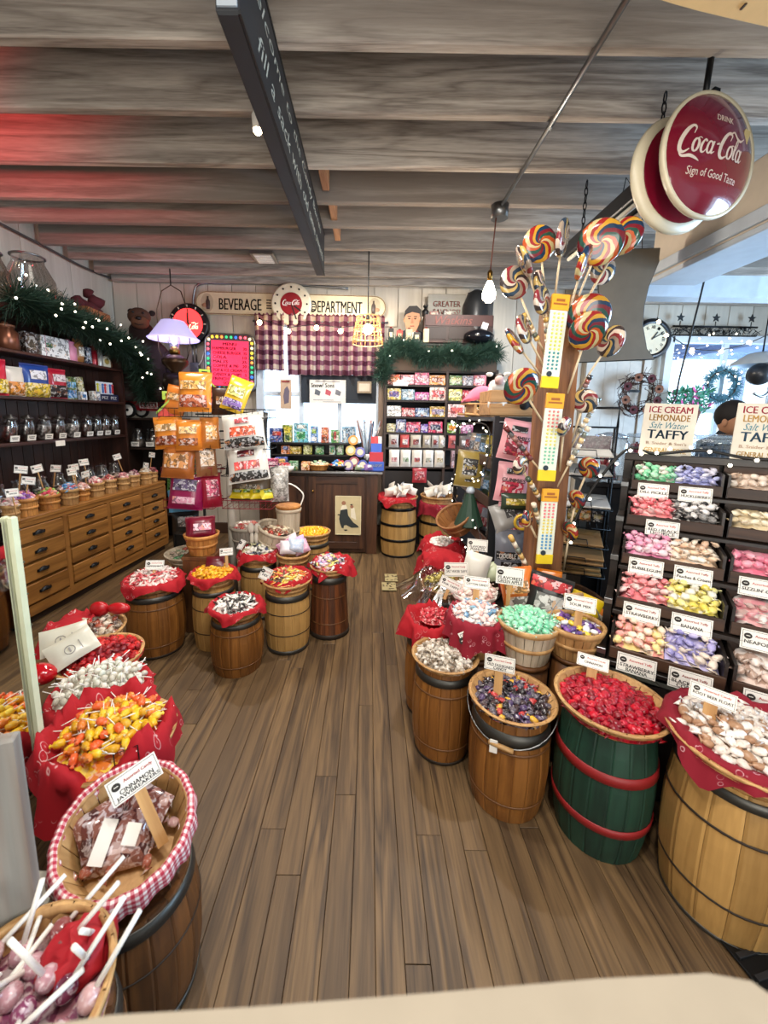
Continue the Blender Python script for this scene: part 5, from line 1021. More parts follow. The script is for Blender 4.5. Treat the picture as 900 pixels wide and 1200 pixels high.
tag(obj('candy_roll', shape('pouch').mesh('candy_roll', plain('#5a0f1c', .3)), None, None, (x - .0, y + .04, z + .065), (-.9, 0, .2), (.12, .1, .1)), 'dark red pouch lying on the golden sweets', 'bag')
card('white card on a stick behind the golden sweets', (x + .075, y + .05, z + .13), .085, .05, ('BUTTERSCOTCH',), stick=.08)
# baskets standing behind
bc = (-1.418,2.917,0.470)
kk = keg('dark keg under the wide pale basket, behind the peppermints', bc[0] + .04, bc[1] + .08, .15, .40, BROWN)
basket('wide pale basket of red and green sweets behind the peppermints', bc[0] + .04, bc[1] + .08, .378, .185, .125, .105, PALESPL, hoopm=PALESPL)
heap('mixed_sweet', 'clear wrapped red or green sweet in the wide pale basket', 'sweets in the wide pale basket', 'sweet', bc[0] + .04, bc[1] + .08, .455, .165, .03, 46, 'wrap', .055, ['#8a9a7a', '#3a7a4a', '#b85a4a', '#c8b8a0', '#a89888'], fl=.3)
ob = (-1.179,2.658,0.580)
t = thing('crate_stand', 'dark box carrying the orange basket with the crimson bag', 'box', (ob[0] - .0, ob[1] + .09, 0)); part('body', MB().box((0, 0, .27), (.2, .2, .54), bev=.004), BROWN, t); part('top', MB().box((0, 0, .552), (.21, .21, .024), bev=.003), BROWN, t)
basket('orange brown basket with a crimson bag, beside the white post', ob[0], ob[1] + .09, .565, .115, .085, .145, ORANGESPL)
bag('crimson bag of sweets stuffed in the orange brown basket', (ob[0], ob[1] + .08, .745), .2, .17, .11, '#6f0c26', [(.01, -.01, .12, .05, '#c87a90')], lean=-.6)
gb = (-0.959,2.956,0.600); wb_ = (-0.745,2.862,0.620)
t = thing('plank_stand', 'low dark plank stand in the back of the island', 'stand', (-.77, 3.205, 0)); part('board', MB().box((0, 0, .44), (.54, .27, .03), bev=.004), BROWN, t)
for sx in (-.24, .24):
    for sy in (-.1, .1): part('leg', MB().box((sx, sy, .214), (.04, .04, .425)), BROWN, t)
basket('grey weathered basket of red wrapped sweets with a white bow', -.98, 3.17, .456, .14, .105, .20, plain('#8d857a', .7), hoopm=plain('#a09788', .7)); heap('grey_basket_sweet', 'red or white sweet in the grey basket', 'sweets in the grey basket', 'sweet', -.98, 3.17, .64, .12, .02, 22, 'chunk', .05, ['#b83a3a', '#e8dcd0', '#c86a5a'])
t = thing('white_bow', 'white fabric bow tied between the grey and the white basket', 'bow', (-.89, 3.02, .64)); part('loop', MB().ball((-.02, 0, .03), .035, 10, 6, sc=(.8, .5, 1.3)).ball((.03, 0, .03), .035, 10, 6, sc=(.8, .5, 1.2)), plain('#cfc6b8', .8), t); part('tail', MB().ball((-.015, 0, -.05), .03, 8, 6, sc=(.6, .4, 1.8)).ball((.02, 0, -.05), .03, 8, 6, sc=(.6, .4, 1.8)), plain('#cfc6b8', .8), t)
basket('white basket tipped towards the aisle with brown sweets', -.785, 3.10, .475, .145, .105, .20, PALESPL, tilt=(.12, .32, 0), hoopm=PALESPL); heap('tipped_sweet', 'brown, red or cream sweet in the tipped white basket', 'sweets in the tipped white basket', 'sweet', -.74, 3.09, .63, .11, .03, 26, 'chunk', .05, ['#8a4a2a', '#c84a3a', '#e0d0b0', '#6a3a20'])
basket('round basket on the low stand above the tipped one', -.66, 3.24, .456, .10, .08, .33, PALESPL); t = thing('round_cover', 'small wooden basket lid with white bail behind the tipped basket', 'lid', (-.66, 3.24, .788)); part('disc', MB().lathe([(.10, 0), (.105, .02), (.09, .025)], 22), ORANGESPL, t); part('bail', MB().tube(catmull([(.1, 0, .02), (.12, 0, .12), (.0, 0, .2), (-.1, 0, .1)]), .006, 5), WHITE, t)
# black white mix with bandana between E and C, pastel bags, yellow basket behind
mk = (-0.780,2.863,0.500); keg('pale keg behind the orange and yellow mix, under the blue and white sweets', mk[0] - .06, mk[1] + .10, .14, .43, PALE, end=.9)
basket('basket of blue, white and black sweets behind the candy mix', mk[0] - .06, mk[1] + .10, .405, .135, .105, .1); bandana('red bandana round the blue, white and black sweets', mk[0] - .06, mk[1] + .10, .512, .137, .175, .1, .03, 6.5)
heap('saltwater_sweet', 'blue, white or black wrapped sweet behind the candy mix', 'blue and white sweets of the island', 'sweet', mk[0] - .06, mk[1] + .10, .505, .125, .045, 50, 'wrap', .05, ['#e8e4dc', '#2a3a6a', '#d8d4a8', '#1d1b20', '#f0ece4'], fl=.3)
card('small white card stuck among the blue and white sweets', (mk[0] - .17, mk[1] + .04, .575), .04, .075, ('',), lean=-.1, roll=.5, head='')
pk = (-0.570,2.835,0.540); keg('honey keg under the cellophane bags of pastel sweets', pk[0] + .0, pk[1] + .12, .125, .42, HONEY)
basket('basket of cellophane bagged pastel sweets in the island', pk[0], pk[1] + .12, .395, .125, .095, .11)
for i in range(6):
    a = i * 1.05; c = ('#e0a8c8', '#c8b0e0', '#e8d0d8', '#d08ab0', '#e8e0e8', '#b8c8e0')[i]
    bag('%s cellophane bag in the basket beside the tipped white one' % ('rose', 'lilac', 'blush', 'orchid', 'frosty white', 'powder blue')[i], (pk[0] + .06 * cos(a), pk[1] + .12 + .06 * sin(a), .545 + .015 * (i % 3)), .12, .10, .07, palette('cello_%d' % i, [c], .15, fl=.5, fill=True, scale=40), lean=-.4, roll=random.uniform(-.5, .5), crimp=False)
yk = (-0.508,3.394,0.500); keg('pale keg at the back of the island under the yellow sweets', yk[0], yk[1] + .13, .16, .43, PALE, end=.9)
basket('wide basket of bright yellow sweets at the back of the island', yk[0], yk[1] + .13, .405, .165, .13, .105); heap('lemon_drop', 'bright yellow lemon drop at the back of the island', 'lemon drops', 'sweet', yk[0], yk[1] + .13, .498, .15, .018, 75, 'bean', .042, ['#f0b010', '#f4c020', '#e8a008'], '#ffe080', .2)
# ---------------------------------------------------------------- bag rack on a white post
RK = (-1.166,3.120,0.487)
rx, ry = -1.10, 3.14
rk2 = thing('bag_rack', 'black wire spinner rack of candy bags on a white post', 'rack', (rx, ry, 0))
part('post', MB().tube([(0, 0, 0), (0, 0, 1.62)], .032, 10), plain('#b9b2a4', .6), rk2); part('foot', MB().lathe([(.13, 0), (.13, .02), (.04, .04)], 20), DARKMETAL, rk2)
REDW = plain('#7d0f1e', .5)
LV = [(.86, 1), (1.10, 1), (1.30, 0), (1.52, 0)]
for (z, red) in LV:
    for sx in (-1, 1):
        m = MB(); c = sx * .21; w, d = .36, .2; yf = -.19 if sx < 0 else -.17
        for dz in (0, .06): m.tube([(c - w / 2, yf - d / 2, z + dz), (c + w / 2, yf - d / 2, z + dz), (c + w / 2, yf + d / 2, z + dz), (c - w / 2, yf + d / 2, z + dz)], .003, 5, closed=True)
        for k in range(10): xx = c - w / 2 + w * k / 9; m.tube([(xx, yf - d / 2, z + .06), (xx, yf - d / 2, z), (xx, yf + d / 2, z), (xx, yf + d / 2, z + .06)], .0016, 4)
        m.tube([(0, 0, z + .02), (c, yf + d / 2, z + .02)], .006, 5)
        part('wire_basket', m, REDW if (red and not (z > 1 and sx > 0)) else DARKMETAL, rk2)
# bags on it
def rb(lb, x, y, z, w, h, c, pn, rz=-.25, lean=.2, d=.06, **k): bag(lb, (rx + x, ry + y, z + h / 2 + .006), w, h, d, c, pn, rz=face(rx, ry) + rz, lean=-abs(lean), **k)
OC = '#d8842a'; WP = '#d9d4cc'
rb('orange bag with pale name on the top tier of the bag rack', -.13, -.26, 1.55, .23, .27, OC, [(0, .04, .18, .06, '#e8b060'), (0, -.07, .19, .08, '#b85a3a')], d=.1)
rb('orange bag behind on the top tier, tilted left', -.30, -.2, 1.53, .15, .2, '#c8742a', [(0, .02, .1, .05, '#e0b070')], roll=.2)
rb('yellow and violet bag on the top tier of the bag rack', .15, -.22, 1.55, .17, .24, '#d8b02a', [(0, .02, .12, .07, '#e8e080'), (0, -.07, .14, .06, '#8a6ab0')], roll=.35, d=.09)
rb('dark brown bag at the back of the top tier', .02, -.12, 1.53, .18, .2, '#3a2418', [(0, 0, .1, .06, '#7a5a3a')])
rb('orange bag with white corner, left of the second tier', -.33, -.27, 1.29, .2, .22, OC, [(0, .03, .15, .05, '#e8b878'), (0, -.06, .16, .06, '#a8502a')], d=.1, roll=-.1)
rb('orange bag in the middle of the second tier', -.17, -.3, 1.28, .18, .21, '#d07c28', [(0, .03, .12, .05, '#e8c088'), (0, -.05, .13, .05, '#a85a28')], rz=-.1, d=.1)
rb('amber bag at the right of the second tier left basket', -.04, -.25, 1.29, .13, .22, '#b06a2a', [(0, .0, .08, .1, '#d8a060')], rz=.2, d=.08)
rb('large white bag with red oval and dark foot on the second tier', .22, -.31, 1.30, .29, .25, '#c4c1b8', [(0, .05, .1, .045, '#b8303a'), (0, -.03, .18, .07, '#d8502a'), (0, -.1, .27, .05, '#2c2c2a')], lean=.45, roll=-.14, d=.12)
rb('black bag behind the large white one of the second tier', .20, -.16, 1.31, .3, .24, '#1d1b1a', [(0, .06, .14, .05, '#5a5650')])
rb('brown bag of caramels in the left basket of the third tier', -.26, -.29, 1.08, .23, .24, '#a8602a', [(0, .0, .17, .1, '#c88a4a')], d=.1, roll=.06)
rb('clear bag with tan sweets beside the caramels', -.08, -.25, 1.09, .15, .24, '#8a5a38', [(0, .02, .1, .14, '#c8a888')], rz=.25, d=.08)
rb('large white bag with dark oval on the third tier', .24, -.30, 1.06, .29, .26, '#cac6be', [(0, .06, .12, .05, '#6a1a24'), (0, -.03, .18, .06, '#d84a4a'), (.0, -.1, .27, .05, '#3a3a38')], lean=.45, roll=-.16, d=.12)
rb('charcoal bag behind the large white one of the third tier', .18, -.15, 1.09, .3, .22, '#262423', [(0, .05, .12, .05, '#6a665e')])
rb('magenta and plum bag in the left basket of the lowest tier', -.22, -.28, .85, .25, .25, '#8a1248', [(0, .05, .17, .08, '#5a4a6a'), (0, -.06, .16, .05, '#e0a0b8')], d=.1, roll=.08)
rb('crimson shiny bag beside the magenta one', -.05, -.25, .86, .14, .24, '#8a0f2a', [(.0, .02, .09, .12, '#c04a6a')], rz=.25, d=.08)
rb('dark tan bag at the back of the lowest tier', .2, -.12, .88, .3, .2, '#5a4a38', [(0, 0, .16, .06, '#8a7a60')])
for i in range(4): rb('%s yellow bag lying in the right basket of the lowest tier' % ('first', 'second', 'third', 'fourth')[i], .12 + i * .07, -.17 + .01 * (i % 2), .90, .12, .09, ('#d8c020', '#e0cc30', '#c8b018', '#e8d840')[i], [(0, 0, .07, .03, '#6a8a2a')], lean=.9, rz=.3 * (i - 1.5))
bag('clear bag of green balls hanging left of the bag rack', (-1.47, 3.12, 1.10), .22, .30, .14, palette('green_balls', ['#1d6a2a', '#2f8a3a', '#124a1c'], .2, fl=.15, fill=True, scale=18), lean=0)
bag('sky blue bag with white print below the green balls', (-1.47, 3.10, .86), .2, .17, .07, '#5aa0c8', [(0, .0, .14, .09, '#c8d8e0')], lean=0)
bag('dark bag with pale sweets below the sky blue bag', (-1.46, 3.12, .68), .2, .18, .08, '#1d1c1c', [(0, .02, .12, .08, '#8a8278')], lean=0)
bag('grey cellophane bag at the right edge of the bag rack', (-.68, 3.02, 1.02), .14, .26, .1, palette('grey_cello', ['#9a9690', '#b8b4ae', '#7a7670'], .15, fl=.4, fill=True), lean=0)
tag(obj('bag_stand', MB().tube([(-1.60, 3.2, 0), (-1.60, 3.2, 1.3), (-1.34, 3.2, 1.3), (-1.34, 3.2, 0)], .012, 6).box((-1.47, 3.26, .02), (.28, .16, .03)).box((-1.47, 3.26, .3), (.27, .12, .5)), plain('#141312', .5)), 'black metal stand holding the green and blue bags', 'stand')
for (x, yy, z, c, lb) in ((-1.46, 2.96, 1.42, '#c8382a', 'red house shaped candy carton with green handle, front left of the rack'), (-1.27, 3.16, 1.60, '#8a1f20', 'dark red house shaped carton with green handle beside the orange bag')):
    t = thing('house_carton', lb, 'box', (x, yy, z), .5); part('body', MB().prism([(-.075, 0), (.075, 0), (.075, .12), (0, .2), (-.075, .12)], -.05, .05, M=RX(pi / 2)), plain(c, .5), t); part('roof', MB().prism([(-.085, .115), (0, .205), (.085, .115), (.085, .13), (0, .222), (-.085, .13)], -.06, .06, M=RX(pi / 2)), plain('#9ab83a', .5), t); part('handle', MB().box((0, 0, .25), (.08, .006, .06), bev=.002).box((0, -.004, .255), (.04, .004, .02), 1), [plain('#a8c840', .5), BLACK], t)
    for k in range(4): part('window', MB().box((-.03 + .06 * (k % 2), -.052, .04 + .05 * (k // 2)), (.03, .003, .03)), plain('#e0705a', .5), t)
    tag(obj('carton_shelf', MB().box((0, 0, 0), (.2, .16, .01)).tube([(0, 0, 0), (rx - x, ry - yy, 0)], .006, 5), DARKMETAL, None, (x, yy, z - .007)), 'small wire shelf under the %s' % ('front left red house carton' if yy < 3 else 'dark red house carton'), 'shelf')
m = MB()
for k in range(90): a = random.uniform(0, 6.3); q = random.uniform(0, .045); m.tube([(q * .6 * cos(a), q * .6 * sin(a), .22), (q * cos(a) + random.uniform(-.02, .02), q * sin(a), random.uniform(0, .05))], .003, 3)
tag(obj('straw_bundle', m, plain('#a8743a', .8), None, (-1.46, 2.95, 1.19)), 'bundle of tan straw hanging under the red house carton', 'straw', kind='stuff')

# ---------------------------------------------------------------- right hand row of kegs
TAN = ['#c8a088', '#e8dcd0', '#8a5a40', '#f0e8de', '#b08870']
x, y, z, r = station('R0', 'basket with a red bandana behind the silver chocolates', .49, .1)
bandana('red printed bandana bunched in the basket behind the silver chocolates', x, y, z + .01, r, .20, .4, .05, 7.0, ruff=.09, hang=.3)
heap('red_sweet', 'red sweet under the bunched bandana', 'red sweets behind the silver chocolates', 'sweet', x + .02, y + .02, z + .01, r * .6, .03, 18, 'wrap', .05, ['#c02a3a', '#d8404a'])
x, y, z, r = station('R1', 'basket of silver foil chocolates', .475, .1, r1=.148)
heap('foil_chocolate', 'silver foil wrapped chocolate', 'silver foil chocolates', 'sweet', x, y, z - .018, r * .9, .03, 110, 'kiss', .034, ['#a89a88', '#c8beb0', '#7a6a58', '#d8d0c4'], '#f4f0e8', .4, .22, tiltmax=1.5)
card('white card leaning in the silver chocolates', (x + .095, y - .03, z + .07), .045, .11, ('',), lean=-.1, roll=-.55, head='', stick=.01)
x, y, z, r = station('R2', 'basket of dark mixed sweets with a standing card', .455, .1, handle=(2.6, -.55), r1=.165)
heap('dark_mix', 'dark clear wrapped sweet of the mix', 'dark sweets in the bailed keg', 'sweet', x, y, z - .025, r * .9, .02, 100, 'wrap', .052, ['#1c1a20', '#3a2a30', '#4a3a60', '#2a2428', '#b83a3a', '#d8a838', '#5a5460'], '#cfc8cc', .35, .15)
card('white card on a broad wood stick in the dark mixed sweets', (x - .055, y + .01, z + .125), .115, .062, ('OLD FASHIONED', 'CANDY'), stick=.13, stickw=.032, lean=-.12)
t = thing('paper_tag', 'small white tag hanging on the keg of dark mixed sweets', 'tag', (x - .105, y - .125, .33), face(x, y)); part('tag', MB().box((0, 0, 0), (.028, .003, .055), bev=.001), WHITE, t)
x, y, z, r = station('R3', 'big splint basket of red foil sweets on the green keg', .545, .1, r1=.185, n=22, pieces=True)
heap('red_foil_sweet', 'shiny red foil wrapped sweet on the green keg', 'red foil sweets on the green keg', 'sweet', x, y, z - .03, r * .93, .025, 120, 'chunk', .052, ['#a00a20', '#c01028', '#80081a', '#b0142c'], '#f0b0b8', .12, .12)
card('pink tinted card on a stick at the back of the red foil sweets', (x + .0, y + .13, z + .055), .11, .048, ('CINNAMON',), stick=.06, stickw=.035, lean=-.5)
x, y, z, r = station('R4', 'big splint basket of brown and white taffy on the large pale keg', .585, .1, r1=.20, n=22, pieces=True)
bandana('crimson bandana with a printed corner hanging over the large pale keg', x + .02, y + .01, z + .006, r + .004, .25, -.35, .03, 9.0, DEEP_BAND, ruff=.04, hang=.14)
heap('brown_taffy', 'brown and white wrapped taffy on the large pale keg', 'brown and white taffy', 'sweet', x, y + .01, z - .005, r * .84, .05, 105, 'wrap', .058, ['#f0e8e0', '#e4d8cc', '#b08868', '#f4efe8'], '#8a5a3a', .35, .3)
card('white card on a broad stick in the brown and white taffy', (x - .075, y + .05, z + .105), .115, .05, ('ROOT BEER FLOAT',), stick=.13, stickw=.034, lean=-.3)
# second rank: pails on hidden stands
def stand(lb, x, y, h, r=.1):
    t = thing('round_stand', lb, 'stand', (x, y, 0)); part('drum', MB().lathe([(r, 0), (r, h - .02)], 20), BROWN, t); part('top', MB().lathe([(r * 1.05, h - .02), (r * 1.05, h)], 20), BROWN, t)
px, py = .53, 1.80
stand('brown drum under the pail of pastel taffy', px, py, .44, .11)
basket('pail of pastel taffy wrapped in a crimson bandana', px, py, .442, .125, .10, .17)
bandana('crimson printed bandana wrapped round the pastel taffy pail', px, py, .616, .128, .255, .2, .03, 11.0, DEEP_BAND, ruff=.05, hang=.12)
heap('pastel_taffy', 'pink, blue or white taffy in the bandana pail', 'pastel taffy in the bandana pail', 'sweet', px, py, .61, .115, .06, 66, 'wrap', .05, ['#e8b0a8', '#8ab8d0', '#f0e8e4', '#e8c8c4', '#6a9ac0', '#f4f0ec'], fl=.4)
card('white card on a stick in the pastel taffy', (px + .01, py + .07, .745), .12, .06, ('COTTON CANDY',), stick=.08, stickw=.03)
px, py = .735, 1.70
stand('brown drum under the pail of mint green taffy', px, py, .47, .10)
basket('pail of mint green taffy with a bail', px, py, .472, .13, .095, .175, PALESPL, handle=(.3, -.9), hoopm=SPLINT)
heap('mint_taffy', 'mint green and white taffy', 'mint green taffy', 'sweet', px, py, .635, .12, .05, 64, 'chunk', .052, ['#7fd0a8', '#9adcb8', '#6ac498', '#8fd6b0'], '#f0ece6', .55)
card('hand lettered white card behind the mint green taffy', (px - .05, py + .13, .80), .125, .085, ('FLAVORED', 'GREEN APPLE'), head='', stick=.13, lean=-.1)
px, py = .93, 1.665
stand('brown drum under the small basket with a wooden grip', px, py, .51, .085)
basket('small basket of bright sweets with a wooden grip', px, py, .512, .118, .085, .145, handle=(.15, 1.35))
heap('bright_sweet', 'yellow, violet or white wrapped sweet in the small basket', 'bright sweets in the small basket', 'sweet', px, py, .63, .105, .03, 34, 'wrap', .055, ['#e8b020', '#5a3a8a', '#e8e6ec', '#f0d040', '#7a4aa0', '#f4f2f4'], fl=.2)
card('white card under the wooden grip of the small basket', (px + .0, py - .02, .755), .125, .065, ('SOUR MIX',), stick=.1, stickw=.03)
# further back
px, py = .60, 2.12
stand('brown drum under the white tray of pink taffy', px, py, .53, .1)
t = thing('white_tray', 'white paper tray of pale pink taffy', 'tray', (px, py, .532)); part('tray', MB().lathe([(.10, 0), (.135, .06), (.13, .06), (.095, .006)], 8), WHITE, t)
heap('pink_taffy', 'pale pink or cream taffy in the white tray', 'pale pink taffy in the white tray', 'sweet', px, py, .575, .12, .07, 46, 'chunk', .055, ['#e8c0b8', '#f0d8cc', '#e4b0ac', '#f0e4dc'], fl=.4)
card('white card leaning left of the pale pink taffy', (px - .14, py - .03, .64), .12, .06, ('PINK TAFFY',), roll=.35, stick=.06)
x, y, z, r = station('R5', 'basket lined with cellophane and gold wrapped sweets', .52, .1, r1=.155)
heap('gold_sweet', 'olive gold wrapped sweet in cellophane', 'gold wrapped sweets in cellophane', 'sweet', x, y, z, r * .9, .04, 70, 'chunk', .045, ['#8a7a3a', '#a8984a', '#4a3a20', '#c8b868', '#5a4a2a'], '#e8e0b0', .2, .2)
bandana('clear cellophane ruffled round the gold wrapped sweets', x, y, z + .02, r + .004, .25, .2, .06, 13.0, CELLO, ruff=.10, hang=.9, name='cellophane_sheet')
x, y, z, r = station('R6', 'basket with a bunched bandana in the right hand row', .53, .1)
bandana('red bandana bunched high behind the gold wrapped sweets', x, y, z + .03, r * .95, .26, .5, -.05, 15.0, ruff=.10, hang=.3)
x, y, z, r = station('R7', 'far basket of the right hand row', .53, .1)
bandana('red bandana on the farthest basket of the right hand row', x, y, z + .02, r * .98, .23, .1, .02, 17.0, ruff=.10, hang=.35); heap('white_mint', 'white mint on the farthest basket of the row', 'white mints on the farthest basket', 'sweet', x, y, z + .02, r * .7, .03, 22, 'bean', .045, ['#ece6de', '#f4f0ea'])
px, py = .70, 2.42
keg('brown keg under the wide basket with paper bags', px + .02, py + .02, .13, .46, BROWN)
basket('wide basket with white paper and wax bags', px + .02, py + .02, .435, .165, .13, .10, PALESPL)
bag('white wax paper bag in the wide basket', (px - .02, py - .02, .61), .16, .2, .07, '#dcd9cf', [], lean=-.3, roll=.2, crimp=False); bag('pale green paper bag in the wide basket', (px + .09, py + .0, .585), .12, .12, .06, '#c8d2ae', [], lean=-.5, roll=-.3, crimp=False)
card('upper white card standing in the wide basket of paper bags', (px + .0, py + .04, .745), .125, .075, ('FLAVORED', 'PEANUTS'), head='', stick=.12); card('lower white card standing in the wide basket of paper bags', (px - .16, py - .1, .635), .14, .085, ('SALT WATER TAFFY',), roll=-.08, stick=.08)
tag(obj('crimson_cloth', MB().ball((0, 0, 0), .07, 14, 9, sc=(1, .8, 1.2)), plain('#7a1020', .9), None, (.83, 2.2, .60)), 'crumpled crimson cloth beside the half barrel', 'cloth')
# kegs by the counter
for key, lb, sd in (('G1', 'left', 19.0), ('G2', 'right', 21.0)):
    x, y, z, r = station(key, '%s basket of white packets beside the counter' % lb, .67, .13, r1=.205)
    if key == 'G1': bandana('red bandana over the left basket of white packets', x - .03, y - .02, z + .004, r - .006, .25, .3, .02, sd, hang=.12)
    else: bandana('dark red bandana hanging on the right four hooped keg', x, y - .02, z - .08, r + .002, .34, .78, .02, sd, DEEP_BAND, hang=.08)
    for k in range(16):
        a = k * 2.4; q = .15 * sqrt((k + .5) / 16)
        tag(obj('white_packet', shape('pouch').mesh('white_packet', plain('#e4ded4', .5)) if k == 0 and key == 'G1' else bpy.data.meshes['white_packet'], None, None, (x + q * cos(a), y + q * sin(a), z + .03 + .03 * (k % 3)), (random.uniform(-.8, .8), random.uniform(-.5, .5), a), (.12, .09, .1)), 'white candy packet in the %s basket by the counter' % lb, 'packet', 'white packets in the %s basket' % lb)
t = thing('floor_register', 'pair of worn cream floor register plates set in the planks', 'vent', (0.231,3.565,0.012))
for k, dy in enumerate((.0, .20)):
    pl_ = part('plate', MB().box((-.03 + k * .03, dy - .1, 0), (.13 - k * .01, .17, .006), bev=.001), plain('#a89a70', .6), t)
    m = MB(); [m.box((-.03 + k * .03 + random.uniform(-.055, .055), dy - .1 + random.uniform(-.07, .07), .0032), (.016, .012, .002)) for q in range(16)]; tag(part('worn_spots', m, plain('#3a2c20', .8), pl_), kind='stuff')
t = thing('iron_grate', 'dark cast iron floor grate beside the large pale keg', 'grate', (1.187,0.978,0.012), .2); part('frame', MB().box((0, 0, 0), (.22, .3, .008), bev=.002), DARKMETAL, t)
for k in range(6): part('bar', MB().box((0, -.12 + k * .048, .006), (.2, .014, .006), bev=.001), plain('#2c2a2a', .5, .5), t)
# ---------------------------------------------------------------- half barrel with the lollipop post
hx, hy = .985, 2.15
hbm = thing('half_barrel', 'dark whiskey half barrel with black rim holding the lollipop post', 'barrel', (hx, hy, 0))
DKW = wood('dark_barrel_wood', '#2a1a10', '#4c3320', 'z', 1, .5)
nst = 26
for k in range(nst):
    a = pi / nst * .98; vs = []
    for i in range(5):
        u = i / 4; q = .27 + .07 * sin(u * 1.7)
        for (rr, an) in ((q - .02, -a), (q, -a), (q, a), (q - .02, a)): vs.append((rr * cos(an), rr * sin(an), u * .56))
    if k == 0: stm = MB().add(vs, [(i * 4 + j, i * 4 + j + 1, i * 4 + j + 5, i * 4 + j + 4) for i in range(4) for j in range(3)] + [(3, 2, 1, 0), (16, 17, 18, 19)] + [(i * 4 + 3, i * 4, i * 4 + 4, i * 4 + 7) for i in range(4)]).mesh('stave', DKW)
    part('stave', stm, None, hbm, rot=(0, 0, 2 * pi * k / nst))
for z0, z1 in ((.50, .555), (.2, .24)): part('hoop', MB().lathe([(.27 + .07 * sin(z0 / .56 * 1.7) + .001, z0), (.27 + .07 * sin(z0 / .56 * 1.7) + .004, z0), (.27 + .07 * sin(z1 / .56 * 1.7) + .004, z1), (.27 + .07 * sin(z1 / .56 * 1.7) + .001, z1)], 44, cap0=False, cap1=False), HOOPB, hbm)
part('fill', MB().lathe([(.30, .40), (.30, .42)], 30), plain('#1a120c', .9), hbm)
POSTW = wood('post_pine', '#5a351b', '#8f5f36', 'z', 1, .55, var=.1)
bx_, by_ = .955, 2.10
lp = thing('lollipop_post', 'square wooden post drilled for lollipops, standing in the half barrel', 'post', (bx_, by_, .42), (-.012, -.005, 0))
part('shaft', MB().box((0, 0, .86), (.15, .15, 1.72), bev=.006), POSTW, lp)
SW = None
def swirl_mat(name, cols, arms=2.0, twist=5.0):
    m, nt, b = new_mat(name); tc = nd(nt, 'TexCoord'); sp = nd(nt, 'SeparateXYZ'); L(nt, tc, 'Object', sp, 0)
    at = nd(nt, 'Math', operation='ARCTAN2'); L(nt, sp, 2, at, 0); L(nt, sp, 0, at, 1)
    le = nd(nt, 'VectorMath', operation='LENGTH'); cb = nd(nt, 'CombineXYZ'); L(nt, sp, 0, cb, 0); L(nt, sp, 2, cb, 2); L(nt, cb, 0, le, 0)
    pw = nd(nt, 'Math', operation='POWER'); pw.inputs[1].default_value = .7; L(nt, le, 'Value', pw, 0)
    mu = nd(nt, 'Math', operation='MULTIPLY'); mu.inputs[1].default_value = twist; L(nt, pw, 0, mu, 0)
    a2 = nd(nt, 'Math', operation='MULTIPLY'); a2.inputs[1].default_value = arms / (2 * pi); L(nt, at, 0, a2, 0)
    ad = nd(nt, 'Math', operation='ADD'); L(nt, a2, 0, ad, 0); L(nt, mu, 0, ad, 1)
    oi = nd(nt, 'ObjectInfo'); a3 = nd(nt, 'Math', operation='ADD'); L(nt, ad, 0, a3, 0); L(nt, oi, 'Random', a3, 1)
    no = nd(nt, 'TexNoise', Scale=14.0); L(nt, tc, 'Object', no, 'Vector'); n2 = nd(nt, 'Math', operation='MULTIPLY'); n2.inputs[1].default_value = .35; L(nt, no, 'Fac', n2, 0); a4 = nd(nt, 'Math', operation='ADD'); L(nt, a3, 0, a4, 0); L(nt, n2, 0, a4, 1)
    fr = nd(nt, 'Math', operation='FRACT'); L(nt, a4, 0, fr, 0); cr = ramp(nt, [(i / len(cols), hexc(c)) for i, c in enumerate(cols)], 'CONSTANT'); L(nt, fr, 0, cr, 0); L(nt, cr, 0, b, 'Base Color'); b.inputs['Roughness'].default_value = .18; b.inputs['Coat Weight'].default_value = .6
    return m
SWIRL = [swirl_mat('rainbow_swirl', ['#1a3048', '#b8882a', '#8e2420', '#b8a878', '#a84a22', '#204438', '#6a1822'], 2, 4.5), swirl_mat('dusky_swirl', ['#2a3a4a', '#8a7a6a', '#7a2a30', '#c8b8a8', '#3a3030', '#b89a5a'], 2, 4.5)]
STK = plain('#c9b492', .6); discs = {}
def lolly(label, p, base, R, axis_tilt, m=0, squash=1.0):
    """swirl lollipop: p is the middle of the sweet, base where its stick enters the post"""
    t = thing('swirl_lollipop', label, 'lollipop', p, (0, 0, 0)); P = Vector(base) - Vector(p); d = -P.normalized()
    if R not in discs: discs[R] = MB().lathe([(.001, -.013), (R * .7, -.013), (R * .95, -.008), (R, 0), (R * .95, .008), (R * .7, .013), (.001, .013)], 32, M=RX(pi / 2))
    z = d; yv = (RZ(axis_tilt) @ Vector((0, -1, 0))); yv = (yv - z * yv.dot(z)).normalized(); xv = yv.cross(z)
    # local -Y (the face) along yv
    rot = Matrix((xv * -1, -yv, z)).transposed().to_euler() if Matrix((xv * -1, -yv, z)).transposed().determinant() > 0 else Matrix((xv, -yv, z)).transposed().to_euler()
    part('candy_disc', discs[R].mesh('candy_disc', SWIRL[m]), None, t, rot=rot, sc=(1, 1.15, 1))
    part('stick', MB().tube([tuple(-P.normalized() * 0 + P.normalized() * R * .9), tuple(P)], .0055, 6), STK, t)
    part('wrapper', MB().lathe([(.001, -.016), (R * .8, -.017), (R * 1.06, 0), (R * .8, .017), (.001, .016)], 20, M=RX(pi / 2)), CELLO, t, rot=rot, sc=(1, 1.2, 1)) if R > .07 and False else None
    return t
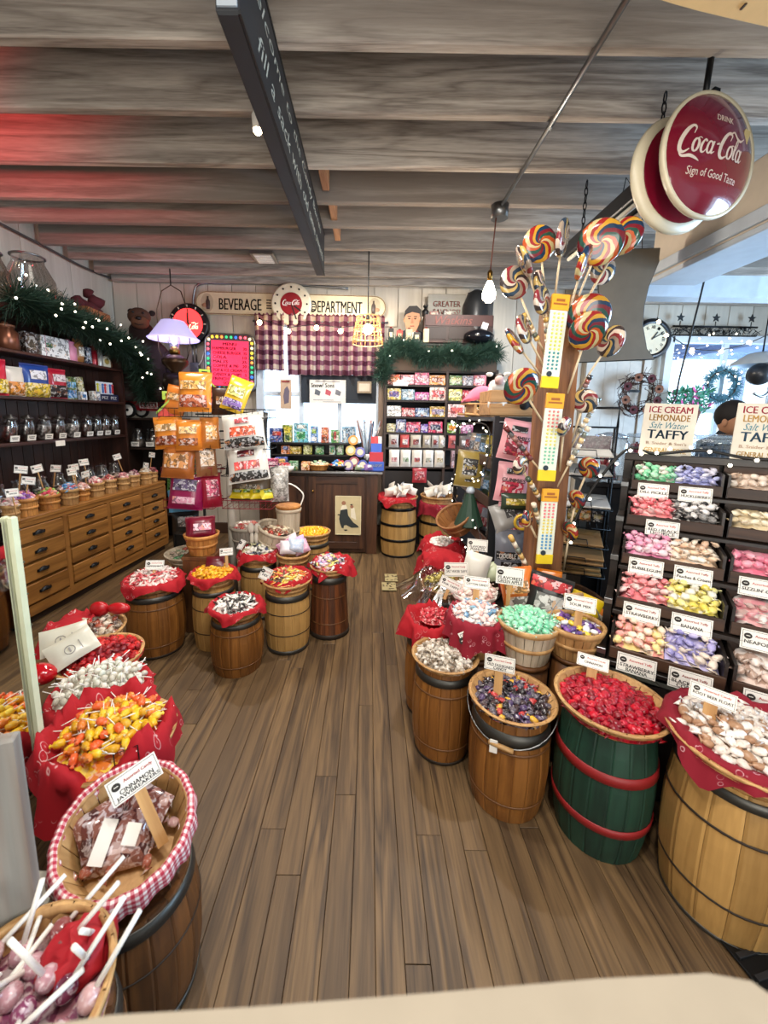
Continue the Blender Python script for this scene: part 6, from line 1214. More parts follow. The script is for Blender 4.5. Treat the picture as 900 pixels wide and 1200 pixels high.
LL = [(632,286,2.06,.082,.0,0,(640,350),'yellow, blue and red swirl lollipop at the top left of the post'), (659,279,2.0,.082,.9,1,(650,350),'dusky swirl lollipop seen half edge on, at the top of the post'),
      (704,284,1.98,.098,-.3,0,(668,372),'large swirl lollipop with yellow heart at the top right of the post'), (730,277,2.0,.085,-.9,0,(672,380),'swirl lollipop turned aside, top right corner'), (684,308,1.92,.075,.8,0,(662,380),'small swirl lollipop overlapping the large yellow hearted one'), (706,317,2.06,.065,.2,1,(664,396),'faded swirl lollipop under the large yellow hearted one'),
      (603,331,2.06,.078,.2,1,(640,420),'pale swirl lollipop at the far upper left of the post'), (614,306,1.98,.075,1.5,1,(645,395),'dark swirl lollipop seen edge on, upper left'), (632,332,2.02,.06,1.0,1,(646,380),'dark swirl lollipop with white glint behind the top pack'), (635,352,2.0,.065,.7,1,(648,400),'second dark swirl lollipop with white glint behind the top pack'),
      (690,370,2.0,.098,-.2,0,(664,455),'big swirl lollipop right of the top candy dot pack'), (689,388,1.93,.088,.0,0,(662,470),'swirl lollipop in front of the big one, right of the post'), (716,400,1.97,.075,-1.4,1,(672,466),'lollipop seen edge on at the right of the post'),
      (611,453,1.95,.09,-.1,0,(642,505),'bright swirl lollipop with yellow spiral at the left of the post'), (614,386,1.97,.07,1.1,1,(643,440),'dark swirl lollipop leaning left above the bright spiral'), (603,400,1.98,.07,1.45,0,(643,452),'yellow edged lollipop seen edge on, left of the post'),
      (686,470,2.02,.06,-.7,1,(668,520),'faded lollipop beside the stick candy, right of the post'), (661,500,1.92,.05,.6,1,(655,560),'small dark lollipop low at the right of the post'), (690,548,1.98,.055,-1.0,0,(668,600),'small swirl lollipop low at the right by the wire rack'), (676,585,1.98,.05,-1.2,0,(664,632),'small swirl lollipop edge on above the tan envelopes'), (668,622,1.98,.05,-1.2,0,(660,668),'lowest swirl lollipop at the right of the post'), (610,545,1.97,.05,.5,1,(636,596),'small lollipop by the pink gummy bags'), (618,608,1.97,.045,.8,0,(638,650),'small lollipop low at the left of the post')]
LPS = [((0.793,2.060,2.367),(0.863,2.100,2.134)), ((0.874,2.000,2.371),(0.905,2.100,2.135)), ((1.041,1.980,2.347),(0.979,2.080,2.043)), ((1.151,2.000,2.382),(1.009,2.100,2.016)), ((0.943,1.920,2.237),(0.957,2.080,2.011)), ((1.105,2.060,2.255),(0.981,2.100,1.950)), ((0.688,2.060,2.194),(0.887,2.100,1.849)), ((0.698,1.980,2.262),(0.882,2.060,1.945)), ((0.792,2.020,2.180),(0.898,2.100,2.014)), ((0.802,2.000,2.098),(0.905,2.080,1.929)), ((1.030,2.000,2.033),(1.004,2.100,1.704)), ((0.997,1.930,1.949),(0.982,2.060,1.638)), ((1.130,1.970,1.913),(1.043,2.100,1.657)), ((0.717,1.950,1.697),(0.918,2.080,1.486)), ((0.717,1.970,1.961),(0.907,2.100,1.766)), ((0.680,1.980,1.908),(0.912,2.100,1.715)), ((1.064,2.020,1.638),(1.048,2.100,1.421)), ((0.923,1.920,1.513),(0.988,2.060,1.246)), ((1.093,1.980,1.312),(1.083,2.100,1.056)), ((1.049,1.980,1.151),(1.079,2.100,0.904)), ((1.030,1.980,0.986),(1.077,2.100,0.729)), ((0.749,1.970,1.320),(0.935,2.100,1.073)), ((0.804,1.970,1.048),(0.966,2.100,0.815))]
for (l, (p, q)) in zip(LL, LPS): lolly(l[7], p, q, l[3], l[4], l[5])
# striped candy wands on the same post
WANDM = [palette('wand_bead_%d' % i, [c], .2, fl=.25) for i, c in enumerate(('#6a2a2a', '#c8a050', '#2a2a30', '#d8c8b0', '#8a3a2a', '#3a4a3a'))]
WN = [((0.657,1.960,1.507),(0.930,2.080,1.242),'left, level with the pink gummy bags'), ((0.780,1.950,1.260),(0.955,2.080,1.059),'left, ending at the pink gummy bags'), ((0.820,1.950,1.132),(0.953,2.060,0.877),'left, above the lowest pack'), ((0.706,1.920,0.972),(0.964,2.060,0.587),'low left, above the half barrel'), ((0.718,2.000,2.036),(0.877,2.080,1.863),'upper left, beside the top pack'), ((1.066,2.000,1.759),(1.036,2.100,1.553),'upper right, beside the faded lollipop'), ((1.119,2.000,1.654),(1.044,2.100,1.377),'right, crossing the wire rack'), ((1.067,1.970,1.514),(0.970,2.040,1.196),'right, in front of the post'), ((0.841,2.030,2.030),(0.903,2.080,1.764),'behind the top pack')]
for (a, b, lb) in WN:
    A, Bv = Vector(a), Vector(b); t = thing('candy_wand', 'striped candy wand on the post, ' + lb, 'candy wand', a); D = Bv - A; l = D.length
    for k in range(7): part('bead', MB().tube([tuple(D * (k / 11)), tuple(D * ((k + .8) / 11))], .013 - .001 * (k % 2), 7), WANDM[(k * 2 + len(lb)) % 6], t)
    part('stick', MB().tube([tuple(D * .6), tuple(D)], .005, 5), STK, t)
# candy dot packs hung on the post
def dotm(a):
    m, nt, b = new_mat('candy_dot_paper'); return m
for i, (c, w, h, cs, lb) in enumerate((((0.879,2.000,1.911), .082, .43, ('#e0d878', '#c8d060', '#3f8a90'), 'topmost yellow candy dot pack on the post'), ((0.892,1.985,1.456), .085, .425, ('#e0807a', '#d8d070', '#78b89a'), 'middle yellow candy dot pack on the post'), ((0.909,1.975,1.008), .08, .385, ('#e07a80', '#dcc860', '#4a90c0'), 'lowest yellow candy dot pack on the post'))):
    t = thing('candy_dot_pack', lb, 'pack', c, (-.03, .06 - .02 * i, .03)); part('sleeve', MB().box((0, 0, 0), (w, .012, h), bev=.002), plain('#dfe3d2', .3, coat=.5), t)
    part('header', MB().box((0, -.002, h * .42), (w * 1.02, .014, h * .17), bev=.002), plain('#e0a028', .4), t); part('footer', MB().box((0, -.002, -h * .44), (w * 1.02, .014, h * .13), bev=.002), plain('#e8c820', .4), t)
    part('emblem', MB().lathe([(.013, 0), (.013, .003)], 14, M=TR(-.012, -.009, -h * .35) @ RX(pi / 2)), plain('#23303a', .5), t)
    part('header_print', MB().box((0, -.0098, h * .40), (w * .8, .001, .008)).box((0, -.0098, h * .44), (w * .5, .001, .012)), plain('#9a5a1a', .5), t)
    for r in range(15):
        for q in range(3): part('candy_dot', MB().lathe([(.0052, 0), (.004, .003)], 8) if False else dotmesh[cs[min(2, r // 5)]] if 'dotmesh' in globals() and cs[min(2, r // 5)] in dotmesh else (globals().setdefault('dotmesh', {}).setdefault(cs[min(2, r // 5)], MB().lathe([(.0062, 0), (.0048, .004)], 8, M=RX(pi / 2)).mesh('candy_dot', plain(cs[min(2, r // 5)], .4)))), None, t, ((q - 1) * .021, -.006, h * (.30 - .042 * r)))
# bags in the half barrel
bag('orange and white bag standing in the half barrel', (.77, 1.93, .68), .17, .23, .08, '#d8742a', [(0, .03, .12, .06, '#e8a860'), (.0, -.06, .12, .09, '#d8d4cc')], lean=-.1, roll=-.25)
bag('black and white bag with red top in the half barrel', (.88, 1.845, .67), .2, .24, .07, '#1c1b1b', [(0, .085, .18, .05, '#c02a30'), (.01, -.02, .13, .12, '#b8b6b2')], lean=-.2, roll=.15)
bag('yellow bag with a blue picture in the half barrel', (1.00, 1.80, .63), .19, .2, .07, '#d8b818', [(.0, -.02, .12, .09, '#8aa8b8')], lean=-.3, roll=.25)
bag('small orange bag at the right of the half barrel', (1.14, 1.86, .58), .1, .1, .05, '#d87a2a', [(0, 0, .06, .04, '#e8d0a0')], lean=-.5, roll=.5)
bag('orange bag behind the black one in the half barrel', (.93, 1.95, .67), .12, .22, .06, '#d87820', [(0, .05, .08, .05, '#e8b060')], lean=0)

# ---------------------------------------------------------------- stepped taffy rack on the right
RKW = wood('rack_black_wood', '#15110f', '#2a211c', 'x', 1, .4, var=.06); BINW = wood('bin_dark_wood', '#2a1a12', '#48301f', 'x', 1, .5, var=.1)
tr = thing('taffy_rack', 'black stepped rack of taffy bins along the right side', 'rack', (1.01, 1.55, 0), -.596)
BW = .385; NB = 3; STEP = .17; RISE = .154; Z0 = .565
for q in (-.02, BW * NB + .01):
    for k in range(5):
        part('stepped_side', MB().box((q, k * STEP + .085, (Z0 + k * RISE) / 2 + .02), (.03, STEP, Z0 + k * RISE + .04), bev=.003), RKW, tr)
        part('clip', MB().box((q, k * STEP - .008, Z0 + k * RISE + .03), (.032, .02, .025), bev=.002), METAL, tr)
    part('back_post', MB().box((q, 5 * STEP + .02, .68), (.04, .04, 1.36), bev=.003), RKW, tr)
part('top_rail', MB().box((BW * NB / 2, 5 * STEP + .02, 1.345), (BW * NB + .08, .05, .04), bev=.004), RKW, tr)
part('back_panel', MB().box((BW * NB / 2, 5 * STEP + .05, .68), (BW * NB, .012, 1.3)), plain('#16110e', .6), tr)
part('kick_panel', MB().box((BW * NB / 2, .01, Z0 / 2 - .03), (BW * NB, .02, Z0 - .08)), plain('#1a1310', .6), tr)
for k in range(5):
    z = Z0 + k * RISE; y = k * STEP
    part('shelf', MB().box((BW * NB / 2, y + .1, z - .01), (BW * NB, .24, .018), bev=.002), RKW, tr)
    for b in range(NB):
        bn = part('bin', MB().box((b * BW + BW / 2, y + .0, z + .032), (BW - .02, .012, .05), bev=.002).box((b * BW + BW / 2, y + .19, z + .08), (BW - .02, .01, .15), bev=.002), BINW, tr)
        for q in (b * BW + .012, (b + 1) * BW - .012): part('divider', MB().box((q, y + .095, z + .06), (.01, .19, .11)), RKW, bn)
PINK = '#e89ab0'
BINS = [  # row from the bottom, bin, left colours, right colours, words
 (0, 0, (['#f0b0a0', '#f0d890', '#e89a90', '#f4e0c8'], 'pink and yellow'), (['#b0a8dc', '#9a94cc', '#e8d8c8', '#c4bce4'], 'lilac and cream'), (('STRAWBERRY', 'BANANA'), ('BLACKBERRY', 'COBBLER'))),
 (0, 1, (['#e8d0c4', '#b89a88', '#f0e4dc', '#c8a898'], 'brown and cream'), (['#eee6dc', '#d8cabc', '#c8b4a4'], 'pale cream'), (('CANDY CORN',), None)),
 (1, 0, (['#f08a90', '#f0a0a0', '#e8c8c4', '#e87a84'], 'strawberry pink'), (['#f0e078', '#f4ec9a', '#ecd85a', '#f0ece0'], 'banana yellow'), (('STRAWBERRY',), ('BANANA',))),
 (1, 1, (['#f0a0a8', '#eee4de', '#d8b8b0', '#f4b8b8'], 'pink and white striped'), (['#e8dcd0', '#e8b0b0', '#c8b0a0'], 'neapolitan'), (('NEAPOLITAN',), None)),
 (2, 0, (['#f0a0c0', '#f4b4cc', '#e890b4', '#f4d4dc'], 'bubblegum pink'), (['#f4d4b4', '#f4e4d0', '#eec4a4', '#f8f0e4'], 'peach cream'), (('BUBBLEGUM',), ('Peaches & Cream',))),
 (2, 1, (['#f090a8', '#ee7e98', '#f4a8b8'], 'hot cinnamon pink'), (['#f0a0b4', '#ec88a0'], 'deep cinnamon pink'), (("SIZZLIN' CINN",), None)),
 (3, 0, (['#f0848c', '#e86a74', '#f4c8c4', '#f09a9c'], 'red striped'), (['#2a2828', '#5a5858', '#d8d4d0', '#8a8886', '#eee8e4'], 'black and grey'), (('RED / BLACK', 'LICORICE'),)),
 (3, 1, (['#eedcb8', '#f4e8cc', '#e4cca0'], 'vanilla cream'), (['#f0dcc0', '#e8d4b0'], 'pale vanilla'), (None, ('CARAMEL',))),
 (4, 0, (['#7fcf9f', '#5fbf8a', '#a8dcb8', '#d8d0c4'], 'green'), (['#a8acdc', '#b8bce8', '#9a9ccc', '#d8d4e4'], 'periwinkle'), (('DILL PICKLE',), ('HUCKLEBERRY',))),
 (4, 1, (['#dcc4b0', '#e8d8c8', '#c8a890'], 'tan'), (['#e4d0bc', '#d0b49c'], 'light tan'), (None, ('PINA COLADA',)))]
RM = Matrix.Translation((1.01, 1.55, 0)) @ RZ(-.596)
TAFM = {}
for (k, b, lf, rt, words) in BINS:
    z = Z0 + k * RISE; y = k * STEP; rown = ('bottom', 'second', 'middle', 'fourth', 'top')[k]
    for half, (cols, nm) in enumerate((lf, rt)):
        mat = palette('taffy_%d%d%d' % (k, b, half), cols, .35, '#f6f0ea', .35, coat=.15); me = sweet_mesh(('chunk', 'wrap')[(k + half) % 2], mat)
        x0 = b * BW + .02 + half * (BW / 2 - .02); x1 = x0 + BW / 2 - .022; n = 20 if b == 0 else 10
        lbl = '%s wrapped taffy in the %s row of the rack, %s bin' % (nm, rown, ('first', 'second')[b]); gr = '%s taffy, %s row of the rack' % (nm, rown)
        m = MB(); NX, NY = 10, 8; vs = []
        for j in range(NY + 1):
            for i in range(NX + 1):
                u, v = i / NX, j / NY; e = min(1, 6 * min(u, 1 - u) + .3) if half == 0 and i < 3 or half == 1 and i > NX - 3 else 1
                vs.append((x0 + (x1 - x0) * u, y + .012 + .168 * v, z + .03 + (.025 + .055 * v + .012 * noise.noise((u * 6, v * 6, k + b * 3.1))) * e))
        o = obj('taffy_mass', m.add(vs, [(j * (NX + 1) + i, j * (NX + 1) + i + 1, (j + 1) * (NX + 1) + i + 1, (j + 1) * (NX + 1) + i) for j in range(NY) for i in range(NX)], 0, True), palette('taffy_under_%d%d%d' % (k, b, half), cols, .4, '#f6f0ea', .08, True, 34), None, (1.01, 1.55, 0), (0, 0, -.596))
        tag(o, 'lower layers of the %s taffy in the %s row, %s bin' % (nm, rown, ('first', 'second')[b]), 'taffy', kind='stuff')
        for i in range(n):
            c_ = i % 5; r_ = i // 5; u = (c_ + .5 + .35 * (r_ % 2 - .5) + random.uniform(-.18, .18)) / 5; v = (r_ + .38 + random.uniform(-.12, .12)) / (4.1 if b == 0 else 2.6)
            P = RM @ Vector((x0 + (x1 - x0) * min(.97, max(.03, u)), y + .012 + .168 * v, z + .06 + .055 * v + random.uniform(.006, .02)))
            s = random.uniform(.05, .06)
            tag(obj('taffy', me, None, None, P, (random.uniform(-.6, .6), random.uniform(-.6, .6), random.uniform(0, 6.3)), (s, s, s)), lbl, 'taffy', gr)
    for half, w in enumerate(words):
        if not w: continue
        cx = b * BW + (.105 if half == 0 else .275) + (.05 if len(words) == 1 and len(w) == 2 else 0)
        P = RM @ Vector((cx, y - .016, z + .008)); 
        card('white taffy card for %s in the %s row' % (' '.join(w).lower().replace('/', 'and'), rown), P, .132, .074, w, rz=-.596, lean=-.25, head='Assorted Taffy')
# sign panels standing on the rack
for i, (sx, lb) in enumerate(((.12, 'tall cream sign reading ice cream, lemonade and taffy, at the left end of the rack'), (.50, 'second tall cream sign of the same words, cut by the picture edge'))):
    P = RM @ Vector((sx + .02, 5 * STEP + .0, 1.50)); t = thing('taffy_sign', lb, 'sign', P, (RZ(-.42) @ RX(-.08) @ RY(.035)).to_euler()); part('panel', MB().box((0, 0, 0), (.235, .008, .275), bev=.001), plain('#e6ddcb', .5), t)
    for (s, z, h, w, c, sh) in (('ICE CREAM', .105, .034, .19, '#b8354a', 0), ('LEMONADE', .063, .034, .18, '#c89a4a', 0), ('Salt Water', .022, .034, .17, '#4a8a9a', .4), ('TAFFY', -.026, .046, .18, '#24465e', 0), ("B. Snider & Son's", -.074, .016, .18, '#c8a890', 0), ('GENERAL STORE', -.112, .026, .19, '#c8a050', 0)): lettering(s, t, plain(c, .7), (0, -.0055, z), h, w, sh == 0, shear=sh)
# fairy lights and cable along the rack top
fl = thing('rack_lights', 'black cable with white fairy lights along the top of the taffy rack', 'lights', RM @ Vector((0, 5 * STEP, 1.38)), -.596)
pts = catmull([(-.28, -.12, -.55), (-.2, -.05, -.28), (-.04, -.02, .0), (.1, -.03, -.01), (.3, -.035, .02), (.5, -.03, -.01), (.8, -.03, .01), (1.1, -.03, 0)], 5); part('cable', MB().tube(pts, .008, 6), BLACK, fl)
for i in range(18): part('bulb', BULBM, None, fl, Vector(pts[(i * 2 + 1) % len(pts)]) + Vector((random.uniform(-.02, .02), -.03, random.uniform(-.05, .02))))
# candy stick jars behind the rack
bcn = thing('back_counter', 'dark counter behind the taffy rack carrying the jars of candy sticks', 'counter', (2.46, 2.62, 0), -.25); part('body', MB().box((0, 0, .55), (1.9, .4, 1.1), bev=.004), RKW, bcn); part('top', MB().box((0, 0, 1.12), (1.96, .46, .03), bev=.004), RKW, bcn)
def sqjar(lb, c, w, h, cols, n=34):
    t = thing('stick_jar', lb, 'jar', c, -.25); part('glass', MB().prism([(-w / 2, -w / 2), (w / 2, -w / 2), (w / 2, w / 2), (-w / 2, w / 2)], 0, h), GLASS, t); part('lid', MB().box((0, 0, h + .012), (w * 1.04, w * 1.04, .024), bev=.005), glassy('bluish_glass', (.85, .92, 1), .1, .6), t)
    for k in range(n):
        q = (k % 7 - 3) / 7 * w * .9; r = (k // 7 - 2) / 5 * w * .85; part('candy_stick', MB().tube([(q, r, .01), (q + random.uniform(-.01, .01), r + random.uniform(-.01, .01), h * random.uniform(.78, .9))], w * .062, 6), palette(lb[:20] + str(k % 3), [cols[k % len(cols)]], .3, fl=.25), t)
sqjar('square jar of red candy sticks left of the tall cream sign', (1.82, 2.68, 1.136), .14, .30, ['#8a1a2e', '#a8283c', '#6a1022'])
sqjar('square jar of dark blue candy sticks between the two tall cream signs', (2.02, 2.42, 1.136), .17, .31, ['#141c2c', '#222c40', '#0e1420'])
sqjar('square jar of tan candy sticks beside the dark blue ones', (2.21, 2.42, 1.136), .15, .31, ['#a8824a', '#c8a46a', '#8a6434'])
t = thing('glass_canister', 'wide glass canister of red striped candy left of the red sticks', 'jar', (1.62, 2.70, 1.136)); part('glass', MB().lathe([(.10, 0), (.11, .02), (.11, .26), (.09, .29)], 24, cap1=False), GLASS, t); part('lid', MB().lathe([(.095, .29), (.1, .31), (.03, .33)], 20), glassy('bluish_glass', (.85, .92, 1), .1, .6), t)
for k in range(14):
    a = random.uniform(0, 6.3); part('candy_cane', MB().tube([(.06 * cos(a), .06 * sin(a), .02), (.05 * cos(a + 2), .05 * sin(a + 2), random.uniform(.12, .2))], .012, 6), palette('cane%d' % (k % 2), [('#b02038', '#e8dcd8')[k % 2]], .3, fl=.4), t)
# person beyond the jars: dark hat over a bent head
pn = thing('person', 'person in a dark cap seen above the candy stick jars, bending down by the window', 'person', (2.68, 3.22, -.0), .3)
CLOTH = plain('#2b3038', .85)
skinned('body', [(0, 0, .95), (0, -.02, 1.15), (0, -.08, 1.34), (0, -.12, 1.42), (0, -.16, 1.50), (.17, -.08, 1.34), (.24, -.12, 1.08), (.2, -.28, .95), (-.17, -.08, 1.34), (-.24, -.12, 1.08), (-.2, -.28, .95), (.1, 0, .88), (.1, -.02, .48), (.1, 0, .07), (.1, -.12, .04), (-.1, 0, .88), (-.1, -.02, .48), (-.1, 0, .07), (-.1, -.12, .04)],
        [(0, 1), (1, 2), (2, 3), (3, 4), (2, 5), (5, 6), (6, 7), (2, 8), (8, 9), (9, 10), (0, 11), (11, 12), (12, 13), (13, 14), (0, 15), (15, 16), (16, 17), (17, 18)], [.15, .15, .14, .055, .06, .075, .055, .04, .075, .055, .04, .095, .07, .05, .045, .095, .07, .05, .045], CLOTH, pn)
part('head', MB().ball((0, 0, 0), .1, 18, 12, sc=(.8, .98, 1.15)), plain('#c8906c', .55), pn, (0, -.18, 1.555), (.4, 0, 0))
part('hair', MB().ball((0, .015, .02), .108, 18, 12, sc=(.85, 1, 1.05)), plain('#1a1412', .7), pn, (0, -.165, 1.575), (.4, 0, 0)); part('cap_brim', MB().ball((0, -.09, .01), .09, 14, 8, sc=(.8, .9, .12)), plain('#1d1a1c', .7), pn, (0, -.18, 1.59), (.3, 0, 0))
for s in (-1, 1): part('eye', MB().ball((0, 0, 0), .012, 8, 6), BLACK, pn, (s * .032, -.272, 1.53)); part('ear', MB().ball((0, 0, 0), .025, 8, 6, sc=(.4, .8, 1.2)), plain('#c8906c', .55), pn, (s * .082, -.17, 1.54))
part('nose', MB().ball((0, 0, 0), .018, 8, 6, sc=(.7, 1, 1.2)), plain('#c08660', .55), pn, (0, -.285, 1.505)); part('mouth', MB().box((0, 0, 0), (.04, .006, .008)), plain('#8a4a40', .6), pn, (0, -.262, 1.462))
for s in (-1, 1):
    hd = part('hand', MB().ball((0, 0, 0), .045, 10, 7, sc=(.7, 1, .5)), plain('#c8906c', .55), pn, (s * .2, -.33, .94))
    for f in range(4): part('finger', MB().tube([(-.024 + f * .016, -.03, 0), (-.024 + f * .016, -.07 - .006 * (f in (1, 2)), -.004), (-.024 + f * .016, -.095, -.02)], .008, 6), plain('#c8906c', .55), hd)
    part('thumb', MB().tube([(-s * .03, 0, 0), (-s * .05, -.035, -.008), (-s * .05, -.06, -.018)], .009, 6), plain('#c8906c', .55), hd)
# ---------------------------------------------------------------- wire literature rack of envelopes
wr_ = thing('wire_rack', 'black wire rack of paper pads and tan envelopes behind the taffy rack', 'rack', (1.375, 2.56, 0), -.40)
for sx in (-.17, .17):
    part('upright', MB().tube([(sx, .0, .0), (sx, .02, 1.50), (sx, .10, 1.50)], .007, 6), DARKMETAL, wr_); part('rear_upright', MB().tube([(sx, .16, 0), (sx, .12, 1.50)], .007, 6), DARKMETAL, wr_)
    part('foot', MB().tube([(sx, -.1, .01), (sx, .2, .01)], .008, 6), DARKMETAL, wr_)
part('top_frame', MB().tube([(-.17, .02, 1.50), (-.17, .02, 1.62), (.17, .02, 1.62), (.17, .02, 1.50)], .008, 6).tube([(-.17, .02, 1.5), (.17, .02, 1.5)], .006, 6), DARKMETAL, wr_)
SHV = [1.335, 1.22, 1.02, .90, .775, .655, .585]
for i, z in enumerate(SHV):
    m = MB(); m.tube([(-.17, -.13, z - .02), (-.17, .14, z + .02), (.17, .14, z + .02), (.17, -.13, z - .02)], .004, 5, closed=True)
    for q in (-.1, 0, .1): m.tube([(q, -.13, z - .02), (q, .14, z + .02)], .003, 4)
    m.tube([(-.06, -.13, z - .02), (-.05, -.135, z + .03), (.05, -.135, z + .03), (.06, -.13, z - .02)], .0035, 5); part('wire_shelf', m, DARKMETAL, wr_)
    if i == 3: continue
    nm = ('white pad on the top wire shelf', 'white pad on the second wire shelf', 'wide white calendar pad on the third wire shelf', '', 'tan envelope on the fifth wire shelf', 'tan envelope on the sixth wire shelf', 'tan envelopes on the lowest wire shelf')[i]
    for q in range(1 + (i > 4)):
        z_ = z + .012 + q * .03; P = Matrix.Translation((1.375, 2.56, 0)) @ RZ(-.40) @ Vector((0, -.01, z_))
        t = thing('paper_pad' if i < 3 else 'envelope', nm + (', second one of the pair' if q else ''), 'paper', P, (RZ(-.40 + random.uniform(-.06, .06)) @ RX(.15)).to_euler())
        part('sheet', MB().box((0, 0, 0), (.29 + .03 * (i in (2, 5)), .25, .012), bev=.002), plain(('#d4d0c8', '#d0ccc4', '#dcdad6', '', '#a07a4e', '#a87f50', '#a4804f')[i], .6), t)
        if i == 2: part('rules', MB().box((0, .02, .0068), (.27, .003, .001)).box((.02, 0, .0068), (.003, .2, .001)), GREYINK, t); part('round_print', MB().lathe([(.035, 0), (.035, .001)], 16, M=TR(-.10, -.04, .0064)), plain('#a89a8a', .6), t)
        if i > 2: part('flap', MB().prism([(-.13, .115), (.13, .115), (.1, .03), (-.1, .03)], .006, .0075), plain('#94703f', .6), t)
for i, c in enumerate(('#1d1f24', '#d8b020', '#e09020', '#23262c')): box_item('%s box on the fourth wire shelf' % ('black', 'yellow', 'amber', 'charcoal')[i], (Matrix.Translation((1.375, 2.56, 0)) @ RZ(-.40) @ Vector((-.105 + i * .07, 0, .905))), .06, .1, .07, c, [(0, .035, .04, .03, '#e8d8a0')], rz=-.40, name='small_box')
part('header_card', MB().box((0, .06, 1.40), (.30, .008, .09)), palette('plum_slats', ['#3a2028', '#4a2a34'], fill=True, fl=.1), wr_)

# ---------------------------------------------------------------- black shelving beside the aisle, with bags and fairy lights
gx, gy0, gy1 = .98, 2.62, 3.75
gd = thing('aisle_shelving', 'black slanted shelving of candy bags behind the right hand kegs', 'shelf', (gx, 0, 0))
for y in (gy0, gy1):
    for xx in (-.16, .2): part('post', MB().box((xx, y, .78), (.03, .03, 1.56), bev=.003), BLACK, gd)
for z in (.35, .66, .95, 1.22):
    part('shelf', MB().box((.02, (gy0 + gy1) / 2, z), (.36, gy1 - gy0, .014), M=None), BLACK, gd); part('lip', MB().box((-.165, (gy0 + gy1) / 2, z + .03), (.012, gy1 - gy0, .075), bev=.002), plain('#4a352b', .5), gd)
part('back_panel', MB().box((.2, (gy0 + gy1) / 2, .76), (.01, gy1 - gy0, 1.5)), plain('#141110', .6), gd); part('end_panel', MB().box((.02, gy0 - .01, .76), (.38, .012, 1.5)), plain('#141110', .6), gd); part('top_rail', MB().box((.02, (gy0 + gy1) / 2, 1.54), (.38, gy1 - gy0, .03), bev=.003), BLACK, gd)
GB = [('#6a2030', 'plum'), ('#8a8f9a', 'silver'), ('#7fa8d0', 'sky blue'), ('#c8b040', 'yellow'), ('#a8404a', 'rose'), ('#d8c8b8', 'cream'), ('#4a5a48', 'sage')]
for li, z in enumerate((.96, .67, 1.23)):
    for i in range(7):
        c, nm = GB[(i * 3 + li * 2) % 7]
        bag('%s bag, %s from the near end, on the %s aisle shelf' % (nm, NM[i], ('upper', 'lower', 'top')[li]), (gx - .06, gy0 + .08 + i * .155, z + .095), .13, .17, .06, c, [(0, -.01, .08, .07, GB[(i * 3 + li * 2 + 3) % 7][0])], rz=-pi / 2 + .5, lean=-.1)
for i, (z, lb) in enumerate(((1.24, 'topmost'), (1.04, 'middle'), (.86, 'lowest'))):
    bag('%s of three pink bags of red gummies hung at the end of the aisle shelving' % lb, [(0.913,2.500,1.407), (0.898,2.480,1.147), (0.920,2.460,0.900)][i], .20, .24, .05, '#d89aa0', [(0, -.04, .14, .1, '#b02440'), (0, .075, .1, .035, '#1d1a1c')], rz=-.1, lean=-.05, roll=(.18, .1, .0)[i], words=[('GUMMIES', 0, .02, .025, INK, .14)])
bag('dark mustard bag with a black badge hung at the far end of the shelving', (0.745,2.950,1.168), .20, .26, .05, '#8a7638', [(0, .02, .11, .12, '#1d1b1a'), (0, -.08, .05, .02, '#1d1b1a')], rz=-.1, lean=-.05, roll=.1, words=[('Pearls', 0, .02, .03, plain('#c8b060', .5), .08)])
bag('clear bag with a black band hung low at the near end of the shelving', (0.899,2.420,0.700), .2, .3, .06, '#6a6e78', [(0, .0, .19, .05, '#121214'), (0, -.09, .13, .1, '#2a2220')], rz=-.1, lean=-.05, words=[('DOUBLE DIP', 0, .0, .03, WHITE, .15)])
bag('grey toy bag with a yellow ring above the black banded bag', (0.864,2.460,0.932), .17, .17, .06, '#8e8c88', [(.03, .02, .06, .06, '#3a3634')], rz=-.1, lean=-.3, roll=-.3)
tag(obj('yellow_ring', MB().ring(.045, .009, 0, 18, 6, 0, RX(pi / 2)), plain('#d8b030', .4), None, (0.942,2.380,0.922)), 'yellow plastic ring hung beside the grey toy bag', 'toy')
bag('green and black bag with gold dots between the pink bags and the lowest pink one', (0.919,2.440,1.036), .19, .1, .05, '#2a3a2a', [(0, 0, .14, .04, '#c8b040')], rz=-.1, lean=-.1)
ub = thing('closed_umbrella', 'dark green bundled paper fan hung on the shelving below the mustard bag', 'decoration', (0.762,2.950,0.870)); part('skirt', MB().lathe([(.02, .14), (.05, .05), (.11, -.12), (.10, -.13)], 12, sm=False), plain('#1d3a2a', .6), ub); part('tie', MB().lathe([(.03, .12), (.035, .14), (.02, .17)], 10), plain('#b8c4d0', .4), ub)
bsk = basket('brown split basket hung tilted beside the dark green fan', .71, 3.02, .70, .135, .10, .14, BROWNSPL, tilt=(.2, -.6, .3)); tag(obj('basket_hook', MB().tube([(.74, 3.02, .80), (.79, 2.97, .95), (.83, 2.95, .95)], .006, 5), DARKMETAL), 'black hook holding the tilted brown basket', 'hook')
gl2 = thing('shelf_fairy_lights', 'white fairy lights wound over the black aisle shelving', 'lights', (gx - .2, gy0, 0))
cp = catmull([(0, 1.12, 1.5), (-.02, .9, 1.46), (0, .6, 1.5), (.05, .2, 1.48), (.0, .05, 1.2), (-.02, .3, 1.1), (0, .8, 1.06), (0, 1.1, .9), (-.02, .7, .82), (0, .2, .8), (.0, -.02, .6), (0, .4, .56), (0, .9, .5), (0, 1.1, .3), (0, .4, .3)], 5); part('wire', MB().tube(cp, .004, 4), BLACK, gl2)
